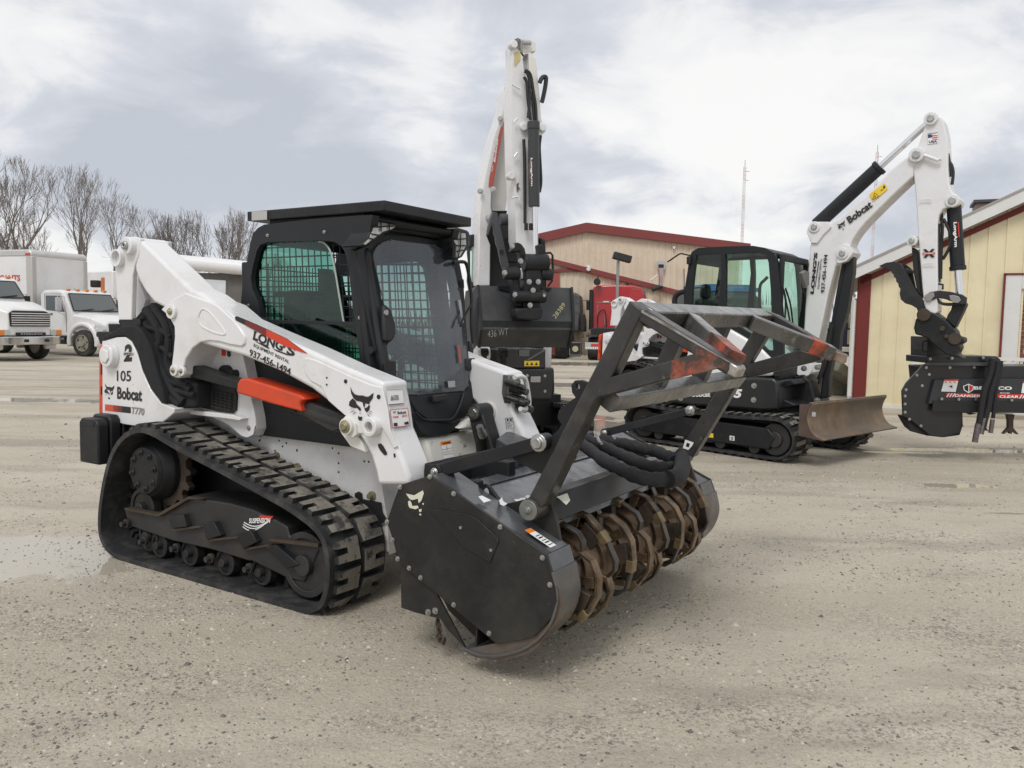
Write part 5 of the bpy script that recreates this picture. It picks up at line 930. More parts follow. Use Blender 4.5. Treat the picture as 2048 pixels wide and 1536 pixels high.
# ================================================================ flail mower hanging from the coupler
FW = Fr((4.1, 9.95, 0), radians(2)); FM = empty('flail_mower', FW, 'black hydraulic flail mower head with red danger strip, hanging on the right excavator', 'mower head')
def f(st, y=0, z='I'): return FW.P(z, st, Y=y)
b = B(); b.prism(f('530,945 565,880 630,810 710,722 740,715 1240,738 1240,1130 1045,1135 1050,1240 1020,1300 880,1340 770,1325 600,1190 540,1160', -.02), (0, .03, 0)); ep = b.done('end_plate', SLOPE, FM, bevel=.004)
b = B(); b.prism(f('740,735 2200,730 2200,1140 800,1115 770,1060', .01), (0, .45, 0)); hb = b.done('mower_housing', SLOPE, FM, bevel=.015)
b = B(); b.prism(f('810,850 2200,840 2200,1055 755,1055', -.06), (0, .06, 0)); fpn = b.done('front_panel', mat('satin grey-black panel', (.028, .031, .036), .4), FM, bevel=.003)
b = B(); b.prism(f('800,1030 2200,1035 2200,1150 785,1120', -.075), (0, .02, 0)); b.done('rubber_skirt', BLK, FM)
b = B(); b.prism(f('740,650 960,645 1340,650 1375,680 1370,722 1200,725 740,708', -.05), (0, .5, 0)); b.prism(f('745,480 900,600 1080,655 745,660', .0), (0, .4, 0)); b.done('mount_frame', SLOPE, FM, bevel=.01)
b = B(); b.prism(f('735,705 1280,705 1280,735 735,728', -.08), (0, .03, 0)); b.done('mount_rail', GREYP, FM, bevel=.004)
b = B(); b.tube(f('742,520 715,520 704,535 703,595 715,612 745,610', .0), .012, n=8); b.done('lift_handle', BLK, FM)
b = B()
for st in ('735,748', '937,748', '1145,745', '655,812', '760,806', '700,902', '563,937', '554,990', '554,1058', '554,1128', '592,1188', '690,1245'): b.bolt(f(st, -.02)[0], (0, -1, 0), .013, .012)
for st in ('868,1015', '1013,1018', '1160,1020', '1465,1026', '770,672', '955,668', '1222,665'): b.bolt(f(st, -.09)[0], (0, -1, 0), .013, .012)
b.split('mower_bolt', STEEL, FM)
b = B(); b.prism(f('800,1130 1030,1130 1030,1240 800,1260', .0), (0, .3, 0)); b.done('end_skid', SLOPE, FM)
b = B(); b.prism(f('540,1160 600,1262 650,1303 740,1328 880,1343 1020,1323 1048,1240 1045,1135', .03), (0, .15, 0)); b.done('skid_core', BLK, FM)
b = B()
b.m = 0; dquad(b, f('890,845 1010,845 985,955 862,950', -.06), (0, -1, 0), .004); b.m = 1; dquad(b, f('890,845 1010,845 1008,860 886,860', -.06), (0, -1, 0), .006); b.m = 2
for k in range(3): dquad(b, f('%d,870 %d,862 %d,884' % (885+k*38, 900+k*38, 915+k*38), -.06), (0, -1, 0), .006)
b.m = 3; dquad(b, f('925,905 940,905 955,895 958,925 945,915 928,910', -.06), (0, -1, 0), .007); b.m = 0; dquad(b, f('1560,865 1700,865 1700,965 1545,965', -.06), (0, -1, 0), .004); b.m = 1; dquad(b, f('1560,865 1700,865 1700,880 1556,880', -.06), (0, -1, 0), .006)
b.m = 0; tquad(b, 'BRADCO', *f('1140,936 1465,938 1140,906', -.06), bold=.04, off=.006); dquad(b, f('1048,905 1095,885 1140,905 1135,940 1095,965 1055,940', -.06), (0, -1, 0), .004); b.m = 3; dquad(b, f('1056,908 1093,893 1093,955 1062,936', -.06), (0, -1, 0), .006); b.m = 1; dquad(b, f('1100,893 1132,908 1128,936 1100,955', -.06), (0, -1, 0), .006)
dquad(b, f('905,965 1750,978 1750,1012 900,998', -.06), (0, -1, 0), .004); b.m = 0; tquad(b, 'DANGER STAY CLEAR', *f('975,997 1520,1008 980,974', -.06), bold=.03, off=.007)
for k in range(3): dquad(b, f('%d,998 %d,966 %d,966 %d,998' % (903+k*24, 925+k*24, 935+k*24, 913+k*24), -.06), (0, -1, 0), .007); dquad(b, f('%d,1010 %d,976 %d,976 %d,1010' % (1525+k*24, 1545+k*24, 1555+k*24, 1535+k*24), -.06), (0, -1, 0), .007)
tquad(b, 'MULCHER', *f('1362,968 1446,970 1362,958', -.06), bold=.02, off=.007); b.done('panel_lettering', [DWHITE, DRED, DORG, DBLACK], fpn, smooth=False)
for pts, r in (('1300,670 1290,760 1265,850 1230,950 1205,1100 1185,1230', .035), ('1345,690 1335,800 1290,950 1270,1060 1235,1200 1215,1280', .035), ('1375,690 1370,780 1340,900 1320,1050 1305,1180', .022)):
    b = B(); b.tube(f(pts, -.16), r, n=10, smooth=5); b.done('hanging_hose', HOSE, FM)
b = B()
for pts, r in (('1180,1225 1150,1385', .034), ('1235,1180 1200,1315', .033), ('1302,1190 1285,1305', .026), ('1305,665 1300,720', .028)): q = f(pts, -.16); b.cyl(q[0], q[1], r, n=14)
b.split('hose_coupler', mat('worn knurled steel', (.16, .14, .14), .45, metal=.6, var=.4, vs_=40), FM)
b = B()
for pts in ('1430,1150 1440,1200 1440,1260 1395,1310 1400,1315 1445,1285 1452,1312 1468,1312 1472,1285 1515,1318 1522,1312 1480,1262 1480,1200 1492,1150', '1085,1130 1110,1150 1170,1140', '1030,1225 1062,1250 1030,1250'): b.prism(f(pts, .1), (0, .05, 0))
b.prism(f('1215,1240 1240,1275 1268,1290 1250,1262', .1), (0, .05, 0)); b.split('flail_tool', mat('rusty flail', (.06, .035, .025), .6), FM)

# ================================================================ excavator facing the camera (middle)
E4 = Fr((.0, 11.6, 0), radians(-70)); XM = empty('excavator', E4, 'white and dark excavator with upright boom and wide grey bucket marked 28389', 'excavator', 'white excavators')
def v(z, st, **k): return E4.P(z, st, **k)
crawler(XM, -1.1, .4, -1.2, 1.15, .5); crawler(XM, .35, .4, -1.2, 1.15, .5)
b = B(); b.bb(-.6, .6, -.8, .5, .2, .62); b.done('undercarriage', DARK, XM)
X1 = 1.15
b = B(); p_ = v('L', '540,905 1095,898 1100,1110 1085,1170 1060,1190 500,1190', X=X1); b.prism(p_, (-1.5, 0, 0)); lb = b.done('lower_body', SLOPE, XM, bevel=.04, seg=3)
b = B(); b.prism(v('L', '590,740 1015,735 1015,905 590,905', X=X1), (-1.2, 0, 0)); b.done('front_cowl', SLOPE, XM, bevel=.01)
b = B(); q_ = v('L', '780,745 870,745 870,800 780,800', X=X1); b.m = 0; dquad(b, q_, (1, 0, 0), .01); b.prism(v('L', '840,835 1010,735 1015,750 870,835', X=X1+.02), (-.02, 0, 0)); b.done('cowl_window', GDARK, XM, smooth=False)
b = B(); b.m = 0; dquad(b, v('L', '825,840 957,840 957,888 825,888', X=X1), (1, 0, 0), .01); b.m = 1
for k in (0, 1, 2): dquad(b, v('L', '%d,878 %d,850 %d,878' % (838+k*40, 850+k*40, 864+k*40), X=X1), (1, 0, 0), .013)
b.m = 2; dquad(b, v('L', '882,978 968,976 966,1028 880,1028', X=X1), (1, 0, 0), .01); b.done('body_label', [DYEL, DBLACK, DGREY], lb, smooth=False)
b = B()
for st in ('852,970', '1008,974', '1008,1108', '762,685', '908,684'): b.bolt(v('L', st, X=X1 if st[:3] != '762' and st[:3] != '908' else 1.9)[0], (1, 0, 0), .014, .014)
b.split('body_bolt', STEEL, XM)
b = B()
for x in (470, 640): q = v('L', '%d,770' % x, X=X1+.15)[0]; b.cyl(q-V((0, .05, 0)), q+V((0, .05, 0)), .06, n=18); b.prism([q+V((-.03, -.03, 0)), q+V((.05, -.03, 0)), q+V((.02, -.03, -.5)), q+V((-.06, -.03, -.5))], (0, .06, 0))
b.done('boom_cylinder', DARK, XM, bevel=.006)
b = B(); q = v('L', '455,780', X=X1+.1)[0]; b.cyl(q-V((0, .08, 0)), q+V((0, .08, 0)), .1, n=20); b.done('swing_pin', WHITE, XM)
# cab box
xc = .95
fo = v('D', '925,345 985,330 1300,345 1470,365 1500,400 1512,560 1512,740 1505,1100 980,1100 905,700', X=xc); fi_ = v('D', '905,470 985,400 1270,360 1455,380 1475,440 1470,740 1000,740 930,700', X=xc)
b = B(); b.prism(fo, (-.07, 0, 0), [fi_]); b.done('cab_front', PLAST, XM, bevel=.02)
y1 = max(q.y for q in fo); y0 = min(q.y for q in fo); zt = max(q.z for q in fo)
b = B(); b.add([q-V((.03, 0, 0)) for q in fi_], [tuple(range(len(fi_)))]); b.done('windscreen', GE85, XM, smooth=False)
b = B(); b.bb(-.35, xc-.05, y0, y1, zt-.12, zt-.02); b.done('cab_roof', PLAST, XM, bevel=.04, seg=3)
b = B()
for yy in (y0, y1-.06):
    b.bb(-.35, xc-.06, yy, yy+.06, .9, 1.35); b.bb(-.35, -.25, yy, yy+.06, 1.35, zt-.1); b.bb(.1, .16, yy, yy+.06, 1.35, zt-.1)
b.bb(-.35, -.3, y0, y1, .9, 1.5); b.done('cab_shell', PLAST, XM, bevel=.01)
b = B(); b.bb(-.1, .3, y0+.35, y1-.35, .95, 1.35); b.bb(-.15, 0, y0+.35, y1-.35, 1.35, 2.1); b.done('driver_seat', BLK, XM, bevel=.05)
b = B(); b.bb(-1.3, -.3, -1.0, .75, .8, 1.5); b.done('engine_cover', WHITE, XM, bevel=.08, seg=3)
b = B(); b.tube(v('D', '1505,485 1540,482 1555,500 1558,640 1550,700 1520,740', X=xc+.1), .014, n=8); b.done('grab_bar', BLK, XM)
b = B(); b.prism(v('E', '405,885 425,880 437,945 405,948', X=xc), (-.04, 0, 0)); b.done('cab_mirror', BLK, XM, bevel=.01)
b = B(); b.prism(v('D', '1160,200 1265,200 1265,260 1160,260', X=1.35), (-.12, 0, 0)); b.prism(v('D', '1180,370 1280,350 1290,560 1185,545', X=1.2), (-.1, 0, 0)); b.done('boom_lamp', BLK, XM, bevel=.01)
# boom: side plate, front flange
fy = -.62
sd = [V((.05, fy, 2.1)), V((.05, fy, 2.6)), V((.0, fy, 3.0)), V((.02, fy, 3.42)), V((.30, fy, 3.62)), V((.80, fy, 3.92)), V((1.0, fy, 4.3)), V((1.06, fy, 4.54)), V((1.2, fy, 4.55)), V((1.25, fy, 4.35)), V((1.1, fy, 3.9)), V((.85, fy, 3.55)), V((.6, fy, 3.1)), V((.5, fy, 2.6)), V((.5, fy, 2.1)), V((.6, fy, 1.0)), V((.2, fy, 1.0))]
b = B(); L_ = v('E', '245,1310 250,1100 252,950 258,880 270,800 290,700 320,560 350,470 372,400 380,320 395,280 412,278 415,320 405,400 395,440 375,480 350,600 320,760 312,900 318,930 290,1050 310,1100 308,1310', X=1.15)
b.prism(L_, (-.3, 0, 0)); bmm = b.done('boom', WHITE, XM, bevel=.015)
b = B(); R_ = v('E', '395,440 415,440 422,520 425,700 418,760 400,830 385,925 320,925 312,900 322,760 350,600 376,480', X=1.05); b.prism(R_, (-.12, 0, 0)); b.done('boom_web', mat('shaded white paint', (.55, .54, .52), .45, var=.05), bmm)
b = B(); b.m = 0; dquad(b, v('E', '360,500 375,488 370,530 345,660 322,800 298,805 302,760 330,620', X=1.15), (1, 0, 0), .012); b.m = 1; tquad(b, 'Bobcat', *v('E', '332,680 348,560 322,672', X=1.15), bold=.03, off=.015); b.m = 1; cathead(b, *v('E', '318,730 326,692 310,728', X=1.15), off=.015, detail=5); b.done('boom_decal', [mat('faded red decal', (.42, .10, .08)), DWHITE], bmm, smooth=False)
b = B()
for st in ('300,960', '325,818', '362,455', '395,300', '258,825'): q = v('E', st, X=1.18)[0]; b.bolt(q, (1, -.5, 0), .028, .03)
b.split('boom_pin', STEEL, XM)
b = B(); b.prism(v('E', '318,925 395,925 390,950 420,950 425,1180 480,1180 480,1310 308,1310 312,1120 296,1050 300,990', X=.98), (-.15, 0, 0)); b.done('boom_shadow_fill', BLK, XM)  # flat black slab modelled as the shade behind the boom
b = B(); b.prism(v('E', '322,930 345,935 360,1000 385,1120 405,1200 398,1230 380,1235 362,1180 352,1120 340,1090 338,1060 330,1040 328,1010 318,990 300,1050 296,1030 305,975', X=1.45), (-.06, 0, 0)); b.cyl(*v('E', '360,970 440,972', X=1.4), .07, n=16); b.done('thumb', GREYP, XM, bevel=.006)
b = B(); q = v('E', '366,1135', X=1.46)[0]; b.cyl(q, q+V((.006, 0, 0)), .03, n=8); b.done('thumb_hole', BLK, XM)
# stick (front view)
XS = 1.75
b = B(); b.prism(v('E', '424,72 430,50 450,40 466,48 475,110 480,130 490,118 510,112 522,118 540,150 548,200 556,290 562,350 568,450 580,480 594,490 592,520 575,535 560,540 558,700 552,900 548,1090 545,1160 490,1160 470,1100 450,1100 440,1080 438,950 432,850 428,760 422,700 420,600 418,500 416,350 418,300 424,180', X=XS), (-.26, 0, 0), [v('E', '474,150 484,122 504,122 508,200 500,230 484,235', X=XS)]); ss = b.done('stick', WHITE, XM, bevel=.012)
b = B(); b.prism(v('E', '466,48 530,55 540,60 542,110 510,112 490,118 478,130 470,90', X=XS-.02), (-.2, 0, 0)); b.prism(v('E', '508,120 540,145 552,240 556,290 562,350 568,460 550,470 510,300', X=XS+.01), (-.25, 0, 0)); b.done('stick_plate', CREAMW, ss, bevel=.008)
b = B(); q = v('E', '472,62 515,66', X=XS+.03); b.cyl(q[0], q[1], .03, n=16); b.done('stick_pin', DGREY, XM)
b = B(); dquad(b, v('E', '432,118 460,105 460,150 432,188', X=XS), (1, 0, 0), .01); b.done('stick_label', mat('faded yellow decal', (.55, .45, .18)), ss, smooth=False)
b = B(); dquad(b, v('E', '442,790 455,780 450,800 460,815 448,820 452,835 443,825', X=XS), (1, 0, 0), .01); b.done('stick_mark', mat('brown decal', (.12, .07, .06)), ss, smooth=False)
b = B()
for st in ('482,495', '577,498', '418,745', '430,72'): q = v('E', st, X=XS+.04)[0]; b.cyl(q-V((.1, 0, 0)), q+V((.01, 0, 0)), .045, n=20)
b.split('stick_boss', WHITE, XM, bevel=.006)
b = B()
for st in ('420,278 440,290 462,302', '430,475 438,462 450,455', '430,650 438,640 450,628', '422,862 430,855 450,855 458,862 455,870'): b.tube(v('E', st, X=XS+.05), .012, n=6)
b.split('hose_bracket', WHITE, XM)
c = v('E', '530,470 533,905', X=XS+.12); b = B(); b.cyl(c[0], c[1], .066, n=24); b.cyl(c[0]-V((0, 0, .0)), c[0]+(c[1]-c[0])*.09, .074, n=24); b.done('bucket_cylinder', mat('dark grey cylinder', (.035, .037, .04), .4), XM, bevel=.006)
c2 = v('E', '537,905 540,1160', X=XS+.12); b = B(); b.cyl(c2[0], c2[1], .033, n=16); b.done('bucket_rod', CHROME, XM)
b = B(); tquad(b, 'LongArm', *v('E', '512,655 514,800 524,655', X=XS+.19), bold=.04, off=.004); b.m = 1; dquad(b, v('E', '507,680 510,680 512,770 509,770', X=XS+.19), (1, 0, 0), .004); b.done('cylinder_lettering', [DWHITE, DRED], XM, smooth=False)
b = B()
for st, r in (('484,210 500,225 512,280 508,380 502,450', .018), ('488,205 515,230 530,320 540,380 545,465', .018), ('480,240 495,270 500,350 515,460', .018), ('562,270 570,250 582,240 594,245 590,290 578,350 572,370', .026), ('480,560 484,680 486,900 486,990', .02), ('566,540 560,600 565,700 568,780 560,830', .02), ('498,300 520,330 528,400 532,465', .015)): b.tube(v('E', st, X=XS+.06), r, n=8, smooth=4)
b.done('stick_hose', HOSE2, XM)
b = B(); b.cyl(*v('E', '492,990 492,1025', X=XS+.08), .022); b.cyl(*v('E', '516,990 516,1025', X=XS+.08), .022); b.split('hose_clip', BLK, XM)
# coupler and linkage
XC = 2.32
b = B(); b.prism(v('D', '1262,410 1290,400 1320,415 1345,450 1360,520 1330,560 1310,540 1305,470 1270,480 1240,470', X=XC), (-.12, 0, 0)); b.prism(v('D', '1445,420 1480,415 1505,470 1515,540 1500,600 1470,600 1460,520', X=XC), (-.12, 0, 0)); b.cyl(*v('D', '1330,560 1515,560', X=XC), .1, n=20); b.done('coupler_link', DARK, XM, bevel=.015)
b = B(); b.prism(v('D', '1355,600 1470,600 1480,680 1462,860 1470,915 1340,915 1330,830 1350,720', X=XC+.05), (-.2, 0, 0)); b.prism(v('D', '1245,670 1290,600 1310,620 1300,700 1320,800 1330,900 1290,900 1262,800', X=XC), (-.15, 0, 0)); b.cyl(*v('D', '1180,640 1300,640', X=XC), .07, n=16); b.cyl(*v('D', '1460,640 1545,650', X=XC), .07, n=16); b.cyl(*v('D', '1255,820 1500,820', X=XC+.05), .07, n=16); b.prism(v('D', '1280,910 1480,905 1482,940 1470,985 1440,1000 1290,990 1275,960', X=XC+.12), (-.2, 0, 0)); b.done('quick_coupler', DARK, XM, bevel=.015)
b = B()
for st in ('1245,430', '1310,545', '1187,635', '1268,805', '1488,810', '1382,885', '1375,705', '1445,705', '1405,770'): q = v('D', st, X=XC+.1)[0]; b.bolt(q, (1, 0, 0), .022, .02)
b.split('coupler_bolt', STEEL, XM)
b = B(); b.prism(v('D', '1310,600 1345,600 1340,680 1312,690', X=XC-.05), (-.1, 0, 0)); b.done('stick_end', WHITE, XM, bevel=.01)
# bucket: curled, back towards the camera
XB = 2.0
top = v('D', '975,735 1700,752', X=XB); mid = v('D', '1000,1000 1715,1010', X=XB+.22); low = v('D', '1000,1070 1710,1075', X=XB+.24); bot = v('D', '985,1205 1680,1210', X=XB+.12)
sec = lambda k: [top[k], mid[k], low[k], bot[k], bot[k]+V((-.25, 0, .02)), V((XB-.55, bot[k].y, .5*(bot[k].z+mid[k].z))), V((XB-.45, top[k].y, top[k].z-.05))]
b = B(); A_, C_ = sec(0), sec(1); n_ = len(A_)
b.add(A_+C_, [(i, i+1, n_+i+1, n_+i) for i in range(5)]+[tuple(range(n_)), tuple(range(n_, 2*n_))][:0]+[(0, 1, 2, 3, 4, 5, 6), (7, 8, 9, 10, 11, 12, 13)])
bk = b.done('bucket', mat('grey bucket paint', (.027, .029, .033), .42, var=.15, dirt=(.09, .085, .07), dirt_amt=.35, ds=3), XM, ang=20)
b = B(); b.prism(v('D', '1010,1000 1715,1010 1712,1072 1005,1066', X=XB+.235), (-.01, 0, 0)); b.done('wear_band', DARK, bk, bevel=.003)
b = B(); b.ribbon([A_[i]+V((.01, -.01, 0)) for i in range(4)], (0, .03, 0), .02); b.ribbon([C_[i]+V((.01, -.02, 0)) for i in range(4)], (0, .03, 0), .02); b.v = b.v; b.split('bucket_edge', DARK, bk)
sp2 = v('D', '945,770 975,730 1000,900 1000,1100 960,1220 940,1200 930,900', X=XB+.1); b = B(); b.prism(sp2, (-.03, 0, 0)); b.done('bucket_cheek', GREYP, bk)
b = B(); b.prism(v('D', '1135,730 1250,735 1262,760 1240,765 1230,830 1220,790 1190,775 1150,760', X=XB+.05), (-.03, 0, 0)); b.prism(v('D', '1470,745 1555,748 1545,762 1500,775 1480,790', X=XB+.05), (-.03, 0, 0)); b.split('bucket_ear', DARK, bk, bevel=.004)
def bface(t0, t1, st, bold, m_, off=.03):
    pass
b = B(); b.m = 0
tquad(b, '28389', *v('D', '1562,990 1640,885 1540,968', X=XB+.16), bold=-.012, off=.06); b.m = 1; tquad(b, '436 WT', *v('D', '1045,1132 1200,1112 1045,1080', X=XB+.20), bold=-.018, off=.06); b.done('marker_writing', [CHALK, CHALKW], bk, smooth=False)
# ================================================================ buildings
def sid(name, c, rough=.6, **k): return mat(name, c, rough, var=.05, vs_=1.2, **k)
BEIGE = sid('beige metal siding', (.66, .575, .45), dirt=(.30, .24, .17), dirt_amt=.35, ds=1.2)
CREAM = sid('cream metal siding', (.74, .66, .45), dirt=(.50, .40, .22), dirt_amt=.3, ds=1.5)
BURG = sid('burgundy metal trim', (.19, .040, .036)); BURG2 = sid('dark red trim', (.15, .016, .013)); WTRIM = mat('white trim', (.66, .66, .65), .5, var=.04)
Wh = Fr((2.3, 46, 0), 0); WR = empty('warehouse', Wh, 'long beige metal warehouse with burgundy roof trim, behind the red semi tractor', 'warehouse')
def clipwall(pts, x0, step, w_, d_, y, b):
    xs = [q.x for q in pts]; 
    def ztop(x, up=True):
        zs = []
        n = len(pts)
        for i in range(n):
            a, c = pts[i], pts[(i+1) % n]
            if min(a.x, c.x) <= x <= max(a.x, c.x) and abs(a.x-c.x) > 1e-6: zs.append(a.z+(c.z-a.z)*(x-a.x)/(c.x-a.x))
        return (max(zs), min(zs)) if zs else (0, 0)
    x = min(xs)+step/2
    while x < max(xs):
        t, bo = ztop(x); b.bb(x-w_/2, x+w_/2, y-d_, y, bo, t-.02); x += step
up_ = [Wh.on(x, y, Y=0) for x, y in ((1030, 490), (1172, 457), (1480, 495))]; zb_ = -.02
wall = [V((up_[0].x, 0, zb_)), *up_, V((up_[2].x, 0, zb_))]
b = B(); b.prism(wall, (0, 30, 0)); clipwall(wall, 0, .33, .07, .05, 0, b); b.done('wall', BEIGE, WR, smooth=False)
b = B(); b.ribbon([up_[0]+V((-.3, -.25, -.02)), up_[1]+V((0, -.25, .05)), up_[2]+V((.5, -.25, -.05))], (0, 30.3, 0), .25); 
for a, c in ((0, 1), (1, 2)): b.prism([up_[a]+V((0, -.3, -.2)), up_[c]+V((0, -.3, -.2)), up_[c]+V((0, -.3, .06)), up_[a]+V((0, -.3, .06))], (0, .2, 0))
b.done('roof', BURG, WR)
Lf = Fr((2.3, 42.5, 0), 0)
l_ = [Lf.on(x, y, Y=0) for x, y in ((1010, 500), (1095, 520), (1370, 592), (1420, 605))]
for q in l_: q.y -= 3.5
lw_ = [V((l_[0].x, -3.5, zb_)), *l_, V((l_[-1].x, -3.5, zb_))]
b = B(); b.prism(lw_, (0, 3.4, 0)); clipwall(lw_, 0, .33, .07, .05, -3.5, b); b.done('side_wing_wall', BEIGE, WR, smooth=False)
b = B(); b.prism([l_[0]+V((0, -.25, -.12)), l_[-1]+V((.3, -.25, -.12)), l_[-1]+V((.3, -.25, .14)), l_[0]+V((0, -.25, .14))], (0, 3.9, 0)); b.done('side_wing_roof', BURG, WR)
def lf(st): return [q-V((0, 3.52, 0)) for q in [Lf.on(x, y, Y=-.0) for x, y in px('K', st)]]
b = B(); b.prism([q-V((0, .15, 0)) for q in lf('230,538 550,528 552,558 230,562')], (0, .15, 0)); b.done('door_track', BURG, WR); b = B(); b.prism([q-V((0, .1, 0)) for q in lf('300,566 358,566 358,720 355,1350 300,1350')], (0, .1, 0)); b.prism([q-V((0, .1, 0)) for q in lf('240,566 295,566 295,1350 240,1350')], (0, .1, 0)); b.done('sliding_door', mat('faded red door', (.30, .07, .06), .6), WR)
b = B(); b.prism([q-V((0, .12, 0)) for q in lf('866,585 892,600 892,690 866,690')], (0, .12, 0)); b.prism([q-V((0, .12, 0)) for q in lf('960,632 976,636 976,680 960,680')], (0, .12, 0)); b.split('wall_post', BURG, WR)
b = B(); q = lf('612,540')[0]; b.cyl(q-V((0, .5, 0)), q+V((0, .1, 0)), .1, n=14); b.box(q+V((0, -.1, .15)), (.2, .5, .1)); b.done('security_camera', WTRIM, WR, bevel=.02)
def wh(st, y=-.1): return [Wh.on(x, yy, Y=y) for x, yy in px('K', st)]
b = B(); b.prism(wh('1383,328 1402,328 1402,350 1383,350', -.2), (0, .2, 0)); b.done('wall_light', WTRIM, WR)
b = B(); b.prism(wh('1240,462 1312,464 1310,536 1242,530', -.3), (0, .1, 0)); b.done('wall_sign', mat('grey louvre', (.42, .44, .47), .5), WR)
cs_ = lf('1258,690 1258,520'); b = B(); b.cyl(cs_[0]-V((0, .5, 0)), cs_[1]-V((0, .5, 0)), .12, n=16); b.m = 1; b.cyl(cs_[1]-V((0, .5, .05)), cs_[1]-V((0, .5, -.12)), .14, n=16); b.cyl(cs_[0]+V((-.45, -.5, -.2)), cs_[0]+V((.05, -.5, 0)), .12, n=14); b.m = 0; b.done('chimney_stack', [mat('silver pipe', (.45, .36, .36), .35, metal=.6, var=.2), BLK], WR)
b = B(); b.tube(lf('1180,635 1245,585'), .03, n=5); b.done('stack_brace', STEEL, WR)
# floodlight pole standing in front of the warehouse
Fp = Fr(ground(1231, 716), 0); Fp.o.z = 0; PR = empty('floodlight_pole', Fp, 'thin grey pole with a square floodlight rising behind the red semi cab', 'light pole')
zt = Fp.on(1232, 519, Y=0).z; b = B(); b.cyl((0, 0, 0), (0, 0, zt), .07, n=12); b.done('pole', mat('grey pole', (.30, .30, .30), .5, metal=.4), PR); b = B(); b.box((.18, 0, zt+.1), (.85, .5, .32), Matrix.Rotation(.25, 3, 'Y')); b.done('lamp_head', DARK2, PR, bevel=.03)

# shed
S = Fr(ground(1708, 812), radians(-24)); SR = empty('shed', S, 'cream metal shed with dark red corner trim and white sloping roof edge', 'shed')
def s(z, st, Y=0): return S.P(z, st, Y=Y)
ez = S.on(1712, 548, Y=0).z; rk = S.on(2048, 400, Y=0); sl_ = (rk.z-ez)/rk.x; XL = 7.5
wl = [V((0, 0, -.02)), V((0, 0, ez-.05)), V((XL/2, 0, ez+sl_*XL/2-.05)), V((XL, 0, ez-.05)), V((XL, 0, -.02))]
b = B(); b.prism(wl, (0, 9, 0)); clipwall(wl, 0, .30, .035, .022, 0, b); b.done('wall', CREAM, SR, smooth=False)
b = B(); c0 = S.on(1708, 800, Y=0); b.bb(-.02, .21, -.035, .0, 0, ez); b.bb(-.045, .0, -.02, .2, 0, ez-.1); b.prism([V((0, -.035, ez-.22)), V((XL/2, -.035, ez+sl_*XL/2-.22)), V((XL/2, -.035, ez+sl_*XL/2-.1)), V((0, -.035, ez-.1))], (0, .03, 0)); b.done('corner_trim', BURG2, SR)
b = B(); A_ = [V((-.32, -.30, ez-.22)), V((XL/2, -.30, ez+sl_*(XL/2)-.06)), V((XL/2, -.30, ez+sl_*(XL/2)+.17)), V((-.32, -.30, ez+.02))]; b.prism(A_, (0, .05, 0)); b.done('rake_board', WTRIM, SR)
b = B(); b.prism([V((-.35, -.32, ez-.02)), V((XL/2, -.32, ez+sl_*(XL/2)+.18)), V((XL+.35, -.32, ez-.02)), V((XL+.35, -.32, ez+.03)), V((XL/2, -.32, ez+sl_*(XL/2)+.22)), V((-.35, -.32, ez+.03))], (0, 9.5, 0)); b.done('roof', mat('grey roof sheet', (.32, .30, .28), .5), SR)
b = B(); b.tube([V((-.36, -.28, ez-.10)), V((-.36, 9, ez-.12))], .07, n=8); b.done('gutter', WTRIM, SR)
b = B(); b.tube([V((-.34, -.12, ez-.14)), V((-.2, -.08, ez-.4)), V((-.1, -.02, ez-.55)), V((-.1, -.02, .2))], .045, n=8); b.done('downspout', WTRIM, SR)
b = B()
for yy, zz, ss in ((.7, 1.9, .3), (1.3, 1.6, .25), (.9, 1.25, .28), (2.2, 1.75, .3), (3.2, 1.5, .3)): b.bb(-.22, 0, yy, yy+ss, zz, zz+ss*1.1)
b.split('meter_box', mat('cream meter box', (.42, .38, .25), .5), SR, bevel=.01)
b = B()
for yy in (1.1, 2.6): b.cyl((-.12, yy, .0), (-.12, yy, 2.2), .05, n=10)
b.split('conduit', WTRIM, SR)
b = B(); b.bb(.2, XL, -.03, .0, 0, .07); b.done('base_strip', WTRIM, SR)
d0 = S.on(2011, 550, Y=0); d1 = S.on(2046, 574, Y=0); x0, zt_ = d0.x, d0.z
b = B(); b.bb(x0-.03, x0+.0, -.09, 0, .02, zt_+.03); b.bb(x0-.03, x0+1.6, -.09, 0, zt_, zt_+.03); b.done('door_trim', BURG2, SR)
b = B(); b.bb(x0, x0+.27, -.07, 0, .02, zt_); b.bb(x0+.27, x0+1.5, -.07, 0, zt_-.27, zt_); db_ = b.done('door_frame', WTRIM, SR, bevel=.01)
BRK = mat('brown brick', (.15, .06, .045), .8, var=.4, vs_=9)
b = B(); zz = .0
while zz < zt_-.3:
    xx = x0+.27+(.1 if int(zz/.085) % 2 else 0)-.2
    while xx < x0+1.4: b.bb(max(xx, x0+.27), xx+.2, -.02, .01, zz, zz+.072); xx += .215
    zz += .085
b.done('brick_reveal', BRK, SR)
q = S.on(1990, 412, Y=3); AC = Fr(S.o+S.F*q.x+S.L*2.5, radians(-24)); 
zr = ez+sl_*q.x; b = B(); b.bb(-.45, .45, -.4, .4, zr-.2, zr+.34); ao = b.done('vent_unit', mat('rusty brown louvre', (.17, .12, .10), .6, var=.3), None, bevel=.02); ao.location = AC.o; ao.rotation_euler = (0, 0, AC.yaw)
AE = empty('roof_vent', AC, 'brown louvred vent box sitting on the roof of the cream shed', 'roof vent'); ao.location = (0, 0, 0); ao.rotation_euler = (0, 0, 0); ao.parent = AE
b = B(); b.bb(-.5, .5, -.45, .45, zr+.34, zr+.40); b.done('vent_cap', mat('dark vent cap', (.05, .05, .05), .5), AE)
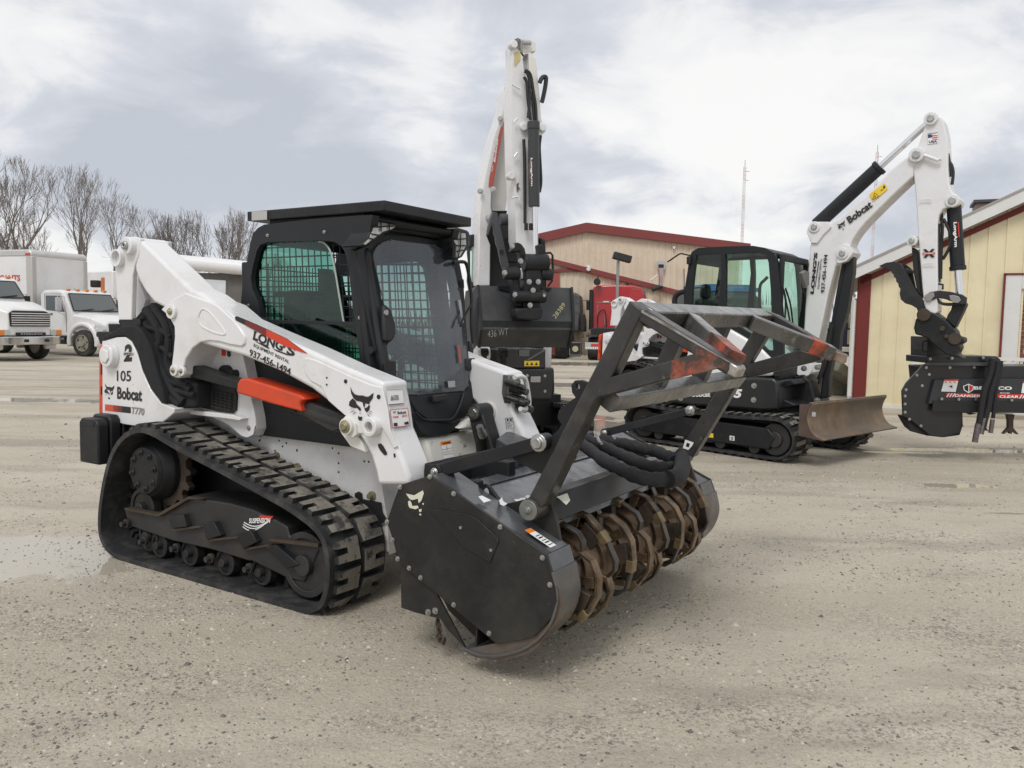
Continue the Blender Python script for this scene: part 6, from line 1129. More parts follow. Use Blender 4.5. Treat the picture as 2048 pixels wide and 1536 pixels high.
# white railing in front of the shed
Rf = Fr((0, 0, 0), 0); r0 = V(S.o+S.F*1.05-S.L*1.1); RF = Fr(r0, radians(-24)); RE = empty('railing', RF, 'low white picket railing behind the mower head, in front of the cream shed', 'railing')
zt_ = RF.on(1842, 722, X=0).z; 
b = B(); b.bb(-.06, .06, -.05, .05, 0, zt_); b.done('railing_post', WTRIM, RE, bevel=.005); b = B(); zt2 = RF.on(2040, 716, Y=0).z; b.bb(.06, 5, -.03, .03, zt2-.06, zt2); b.bb(.06, 5, -.02, .02, .12, .17); b.done('railing_bar', WTRIM, RE)
b = B()
for k in range(38): b.bb(.15+k*.128, .19+k*.128, -.015, .015, .17, zt2-.06)
b.split('picket', WTRIM, RE, smooth=False)

# radio masts
MR = mat('red mast paint', (.56, .42, .42), .6); MW = mat('pale mast paint', (.62, .62, .64), .6)
for i, (x, yt, D) in enumerate(((1478, 333, 150), (1738, 303, 150))):
    F_ = Fr((0, D, 0), 0); q = F_.on(x, 640, Y=0); o = Fr((q.x, D, 0), .3); top = F_.on(x, yt, Y=0).z
    e = empty('radio_mast', o, ('thin red and white lattice mast rising behind the excavator cab' if i == 0 else 'thin red and white lattice mast between the white boom and stick'), 'radio mast', 'lattice masts on the horizon')
    n = 12; ww = .24
    for k in range(n):
        z0, z1 = top*k/n, top*(k+1)/n; b = B()
        for a in range(3): b.beam((cos(a*2.094)*ww, sin(a*2.094)*ww, z0), (cos(a*2.094)*ww, sin(a*2.094)*ww, z1), (.028, 0, 0), (0, .028, 0))
        for j in range(4):
            za, zb2 = z0+(z1-z0)*j/4, z0+(z1-z0)*(j+1)/4
            for a in range(3): b.beam((cos(a*2.094)*ww, sin(a*2.094)*ww, za), (cos((a+1)*2.094)*ww, sin((a+1)*2.094)*ww, zb2), (.014, 0, 0), (0, .014, .014))
        b.done('mast_section', MR if k % 2 else MW, e, smooth=False)
    b = B(); b.cyl((0, 0, top), (0, 0, top+1.2), .04, n=6); b.box((.5, 0, top-.8), (1.0, .05, .05)); b.box((.5, 0, top-2.4), (.8, .05, .05)); b.done('mast_antenna', DARK2, e)

# ================================================================ red semi tractor seen from behind
RED = mat('red truck paint', (.40, .012, .018), .3, var=.05, coat=.4); TYRE = mat('truck tyre', (.02, .02, .021), .8, var=.2, dirt=(.12, .11, .1), dirt_amt=.5, ds=3); TGREY = mat('dusty wheel', (.33, .31, .25), .5, metal=.3, var=.3, vs_=5)
def wheel(R, c, r, w_, ax=(0, 1, 0), name='wheel', dual=False):
    ax = V(ax); c = V(c); u = ax.orthogonal().normalized(); v_ = ax.cross(u); b = B(); pr_ = [(-w_/2, r*.62), (-w_/2, r*.90), (-w_*.38, r*.985), (-w_*.2, r), (w_*.2, r), (w_*.38, r*.985), (w_/2, r*.90), (w_/2, r*.62)]; n = 36; vs = []; fs = []
    for i in range(n):
        d = u*cos(2*pi*i/n)+v_*sin(2*pi*i/n)
        for t, rr in pr_: vs.append(c+ax*t+d*rr)
    k = len(pr_)
    for i in range(n):
        j = (i+1) % n
        for a in range(k): fs.append((i*k+a, j*k+a, j*k+(a+1) % k, i*k+(a+1) % k))
    b.add(vs, fs); t_ = b.done(name, TYRE, R)
    b = B(); s_ = -1
    b.cyl(c-ax*w_*.42, c+ax*w_*.3, r*.62, n=24); b.ring(c-ax*w_*.5, c-ax*w_*.4, r*.64, r*.56, n=24); b.cyl(c-ax*w_*.62, c-ax*w_*.4, r*.24, n=16)
    for k in range(8): a = 2*pi*k/8; d = u*cos(a)+v_*sin(a); b.cyl(c-ax*w_*.48+d*r*.34, c-ax*w_*.41+d*r*.34, r*.045, n=6)
    b.done('rim', TGREY, t_)
    b = B()
    for k in range(5): a = 2*pi*(k+.5)/5; d = u*cos(a)+v_*sin(a); b.cyl(c-ax*w_*.425+d*r*.46, c-ax*w_*.415+d*r*.46, r*.085, n=10)
    b.done('rim_hole', BLK, t_)
    return t_
TS = Fr((3.3, 38, 0), radians(81)); TR = empty('semi_tractor', TS, 'red semi tractor seen from behind with tall sleeper cab and bare fifth wheel', 'semi truck', 'semi tractors by the warehouse')
g0 = TS.on(1190, 590, X=3.2); g1 = TS.on(1292, 592, X=3.2); ytl, ytr = g0.y, g1.y; y0, y1 = min(ytl, ytr), max(ytl, ytr); zt = TS.on(1240, 570, X=3.2).z
def tp(st, X=3.2): return [TS.on(x, y, X=X) for x, y in px('K', st)]
b = B(); b.prism(tp('650,770 660,700 700,682 870,676 1040,684 1100,705 1115,760 1112,1080 645,1085'), (1.9, 0, 0)); sl2 = b.done('sleeper_cab', RED, TR, bevel=.07, seg=3)
b = B(); b.prism(tp('1095,725 1130,735 1145,800 1140,900 1110,905', X=3.6), (1.5, 0, 0)); b.done('cab_side_fairing', RED, TR, bevel=.04)
b = B(); b.prism(tp('1100,722 1132,730 1136,770 1104,768', X=3.58), (.02, 0, 0)); b.done('cab_window', GDARK, TR)
b = B()
for st in ('690,712 755,708', '1015,715 1072,716', '690,835 1112,835', '700,712 698,735', '700,860 696,1060', '768,930 766,1040'): q = tp(st, X=3.16); b.beam(q[0], q[1], (0, .02, 0), (0, 0, .012))
b.done('panel_trim', DGREY, sl2, smooth=False)
b = B(); b.tube(tp('700,1060 700,960 730,910 760,905 775,960 780,1060', X=3.1), .025, n=8, smooth=4); b.done('air_hose', BLK, TR); b = B(); b.prism(tp('750,822 805,822 805,835 750,835', X=3.15), (.01, 0, 0)); b.done('cab_label', DCREAM, sl2, smooth=False)
b = B(); b.cyl(*tp('640,1080 645,720', X=3.0), .1, n=14); q = tp('697,650', X=2.9)[0]; b.cyl(q-V((.15, 0, 0)), q+V((.15, 0, 0)), .17, n=18); b.cyl(tp('705,640', X=3.05)[0], tp('705,595', X=3.05)[0], .03); b.done('exhaust_stack', BLK, TR)
b = B(); q = tp('612,820 612,905', X=3.4); b.beam(q[0], q[1], (0, .07, 0), (.05, 0, 0)); b.tube(tp('560,820 612,815 650,815', X=3.4), .015); b.done('side_mirror', BLK, TR)
b = B(); b.bb(-2.6, 3.4, y0+.75, y1-.75, .75, 1.05); b.bb(-1.8, 4.8, y0+.15, y1-.15, 1.0, 1.4); b.prism(tp('665,1085 740,1070 830,1080 830,1110 680,1110', X=-.5), (1.0, 0, 0)); b.done('chassis', BLK, TR, bevel=.02)
ym = (y0+y1)/2
for xx in (-1.7, -.4):
    for yy in (-1, 1): wheel(TR, (xx, ym+yy*.95, .5), .5, .5, ax=(0, yy, 0))
for yy in (-1, 1): wheel(TR, (4.4, ym+yy*1.0, .5), .5, .3, ax=(0, yy, 0))
b = B(); b.prism(tp('588,1195 730,1198 730,1262 588,1258', X=-2.62), (.05, 0, 0)); lb_ = b.done('light_bar', DGREY, TR); b = B(); 
q = tp('640,1210 708,1210 706,1232 642,1232', X=-2.63); dquad(b, q, (-1, 0, 0), .01); b.m = 1
for k in range(6): c = tp('%d,1247' % (602+k*20), X=-2.64)[0]; b.cyl(c, c-V((.01, 0, 0)), .035, n=10)
b.done('tail_lamp', [DRED, DWHITE], lb_)
b = B(); b.prism(tp('455,1190 560,1195 558,1310 540,1325 445,1320 440,1300', X=-2.5), (.04, 0, 0)); mf = b.done('mud_flap', BLK, TR, bevel=.01); b = B(); q = tp('450,1198 552,1200 548,1312 448,1310', X=-2.56); b.tube(q+[q[0]], .014, n=6); b.m = 1; c = tp('500,1255', X=-2.55)[0]; b.cyl(c, c-V((.01, 0, 0)), .13, n=16); b.done('flap_frame', [STEEL, mat('pale flap emblem', (.40, .36, .24), .6)], mf)
b = B()
for k in range(3): b.cyl(*tp('%d,1110 %d,1160' % (520+k*50, 520+k*50), X=-2.3), .02)
b.bb(-2.5, -.2, y0+.0, y0+.5, 1.02, 1.1); b.bb(-2.5, -.2, y1-.5, y1, 1.02, 1.1); b.split('fender_plate', TYRE, TR)
# dark semi beside it, mostly hidden by the bucket
TB = Fr(TS.o+V((-1.9, .4, 0)), radians(81)); TD = empty('semi_tractor', TB, 'dark grey semi tractor between the bucket and the red semi', 'semi truck', 'semi tractors by the warehouse')
def td(st, X=2.6): return [TB.on(x, y, X=X) for x, y in px('K', st)]
b = B(); b.prism(td('300,760 330,745 500,745 540,775 545,900 535,1100 300,1100'), (2.5, 0, 0)); b.done('cab', mat('dusty black truck paint', (.05, .05, .052), .5, var=.3, dirt=(.15, .145, .14), dirt_amt=.6, ds=2.5), TD, bevel=.08, seg=3)
b = B(); b.bb(-2.4, 3.2, -1.2, 1.0, .7, 1.0); b.prism(td('545,940 575,935 590,1000 590,1100 545,1100', X=2.0), (.9, 0, 0)); b.done('chassis', BLK, TD, bevel=.05)
for xx in (-1.5, -.2):
    for yy in (-1, 1): wheel(TD, (xx, -.1+yy*.95, .5), .5, .5, ax=(0, yy, 0))

# blue truck behind the right excavator, seen through its cab
BL = Fr((6.2, 25, 0), radians(10)); BT = empty('blue_truck', BL, 'blue truck seen through the windows of the right excavator cab', 'truck')
b = B(); z1 = BL.on(1450, 572, Y=0).z; x0 = BL.on(1405, 600, Y=0).x; x1 = BL.on(1525, 600, Y=0).x; b.prism([V((x0, 0, .9)), V((x0, 0, z1-.1)), V((x0+.4, 0, z1)), V((x1-.5, 0, z1)), V((x1, 0, z1-.4)), V((x1, 0, .9))], (0, 2.2, 0)); b.done('truck_body', mat('dark truck side', (.05, .055, .06), .4), BT, bevel=.08, seg=3); b = B(); b.bb(x0+.2, x1-.3, .1, 2.1, z1-.02, z1+.06); b.bb(x0+.1, x1-.1, -.03, -.01, z1-.16, z1-.03); b.done('blue_roof', mat('blue truck paint', (.05, .16, .36), .4, coat=.2), BT, bevel=.02); b = B(); b.bb(x0+.3, x1-.3, -.02, .0, z1-.65, z1-.2); b.done('side_window', GDARK, BT)
for xx in (x0+.5, x1-.6): wheel(BT, (xx, .1, .45), .45, .3)
b = B(); b.bb(x0, x1, .2, 2.0, .55, .9); b.done('chassis', BLK, BT)

# distant truck and concrete blocks between boom and shed
DT = Fr((10.6, 27, 0), radians(170)); DE = empty('distant_truck', DT, 'white flatbed truck far away in the gap beside the cream shed', 'truck')
b = B(); b.bb(-2.5, 2.5, -1, 1, .7, 1.0); b.done('flatbed', mat('pale flatbed', (.55, .55, .52), .5), DE, bevel=.02); b = B(); b.bb(.6, 2.5, -1, 1, 1.0, 2.3); b.done('cab', WTRIM, DE, bevel=.1, seg=3); b = B(); b.bb(-.9, .2, -.8, .8, 1.0, 1.8); b.done('cargo_box', mat('navy tarp', (.01, .012, .03), .6), DE, bevel=.05)
for xx in (-1.7, 1.7): wheel(DE, (xx, .9, .45), .45, .3, ax=(0, -1, 0)); wheel(DE, (xx, -.9, .45), .45, .3, ax=(0, 1, 0))
CON = mat('weathered concrete', (.24, .23, .19), .85, var=.25, vs_=3, dirt=(.10, .10, .06), dirt_amt=.6, ds=2., bump=.4)
random.seed(5)
names = ['largest mossy concrete block at the bottom of the heap beside the shed', 'pale concrete block lying on the heap beside the shed', 'slanting concrete slab leaning on the heap beside the shed', 'thin dark plank lying across the concrete heap beside the shed', 'small white-faced block at the left end of the heap beside the shed']
for i, (xx, yy, zz, sx_, sy_, sz_, rz, ry) in enumerate(((7.6, 19.8, .3, 1.5, .8, .6, .2, 0), (7.5, 19.9, .78, .9, .6, .32, -.3, .05), (7.9, 19.3, .42, 1.3, .5, .25, .5, .5), (7.4, 19.7, 1.02, 1.9, .5, .10, .1, .06), (6.95, 19.6, .55, .45, .5, .5, .1, 0))):
    b = B(); b.box((0, 0, 0), (sx_, sy_, sz_)); o = b.done('concrete_block' if i != 3 else 'plank', (DARK2 if i == 3 else (mat('pale concrete', (.5, .5, .48), .8, var=.2) if i == 4 else CON)), None, bevel=.03); o.location = (xx, yy, zz); o.rotation_euler = (0, ry, rz); tag(o, names[i], 'block' if i != 3 else 'plank', 'concrete heap by the shed')

# ================================================================ white trucks on the left
CHR = mat('chrome trim', (.62, .62, .63), .18, metal=1., var=.1); AMB = mat('amber lens', (.75, .25, .04), .25); TWH = mat('white truck paint', (.74, .74, .74), .3, var=.02, dirt=(.5, .47, .42), dirt_amt=.4, ds=1.5, coat=.3)
def truck(name, fr, label, style, box=None, lean=0.):
    R = empty(name, fr, label, 'box truck' if box else 'truck', 'white trucks parked on the left'); W = 2.3
    hz = 1.62 if style == 2 else 2.02; zr_ = 0 if style == 2 else .32
    # cab
    cp = [(-1.75, .75), (-1.75, 2.35+zr_), (-1.55, 2.50+zr_), (-.75, 2.52+zr_), (-.55, 2.46+zr_), (-.12, hz+.02), (-.12, .75)]
    b = B(); b.prism([V((x, 0, z)) for x, z in cp], (0, W, 0)); b.done('cab', TWH, R, bevel=.07, seg=3)
    ws = [V((-.50, .16, 2.36+zr_)), V((-.50, W-.16, 2.36+zr_)), V((-.14, W-.06, hz+.09)), V((-.14, .06, hz+.09))]; n = (ws[1]-ws[0]).cross(ws[3]-ws[0]).normalized(); n = n if n.x > 0 else -n
    b = B(); b.prism([q+n*.03 for q in ws], n*.02); w_ = b.done('windshield', GDARK, R, bevel=.004)
    b = B(); p_ = [q+n*.045 for q in ws]; 
    for i in range(4): b.beam(p_[i], p_[(i+1) % 4], n*.012, (p_[(i+1) % 4]-p_[i]).cross(n).normalized()*.018)
    for t in (.15, .6): a_ = p_[3].lerp(p_[2], t)+n*.02; c_ = a_.lerp(p_[1], .1)+V((0, .45, .06)); b.beam(a_, V((a_.x-.03, a_.y+.6, a_.z+.07)), (0, 0, .012), n*.01)
    b.done('windshield_seal', BLK, w_)
    b = B(); dw = [V((-1.45, -.012, hz+.12)), V((-1.45, -.012, 2.30+zr_)), V((-.72, -.012, 2.30+zr_)), V((-.50, -.012, hz+.05))]; b.prism(dw, (0, .02, 0)); b.done('door_window', GDARK, R, bevel=.01)
    b = B(); b.tube([V((-1.5, -.006, .9)), V((-1.5, -.006, 2.36)), V((-.70, -.006, 2.36)), V((-.42, -.006, hz)), V((-.42, -.006, .9))], .008, n=4); b.bb(-1.3, -1.12, -.03, .0, hz-.05, hz); b.done('door_seam', BLK, R)
    b = B()
    for k in range(5): b.bb(-.72, -.62, .25+k*.43, .40+k*.43, 2.50+zr_, 2.57+zr_)
    b.split('marker_light', AMB, R, bevel=.01)
    # hood
    hl = 1.15 if style == 2 else 1.55
    A_ = [V((-.15, .05, .9)), V((-.15, .02, hz-.05)), V((-.15, .35, hz+.06)), V((-.15, W-.35, hz+.06)), V((-.15, W-.02, hz-.05)), V((-.15, W-.05, .9))]
    m_ = hl*.55; Bm = [V((m_, .12, .9)), V((m_, .12, hz-.16)), V((m_, .45, hz-.04)), V((m_, W-.45, hz-.04)), V((m_, W-.12, hz-.16)), V((m_, W-.12, .9))]
    C_ = [V((hl, .38, .85)), V((hl, .38, hz-.42)), V((hl-.08, .58, hz-.28)), V((hl-.08, W-.58, hz-.28)), V((hl, W-.38, hz-.42)), V((hl, W-.38, .85))]
    b = B(); b.loft(A_, Bm); b.loft(Bm, C_); b.done('hood', TWH, R, bevel=.05, seg=3)
    fx = .35 if style == 2 else .55
    for s_ in (0, 1):
        Y = lambda v_: v_ if s_ == 0 else W-v_
        arch = [V((fx+.78*cos(a), Y(-.04), .56+.74*sin(a))) for a in [pi*k/12 for k in range(-1, 14)]]
        inn = [V((fx+.60*cos(a), Y(-.04), .54+.60*sin(a))) for a in [pi*k/12 for k in range(-1, 14)]]
        b = B(); b.prism(arch+inn[::-1], (0, .42 if s_ == 0 else -.42, 0)); b.done('fender', TWH, R, bevel=.06, seg=3)
        wheel(R, (fx, Y(.13), .51), .51, .30, ax=(0, 1 if s_ == 0 else -1, 0), name='front_wheel')
        wheel(R, (fx-4.6, Y(.25), .51), .51, .55, ax=(0, 1 if s_ == 0 else -1, 0), name='rear_wheel')
        b = B(); hx = hl-.12 if style == 2 else hl-.15
        if style == 2: b.prism([V((fx+.60, Y(-.02), 1.10)), V((fx+.66, Y(.0), 1.22)), V((hl-.05, Y(.30), 1.16)), V((hl+.03, Y(.34), 1.04)), V((fx+.74, Y(-.01), 1.02))], (.03, 0, 0))
        else: b.bb(hl-.35, hl+.04, Y(.04), Y(.40), .86, 1.06)
        hh = b.done('headlight', mat('headlight lens', (.55, .56, .56), .15, metal=.6, coat=.8), R, bevel=.02)
        if style == 1: b = B(); b.bb(hl-.2, hl+.06, Y(-.01), Y(.2), .87, 1.05); b.done('turn_lamp', AMB, hh, bevel=.02)
        b = B(); yy = Y(-.30); b.bb(-.52, -.42, yy-.1, yy+.1, 1.72, 2.22); b.tube([V((-.5, Y(0), 2.25)), V((-.5, yy, 2.28)), V((-.48, yy, 1.66)), V((-.5, Y(0), 1.55))], .014, n=6); b.done('side_mirror', CHR if s_ == 0 else BLK, R, bevel=.01)
    if style == 1:
        b = B(); b.prism([V((hl, .42, 1.16)), V((hl-.02, .40, 1.6)), V((hl-.05, .55, 1.68)), V((hl-.05, W-.55, 1.68)), V((hl-.02, W-.40, 1.6)), V((hl, W-.42, 1.16))], (.05, 0, 0)); gr = b.done('grille', BLK, R, bevel=.03)
        b = B()
        for k in range(6): b.bb(hl+.05, hl+.085, .44, W-.44, 1.20+k*.075, 1.235+k*.075)
        b.split('grille_bar', CHR, gr, bevel=.004)
        b = B(); b.bb(hl+.0, hl+.06, .62, W-.62, .86, .96); b.done('lower_grille', BLK, R); b = B(); tquad(b, 'STERLING', V((hl+.062, .75, .885)), V((hl+.062, W-.75, .885)), V((hl+.062, .75, .935)), bold=.03, off=.004); b.done('grille_lettering', DGREY, R, smooth=False)
        b = B(); b.prism([V((hl-.1, -.08, .55)), V((hl+.1, .15, .55)), V((hl+.22, .5, .55)), V((hl+.22, W-.5, .55)), V((hl+.1, W-.15, .55)), V((hl-.1, W+.08, .55)), V((hl-.2, W+.0, .55)), V((hl-.2, 0, .55))], (0, 0, .28)); bp_ = b.done('bumper', CHR, R, bevel=.03, seg=3)
        b = B(); 
        for yy in (.75, 1.5): b.bb(hl+.2, hl+.235, yy, yy+.18, .64, .74)
        b.split('bumper_slot', BLK, bp_, bevel=.02)
    else:
        b = B(); b.prism([V((fx+.72, -.04, .5)), V((hl+.05, .2, .5)), V((hl+.14, .6, .5)), V((hl+.14, W-.6, .5)), V((hl+.05, W-.2, .5)), V((fx+.72, W+.04, .5)), V((fx+.6, W-.3, .5)), V((fx+.6, .3, .5))], (0, 0, .46)); b.done('bumper', mat('black bumper', (.03, .03, .032), .55), R, bevel=.05, seg=3)
        b = B(); b.prism([V((hl, .50, .92)), V((hl-.03, .50, 1.25)), V((hl-.03, W-.50, 1.25)), V((hl, W-.50, .92))], (.03, 0, 0)); b.done('grille', DARK2, R, bevel=.03)
    b = B(); b.bb(-6.0, hl-.3, .7, W-.7, .6, .9); b.bb(-1.7, -.5, .0, .3, .45, .75); b.done('chassis', BLK, R)
    b = B(); b.bb(-1.6, -.55, -.02, .25, .62, .70); b.done('cab_step', CHR, R)
    if box:
        bz0, bz1, bx0, bx1, by0_, by1_ = box; b = B(); b.bb(bx0, bx1, by0_, by1_, bz0, bz1-.12); b.done('box_body', TWH, R, bevel=.03)
        b = B(); b.prism([V((bx1+.02, by0_-.02, bz1-.28)), V((bx1+.02, by0_-.02, bz1-.12)), V((bx1-.10, by0_-.02, bz1)), V((bx0, by0_-.02, bz1)), V((bx0, by0_-.02, bz1-.28))], (0, by1_-by0_+.04, 0)); b.done('roof_rail', mat('pale aluminium', (.55, .54, .53), .4, metal=.3, var=.08), R, bevel=.06, seg=3)
        b = B()
        for y_ in (by0_-.015, by1_-.2+.015): b.bb(bx1-.30, bx1+.02, y_, y_+.2, bz0, bz1-.28)
        b.split('corner_post', mat('grey corner post', (.50, .48, .46), .45, metal=.2), R, bevel=.02)
        b = B(); b.bb(bx1-.28, bx1-.06, by0_-.05, by0_-.02, bz1-.22, bz1-.15); b.done('side_marker', DRED, R)
        b = B(); tquad(b, 'LUBRICANTS', V((bx1-2.6, by0_, bz1-1.22)), V((bx1-.62, by0_, bz1-1.22)), V((bx1-2.6, by0_, bz1-.98)), bold=.04, off=.006); b.done('side_lettering', DRED, R, smooth=False)
        yc_ = by0_+(by1_-by0_)*.76; zc_ = bz1-1.75; b = B(); dquad(b, [V((bx1, yc_-.27, zc_)), V((bx1, yc_, zc_-.36)), V((bx1, yc_+.27, zc_)), V((bx1, yc_, zc_+.36))], (1, 0, 0), .006); b.m = 1; dquad(b, [V((bx1, yc_-.22, zc_)), V((bx1, yc_, zc_-.30)), V((bx1, yc_+.22, zc_)), V((bx1, yc_, zc_+.30))], (1, 0, 0), .010); b.done('placard', [DGREY, DWHITE], R, smooth=False)
    return R
def place(x, y, D, yaw, lx, ly):
    r = ray(x, y); p = V((r.x/r.y*D, D, 0)); f_ = Fr((0, 0, 0), radians(yaw)); f_.o = p-f_.F*lx-f_.L*ly; return f_
t2 = place(163, 690, 31, -20, .35, -.04)
truck('delivery_truck', t2, 'white short nosed truck with tall box body and blank placard, nearest the loader tail', 2, box=(1.1, 4.05, -8.5, -1.95, -.15, 2.40))
t1 = place(122, 650, 28.5, -22, 1.7, 2.2)
truck('delivery_truck', t1, 'white truck with slatted chrome grille and wide chrome bumper at the left edge', 1)
# white tank vessel and service body behind the loader arm
TK = Fr((-8.6, 22, 0), radians(-6)); TE = empty('tank_truck', TK, 'white horizontal tank on a brown service truck, seen between loader arm and cab', 'tank truck')
a_ = TK.P('m', '60,400 1560,545', Y=0); r_ = .5*(TK.P('m', '1400,375', Y=0)[0].z-TK.P('m', '1400,655', Y=0)[0].z)
b = B(); d_ = (a_[1]-a_[0]).normalized(); b.cyl(a_[0]-d_*.6, a_[1]+d_*1.8, r_, n=40); b.cyl(a_[0]-d_*.75, a_[0]-d_*.6, r_*.8, r_, n=40); b.cyl(a_[1]+d_*1.8, a_[1]+d_*1.95, r_, r_*.8, n=40); b.done('tank', WHITE, TE)
p_ = TK.P('m', '100,650 1900,690 1900,1400 100,1400', Y=.1); zt = p_[0].z; b = B(); b.bb(p_[0].x-.5, p_[1].x+.2, .1, 1.6, 1.0, TK.P('m', '1000,650', Y=.1)[0].z+.02); b.done('service_body', mat('brown grey body', (.12, .11, .10), .6, var=.15, dirt=(.05, .035, .025), dirt_amt=.6, ds=2.), TE, bevel=.02)
b = B(); b.prism(TK.P('m', '560,740 1165,775 1160,1250 560,1250', Y=.06), (0, .05, 0)); b.done('body_panel', mat('pale panel', (.60, .64, .66), .4, var=.06), TE, bevel=.02)
b = B(); b.bb(p_[0].x-.5, p_[1].x+.2, .3, 1.4, .6, 1.0); b.done('chassis', BLK, TE)
for xx in (p_[0].x+.3, p_[1].x-.5): wheel(TE, (xx, .25, .5), .5, .35)
# far white truck and orange lift beyond the left trucks
FT = Fr((-20.4, 44, 0), radians(-40)); FE = empty('far_truck', FT, 'far white box truck between the delivery truck and the loader upright', 'truck', 'white trucks parked on the left')
b = B(); b.bb(-4, 0, -1, 1.0, 1.2, 3.9); b.done('box_body', TWH, FE, bevel=.05); b = B(); b.bb(.1, 1.8, -.9, 1.2, .9, 2.7); b.done('cab', TWH, FE, bevel=.15, seg=3); b = B(); b.bb(1.8, 1.82, -.7, 1.0, 1.8, 2.5); b.done('windshield', GDARK, FE); b = B(); b.bb(-5, 1.8, -.6, .9, .6, 1.0); b.done('chassis', BLK, FE)
for xx in (-3.8, 1.0): wheel(FE, (xx, -.9, .5), .5, .3)
OL = Fr((-19.3, 41, 0), radians(0)); OE = empty('boom_lift', OL, 'small orange machine with raised post behind the delivery truck cab', 'lift')
q = OL.on(204, 575, Y=0); b = B(); b.beam((q.x, 0, .8), (q.x+.05, 0, q.z+.5), (.07, 0, 0), (0, .07, 0)); b.done('lift_post', mat('orange machine paint', (.55, .17, .06), .5), OE, bevel=.02); b = B(); b.box((q.x, 0, .6), (1.4, 1.4, .7)); b.done('lift_base', mat('orange machine paint', (.55, .17, .06), .5), OE, bevel=.08); b = B(); b.bb(q.x-.5, q.x-.1, -.2, .2, q.z+.0, q.z+.35); b.done('lift_head', BLK, OE, bevel=.05)

# ================================================================ bare trees
BARK = mat('winter bark', (.11, .098, .09), .9, var=.3, vs_=3); BARK2 = mat('grey brown bark', (.12, .105, .095), .9, var=.3, vs_=3); TWIG = mat('grey brown twigs', (.19, .165, .15), .9, var=.2, vs_=2)
def tree(x, yb, D, top, spread, seed, label, m=BARK, lv=6, trunks=1, dens=1., crown0=.3):
    rnd = random.Random(seed); r = ray(x, 640); o = V((r.x/r.y*D, D, 0)); F_ = Fr(o, 0); H = F_.on(x, top, Y=0).z
    R = empty('bare_tree', F_, label, 'tree', 'bare winter trees'); bt = B(); bw_ = B()
    def seg(b, p0, p1, r0, r1, n):
        d = p1-p0; u = d.orthogonal().normalized(); w_ = d.normalized().cross(u); k = len(b.v)
        for q, rr in ((p0, r0), (p1, r1)):
            for i in range(n): a = 2*pi*i/n; t = q+u*(cos(a)*rr)+w_*(sin(a)*rr); b.v.append((t.x, t.y, t.z))
        for i in range(n): b.f.append((k+i, k+(i+1) % n, k+n+(i+1) % n, k+n+i)); b.mi.append(0)
    def grow(p, d, ln, rad, lvl, side=False):
        nseg = 4 if lvl < 3 else 3; q = p; dd = d.copy(); b = bt if lvl < 2 else bw_; n = (8, 6, 4, 3, 3, 3, 3, 3)[min(lvl, 7)]; end = rad*.72
        for i in range(nseg):
            dd = (dd+V((rnd.gauss(0, .09), rnd.gauss(0, .09), .05))).normalized(); q2 = q+dd*(ln/nseg); ra = rad+(end-rad)*i/nseg; rb = rad+(end-rad)*(i+1)/nseg; seg(b, q, q2, max(ra, .007 if lvl > 4 else .011), max(rb, .006 if lvl > 4 else .010), n); q = q2
            if lvl >= 1 and lvl < lv-1 and rnd.random() < .42*dens and not (side and lvl > 4):
                a = rnd.random()*6.28; u = dd.orthogonal().normalized(); w_ = dd.cross(u); nd = (dd*.75+(u*cos(a)+w_*sin(a))*.75*spread+V((0, 0, .15))).normalized(); grow(q, nd, ln*rnd.uniform(.45, .7), rb*.45, min(lvl+2, lv-1), True)
        if lvl >= lv-1: return
        k = 3 if rnd.random() < (.55 if lvl == 0 else .28)*dens else 2; a0 = rnd.random()*6.28
        for c in range(k):
            a = a0+c*6.28/k+rnd.gauss(0, .3); u = dd.orthogonal().normalized(); w_ = dd.cross(u); an = rnd.uniform(.16, .46)*spread*(1.1 if lvl < 2 else 1); nd = (dd*cos(an)+(u*cos(a)+w_*sin(a))*sin(an)+V((0, 0, .10))).normalized(); grow(q, nd, ln*rnd.uniform(.66, .86)*(1 if lvl else .85), end*(.86 if c == 0 else rnd.uniform(.55, .8)), lvl+1)
    for t in range(trunks):
        d0 = V((rnd.gauss(0, .06)+(0 if trunks == 1 else (t-(trunks-1)/2)*.3), rnd.gauss(0, .06), 1)).normalized(); grow(V((rnd.gauss(0, .1)+(t*.25 if trunks > 1 else 0), 0, -.1)), d0, H*(crown0 if trunks == 1 else .18), H*(.011 if trunks > 1 else .017), 0)
    zmax = max(v[2] for v in bw_.v); k = H/zmax
    for b in (bt, bw_): b.v = [(x_*min(k, 1.25), y_*min(k, 1.25), z_*k) for x_, y_, z_ in b.v]
    bt.done('trunk', m, R, smooth=True, ang=60); bw_.done('crown', TWIG, R, smooth=False); return R
TL = [(42, 650, 46, 275, .9, 11, 'tall bare tree at the left edge, tallest of all the trees', BARK, 8, 1, .8, .26), (-22, 650, 44, 305, 1., 12, 'bare tree cut off by the left edge of the picture', BARK, 8, 1, .8, .26),
      (84, 650, 58, 410, .8, 13, 'slender grey bare tree leaning over the box truck roof', BARK2, 7, 1, .8, .3), (184, 650, 48, 325, .75, 14, 'tall slim bare tree rising behind the delivery truck', BARK2, 8, 1, .85, .34),
      (246, 650, 52, 350, .9, 15, 'bare tree with rounded fan crown just left of the loader upright', BARK, 8, 1, .85, .34), (312, 650, 58, 404, 1.2, 16, 'low crooked bare tree above the loader arm pivot', BARK2, 8, 1, .9, .22),
      (402, 650, 58, 406, 1.0, 17, 'dense many-stemmed bare tree between loader arm and cab', BARK, 7, 5, 1.1, .2), (352, 650, 70, 470, 1.1, 18, 'small twiggy bare tree behind the loader arm', BARK2, 7, 2, 1., .2), (8, 650, 62, 450, 1.2, 20, 'thick low bare tree above the LUBRICANTS lettering', BARK, 7, 3, 1.1, .15)]
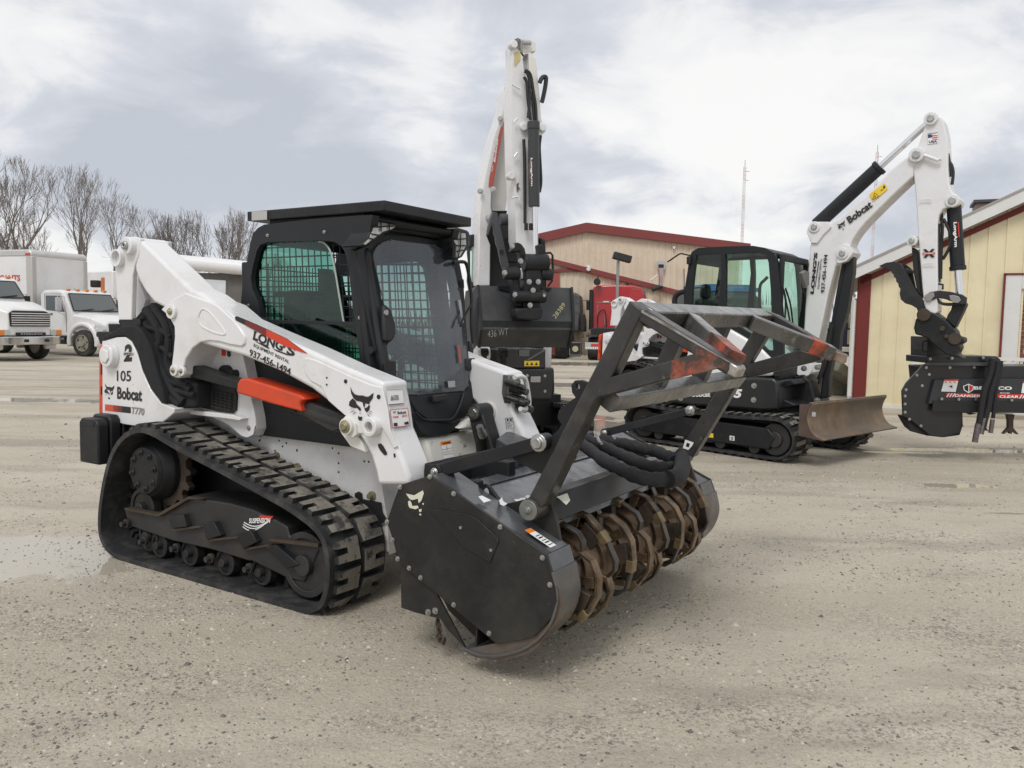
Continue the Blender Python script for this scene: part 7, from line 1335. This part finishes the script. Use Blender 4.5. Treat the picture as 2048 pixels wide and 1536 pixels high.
for a in TL: tree(*a)
# far tree line beyond the yard
rnd = random.Random(3); b = B()
for i in range(900):
    x = rnd.uniform(-190, 150); y = 125+rnd.uniform(-8, 12); h = rnd.uniform(2.5, 6.0)*(1+.4*sin(x*.05))
    for k in range(3): d = V((rnd.gauss(0, .5), rnd.gauss(0, .4), h)); p = V((x+rnd.gauss(0, .6), y, 0)); k_ = len(b.v); b.v += [(p.x-.12, p.y, 0), (p.x+.12, p.y, 0), (p.x+d.x, p.y+d.y, h)]; b.f.append((k_, k_+1, k_+2)); b.mi.append(0)
o = b.done('far_tree_line', mat('far brush', (.11, .10, .095), .95, var=.3), None, smooth=False); tag(o, 'low grey brush line far beyond the yard', 'brush', kind='stuff')
# ================================================================ yard ground
gm = bpy.data.materials.new('gravel'); gm.use_nodes = True; nt = gm.node_tree; N = nt.nodes; L = nt.links; P_ = N['Principled BSDF']
tc = N.new('ShaderNodeTexCoord'); OB = tc.outputs['Object']
def nd(t, **k):
    n = N.new(t)
    for a, c in k.items(): setattr(n, a, c)
    return n
def noi(sc, det=6, r=.6, src=OB, dist=0): t = nd('ShaderNodeTexNoise'); t.inputs['Scale'].default_value = sc; t.inputs['Detail'].default_value = det; t.inputs['Roughness'].default_value = r; t.inputs['Distortion'].default_value = dist; L.new(src, t.inputs['Vector']); return t.outputs[0]
def mapv(sc, loc=(0, 0, 0), rot=0): t = nd('ShaderNodeMapping'); t.inputs['Scale'].default_value = sc; t.inputs['Location'].default_value = loc; t.inputs['Rotation'].default_value = (0, 0, rot); L.new(OB, t.inputs[0]); return t.outputs[0]
def mrg(v, a, b_, c, d): t = nd('ShaderNodeMapRange'); L.new(v, t.inputs[0]); [t.inputs.__getitem__(i+1).__setattr__('default_value', q) for i, q in enumerate((a, b_, c, d))]; return t.outputs[0]
def ma(op, a, b_=None):
    t = nd('ShaderNodeMath', operation=op)
    for i, q in enumerate((a, b_)):
        if q is None: continue
        if isinstance(q, (int, float)): t.inputs[i].default_value = q
        else: L.new(q, t.inputs[i])
    return t.outputs[0]
def mix(f, a, b_):
    t = nd('ShaderNodeMix', data_type='RGBA'); L.new(f, t.inputs[0]) if not isinstance(f, (int, float)) else setattr(t.inputs[0], 'default_value', f)
    for i, q in ((6, a), (7, b_)):
        if isinstance(q, tuple): t.inputs[i].default_value = (*q, 1)
        else: L.new(q, t.inputs[i])
    return t.outputs[2]
big = noi(.45, 5, .55, mapv((.55, 1.0, 1), rot=.2)); col = mix(mrg(big, .38, .62, 0, 1), (.450, .398, .315), (.560, .508, .415))
med = noi(2.2, 8, .65, mapv((.6, 1.2, 1), rot=.1)); col = mix(mrg(med, .50, .72, 0, .55), col, (.35, .31, .25))
pat = mrg(noi(1.1, 6, .6, mapv((.55, 1.3, 1), (3, 1, 0), -.15)), .50, .66, 0.12, 1)          # where loose stones lie
vo = nd('ShaderNodeTexVoronoi'); vo.inputs['Scale'].default_value = 62; L.new(OB, vo.inputs['Vector']); vo2 = nd('ShaderNodeTexVoronoi'); vo2.inputs['Scale'].default_value = 120; L.new(OB, vo2.inputs['Vector'])
sp1 = nd('ShaderNodeSeparateColor'); L.new(vo.outputs['Color'], sp1.inputs[0]); sp2_ = nd('ShaderNodeSeparateColor'); L.new(vo2.outputs['Color'], sp2_.inputs[0])
dark1 = ma('MULTIPLY', mrg(sp1.outputs[0], .72, .78, 0, .6), pat); col = mix(dark1, col, (.15, .14, .125))
dark2 = ma('MULTIPLY', mrg(sp2_.outputs[0], .80, .86, 0, .6), ma('ADD', ma('MULTIPLY', pat, .7), .25)); col = mix(dark2, col, (.13, .12, .10))
lit = ma('MULTIPLY', mrg(sp2_.outputs[1], .86, .92, 0, .5), .8); col = mix(ma('MULTIPLY', mrg(noi(26, 5, .7), .56, .66, 0, .5), ma('ADD', pat, .2)), col, (.15, .138, .115)); col = mix(lit, col, (.66, .60, .49))
fine = noi(260, 3, .6); col = mix(mrg(fine, .35, .65, .22, 0), col, (.22, .19, .145))
# wet tyre streaks in the middle distance
sx2 = nd('ShaderNodeSeparateXYZ'); L.new(OB, sx2.inputs[0])
far = mrg(sx2.outputs[1], 6.5, 10.5, 0, 1); streak = noi(1.0, 6, .6, mapv((.10, 1.15, 1), (1, 4, 0), .06), .3); wet = ma('MULTIPLY', mrg(streak, .52, .60, 0, 1), far); col = mix(ma('MULTIPLY', wet, .5), col, (.21, .175, .125))
ww_ = nd('ShaderNodeTexNoise'); ww_.inputs['Scale'].default_value = .25; L.new(OB, ww_.inputs['Vector'])
for a_, c_, w_ in ((.20, 2.3, .16), (.20, 2.75, .16), (-.12, 5.6, .2), (-.12, 7.3, .2), (.05, 9.6, .25), (.35, .9, .12)):
    ln = ma('ADD', ma('MULTIPLY', sx2.outputs[0], -a_), ma('ADD', sx2.outputs[1], ma('MULTIPLY', ww_.outputs[0], 2.2))); dd = ma('ABSOLUTE', ma('SUBTRACT', ln, c_+1.7)); band = ma('MULTIPLY', mrg(dd, w_*.5, w_*1.3, 1, 0), mrg(noi(1.7, 5, .6, mapv((.5, 2, 1))), .42, .58, 0, 1))
    col = mix(ma('MULTIPLY', band, .30), col, (.20, .178, .142))
# puddles
pn = noi(2.4, 7, .62); pm = None
for x, y, rx, ry in ((60, 1112, 1.4, .50), (150, 1085, .5, .25), (60, 800, 2.2, .4), (1160, 728, 4.5, 1.6), (1150, 770, 1.3, .9), (1215, 852, 1.3, .75), (1140, 835, 1., .5), (1180, 800, 1.6, .5), (1925, 972, .45, .13), (1965, 902, 1.3, .22), (1330, 760, 3, .5), (1800, 905, .6, .08), (2020, 1027, .25, .05)):
    c = ground(x, y); v_ = nd('ShaderNodeVectorMath', operation='SUBTRACT'); L.new(OB, v_.inputs[0]); v_.inputs[1].default_value = c; s_ = nd('ShaderNodeVectorMath', operation='MULTIPLY'); L.new(v_.outputs[0], s_.inputs[0]); s_.inputs[1].default_value = (1/rx, 1/ry, 0); l_ = nd('ShaderNodeVectorMath', operation='LENGTH'); L.new(s_.outputs[0], l_.inputs[0])
    k = ma('ADD', l_.outputs['Value'], ma('MULTIPLY', ma('SUBTRACT', pn, .5), 2.6)); k = mrg(k, .80, .96, 1, 0); pm = k if pm is None else ma('MAXIMUM', pm, k)
strk2 = ma('MULTIPLY', mrg(noi(1.0, 5, .55, mapv((.07, 1.6, 1), (7, 2, 0), .05)), .64, .68, 0, .8), mrg(sx2.outputs[1], 12, 15, 0, 1)); pm = ma('MAXIMUM', pm, strk2)
col = mix(ma('MULTIPLY', pm, .85), col, (.40, .36, .29))
L.new(col, P_.inputs['Base Color']); P_.inputs['Specular IOR Level'].default_value = .45
rough = ma('ADD', ma('MULTIPLY', wet, -.35), .88); rg = nd('ShaderNodeMix', data_type='FLOAT'); L.new(pm, rg.inputs[0]); L.new(rough, rg.inputs[2]); rg.inputs[3].default_value = .035; L.new(rg.outputs[0], P_.inputs['Roughness'])
hgt = ma('ADD', ma('MULTIPLY', vo.outputs['Distance'], -.5), ma('ADD', ma('MULTIPLY', fine, .5), ma('MULTIPLY', med, 1.2))); bp = nd('ShaderNodeBump'); bp.inputs['Distance'].default_value = .012; L.new(ma('SUBTRACT', .75, ma('MULTIPLY', pm, .745)), bp.inputs['Strength']); L.new(hgt, bp.inputs['Height']); L.new(bp.outputs[0], P_.inputs['Normal'])
b = B(); b.add([(-900, -60, 0), (900, -60, 0), (900, 1500, 0), (-900, 1500, 0)], [(0, 1, 2, 3)]); g = b.done('gravel_yard', gm, None, smooth=False); tag(g, kind='structure')
# loose stones
rnd = random.Random(21); b1 = B(); 
def stone(b, x, y, s_):
    mi_ = rnd.choice((0, 0, 1, 1, 2, 3)); k = len(b.v); a = rnd.random()*6.28; c_, d_ = cos(a), sin(a); e = (rnd.uniform(.7, 1.3), rnd.uniform(.6, 1.), rnd.uniform(.4, .8))
    for vx, vy, vz in ((1, 0, 0), (.1, 1, .1), (-1, .1, 0), (-.1, -1, 0), (.25, .2, 1), (-.3, -.2, .85)): vx *= e[0]*s_*rnd.uniform(.8, 1.2); vy *= e[1]*s_*rnd.uniform(.8, 1.2); b.v.append((x+vx*c_-vy*d_, y+vx*d_+vy*c_, vz*e[2]*s_-s_*.1))
    for f_ in ((0, 1, 4), (1, 2, 5), (1, 5, 4), (2, 3, 5), (3, 0, 4), (3, 4, 5)): b.f.append(tuple(k+i for i in f_)); b.mi.append(mi_)
n_ = 0
while n_ < 17000:
    py = 800+736*rnd.random()**1.0; px_ = rnd.uniform(-40, 2090); c = ground(px_, py)
    if c.y > 13: continue
    d = noise.noise(V((c.x*.6, c.y*1.2, 3.3)))+.5*noise.noise(V((c.x*2.1, c.y*2.6, 9)))
    cl = max(0, 1-((px_-1180)/330)**2-((py-1270)/120)**2)
    if rnd.random() > .25+max(0, d)*2.2+cl*1.2: continue
    stone(b1, c.x, c.y, (.0032+.0062*rnd.random()**2.5)*(1+.11*c.y)*(1.7 if rnd.random() < .03 else 1)); n_ += 1
o = b1.done('gravel_stones', [mat('tan stone', (.36, .32, .25), .9, var=.2, vs_=20), mat('grey stone', (.21, .20, .18), .85, var=.3, vs_=20), mat('pale stone', (.50, .47, .40), .9, var=.1), mat('dark stone', (.13, .123, .11), .8, var=.3, vs_=20)], None, smooth=False); tag(o, 'small loose stones scattered over the gravel yard', 'gravel', kind='stuff')
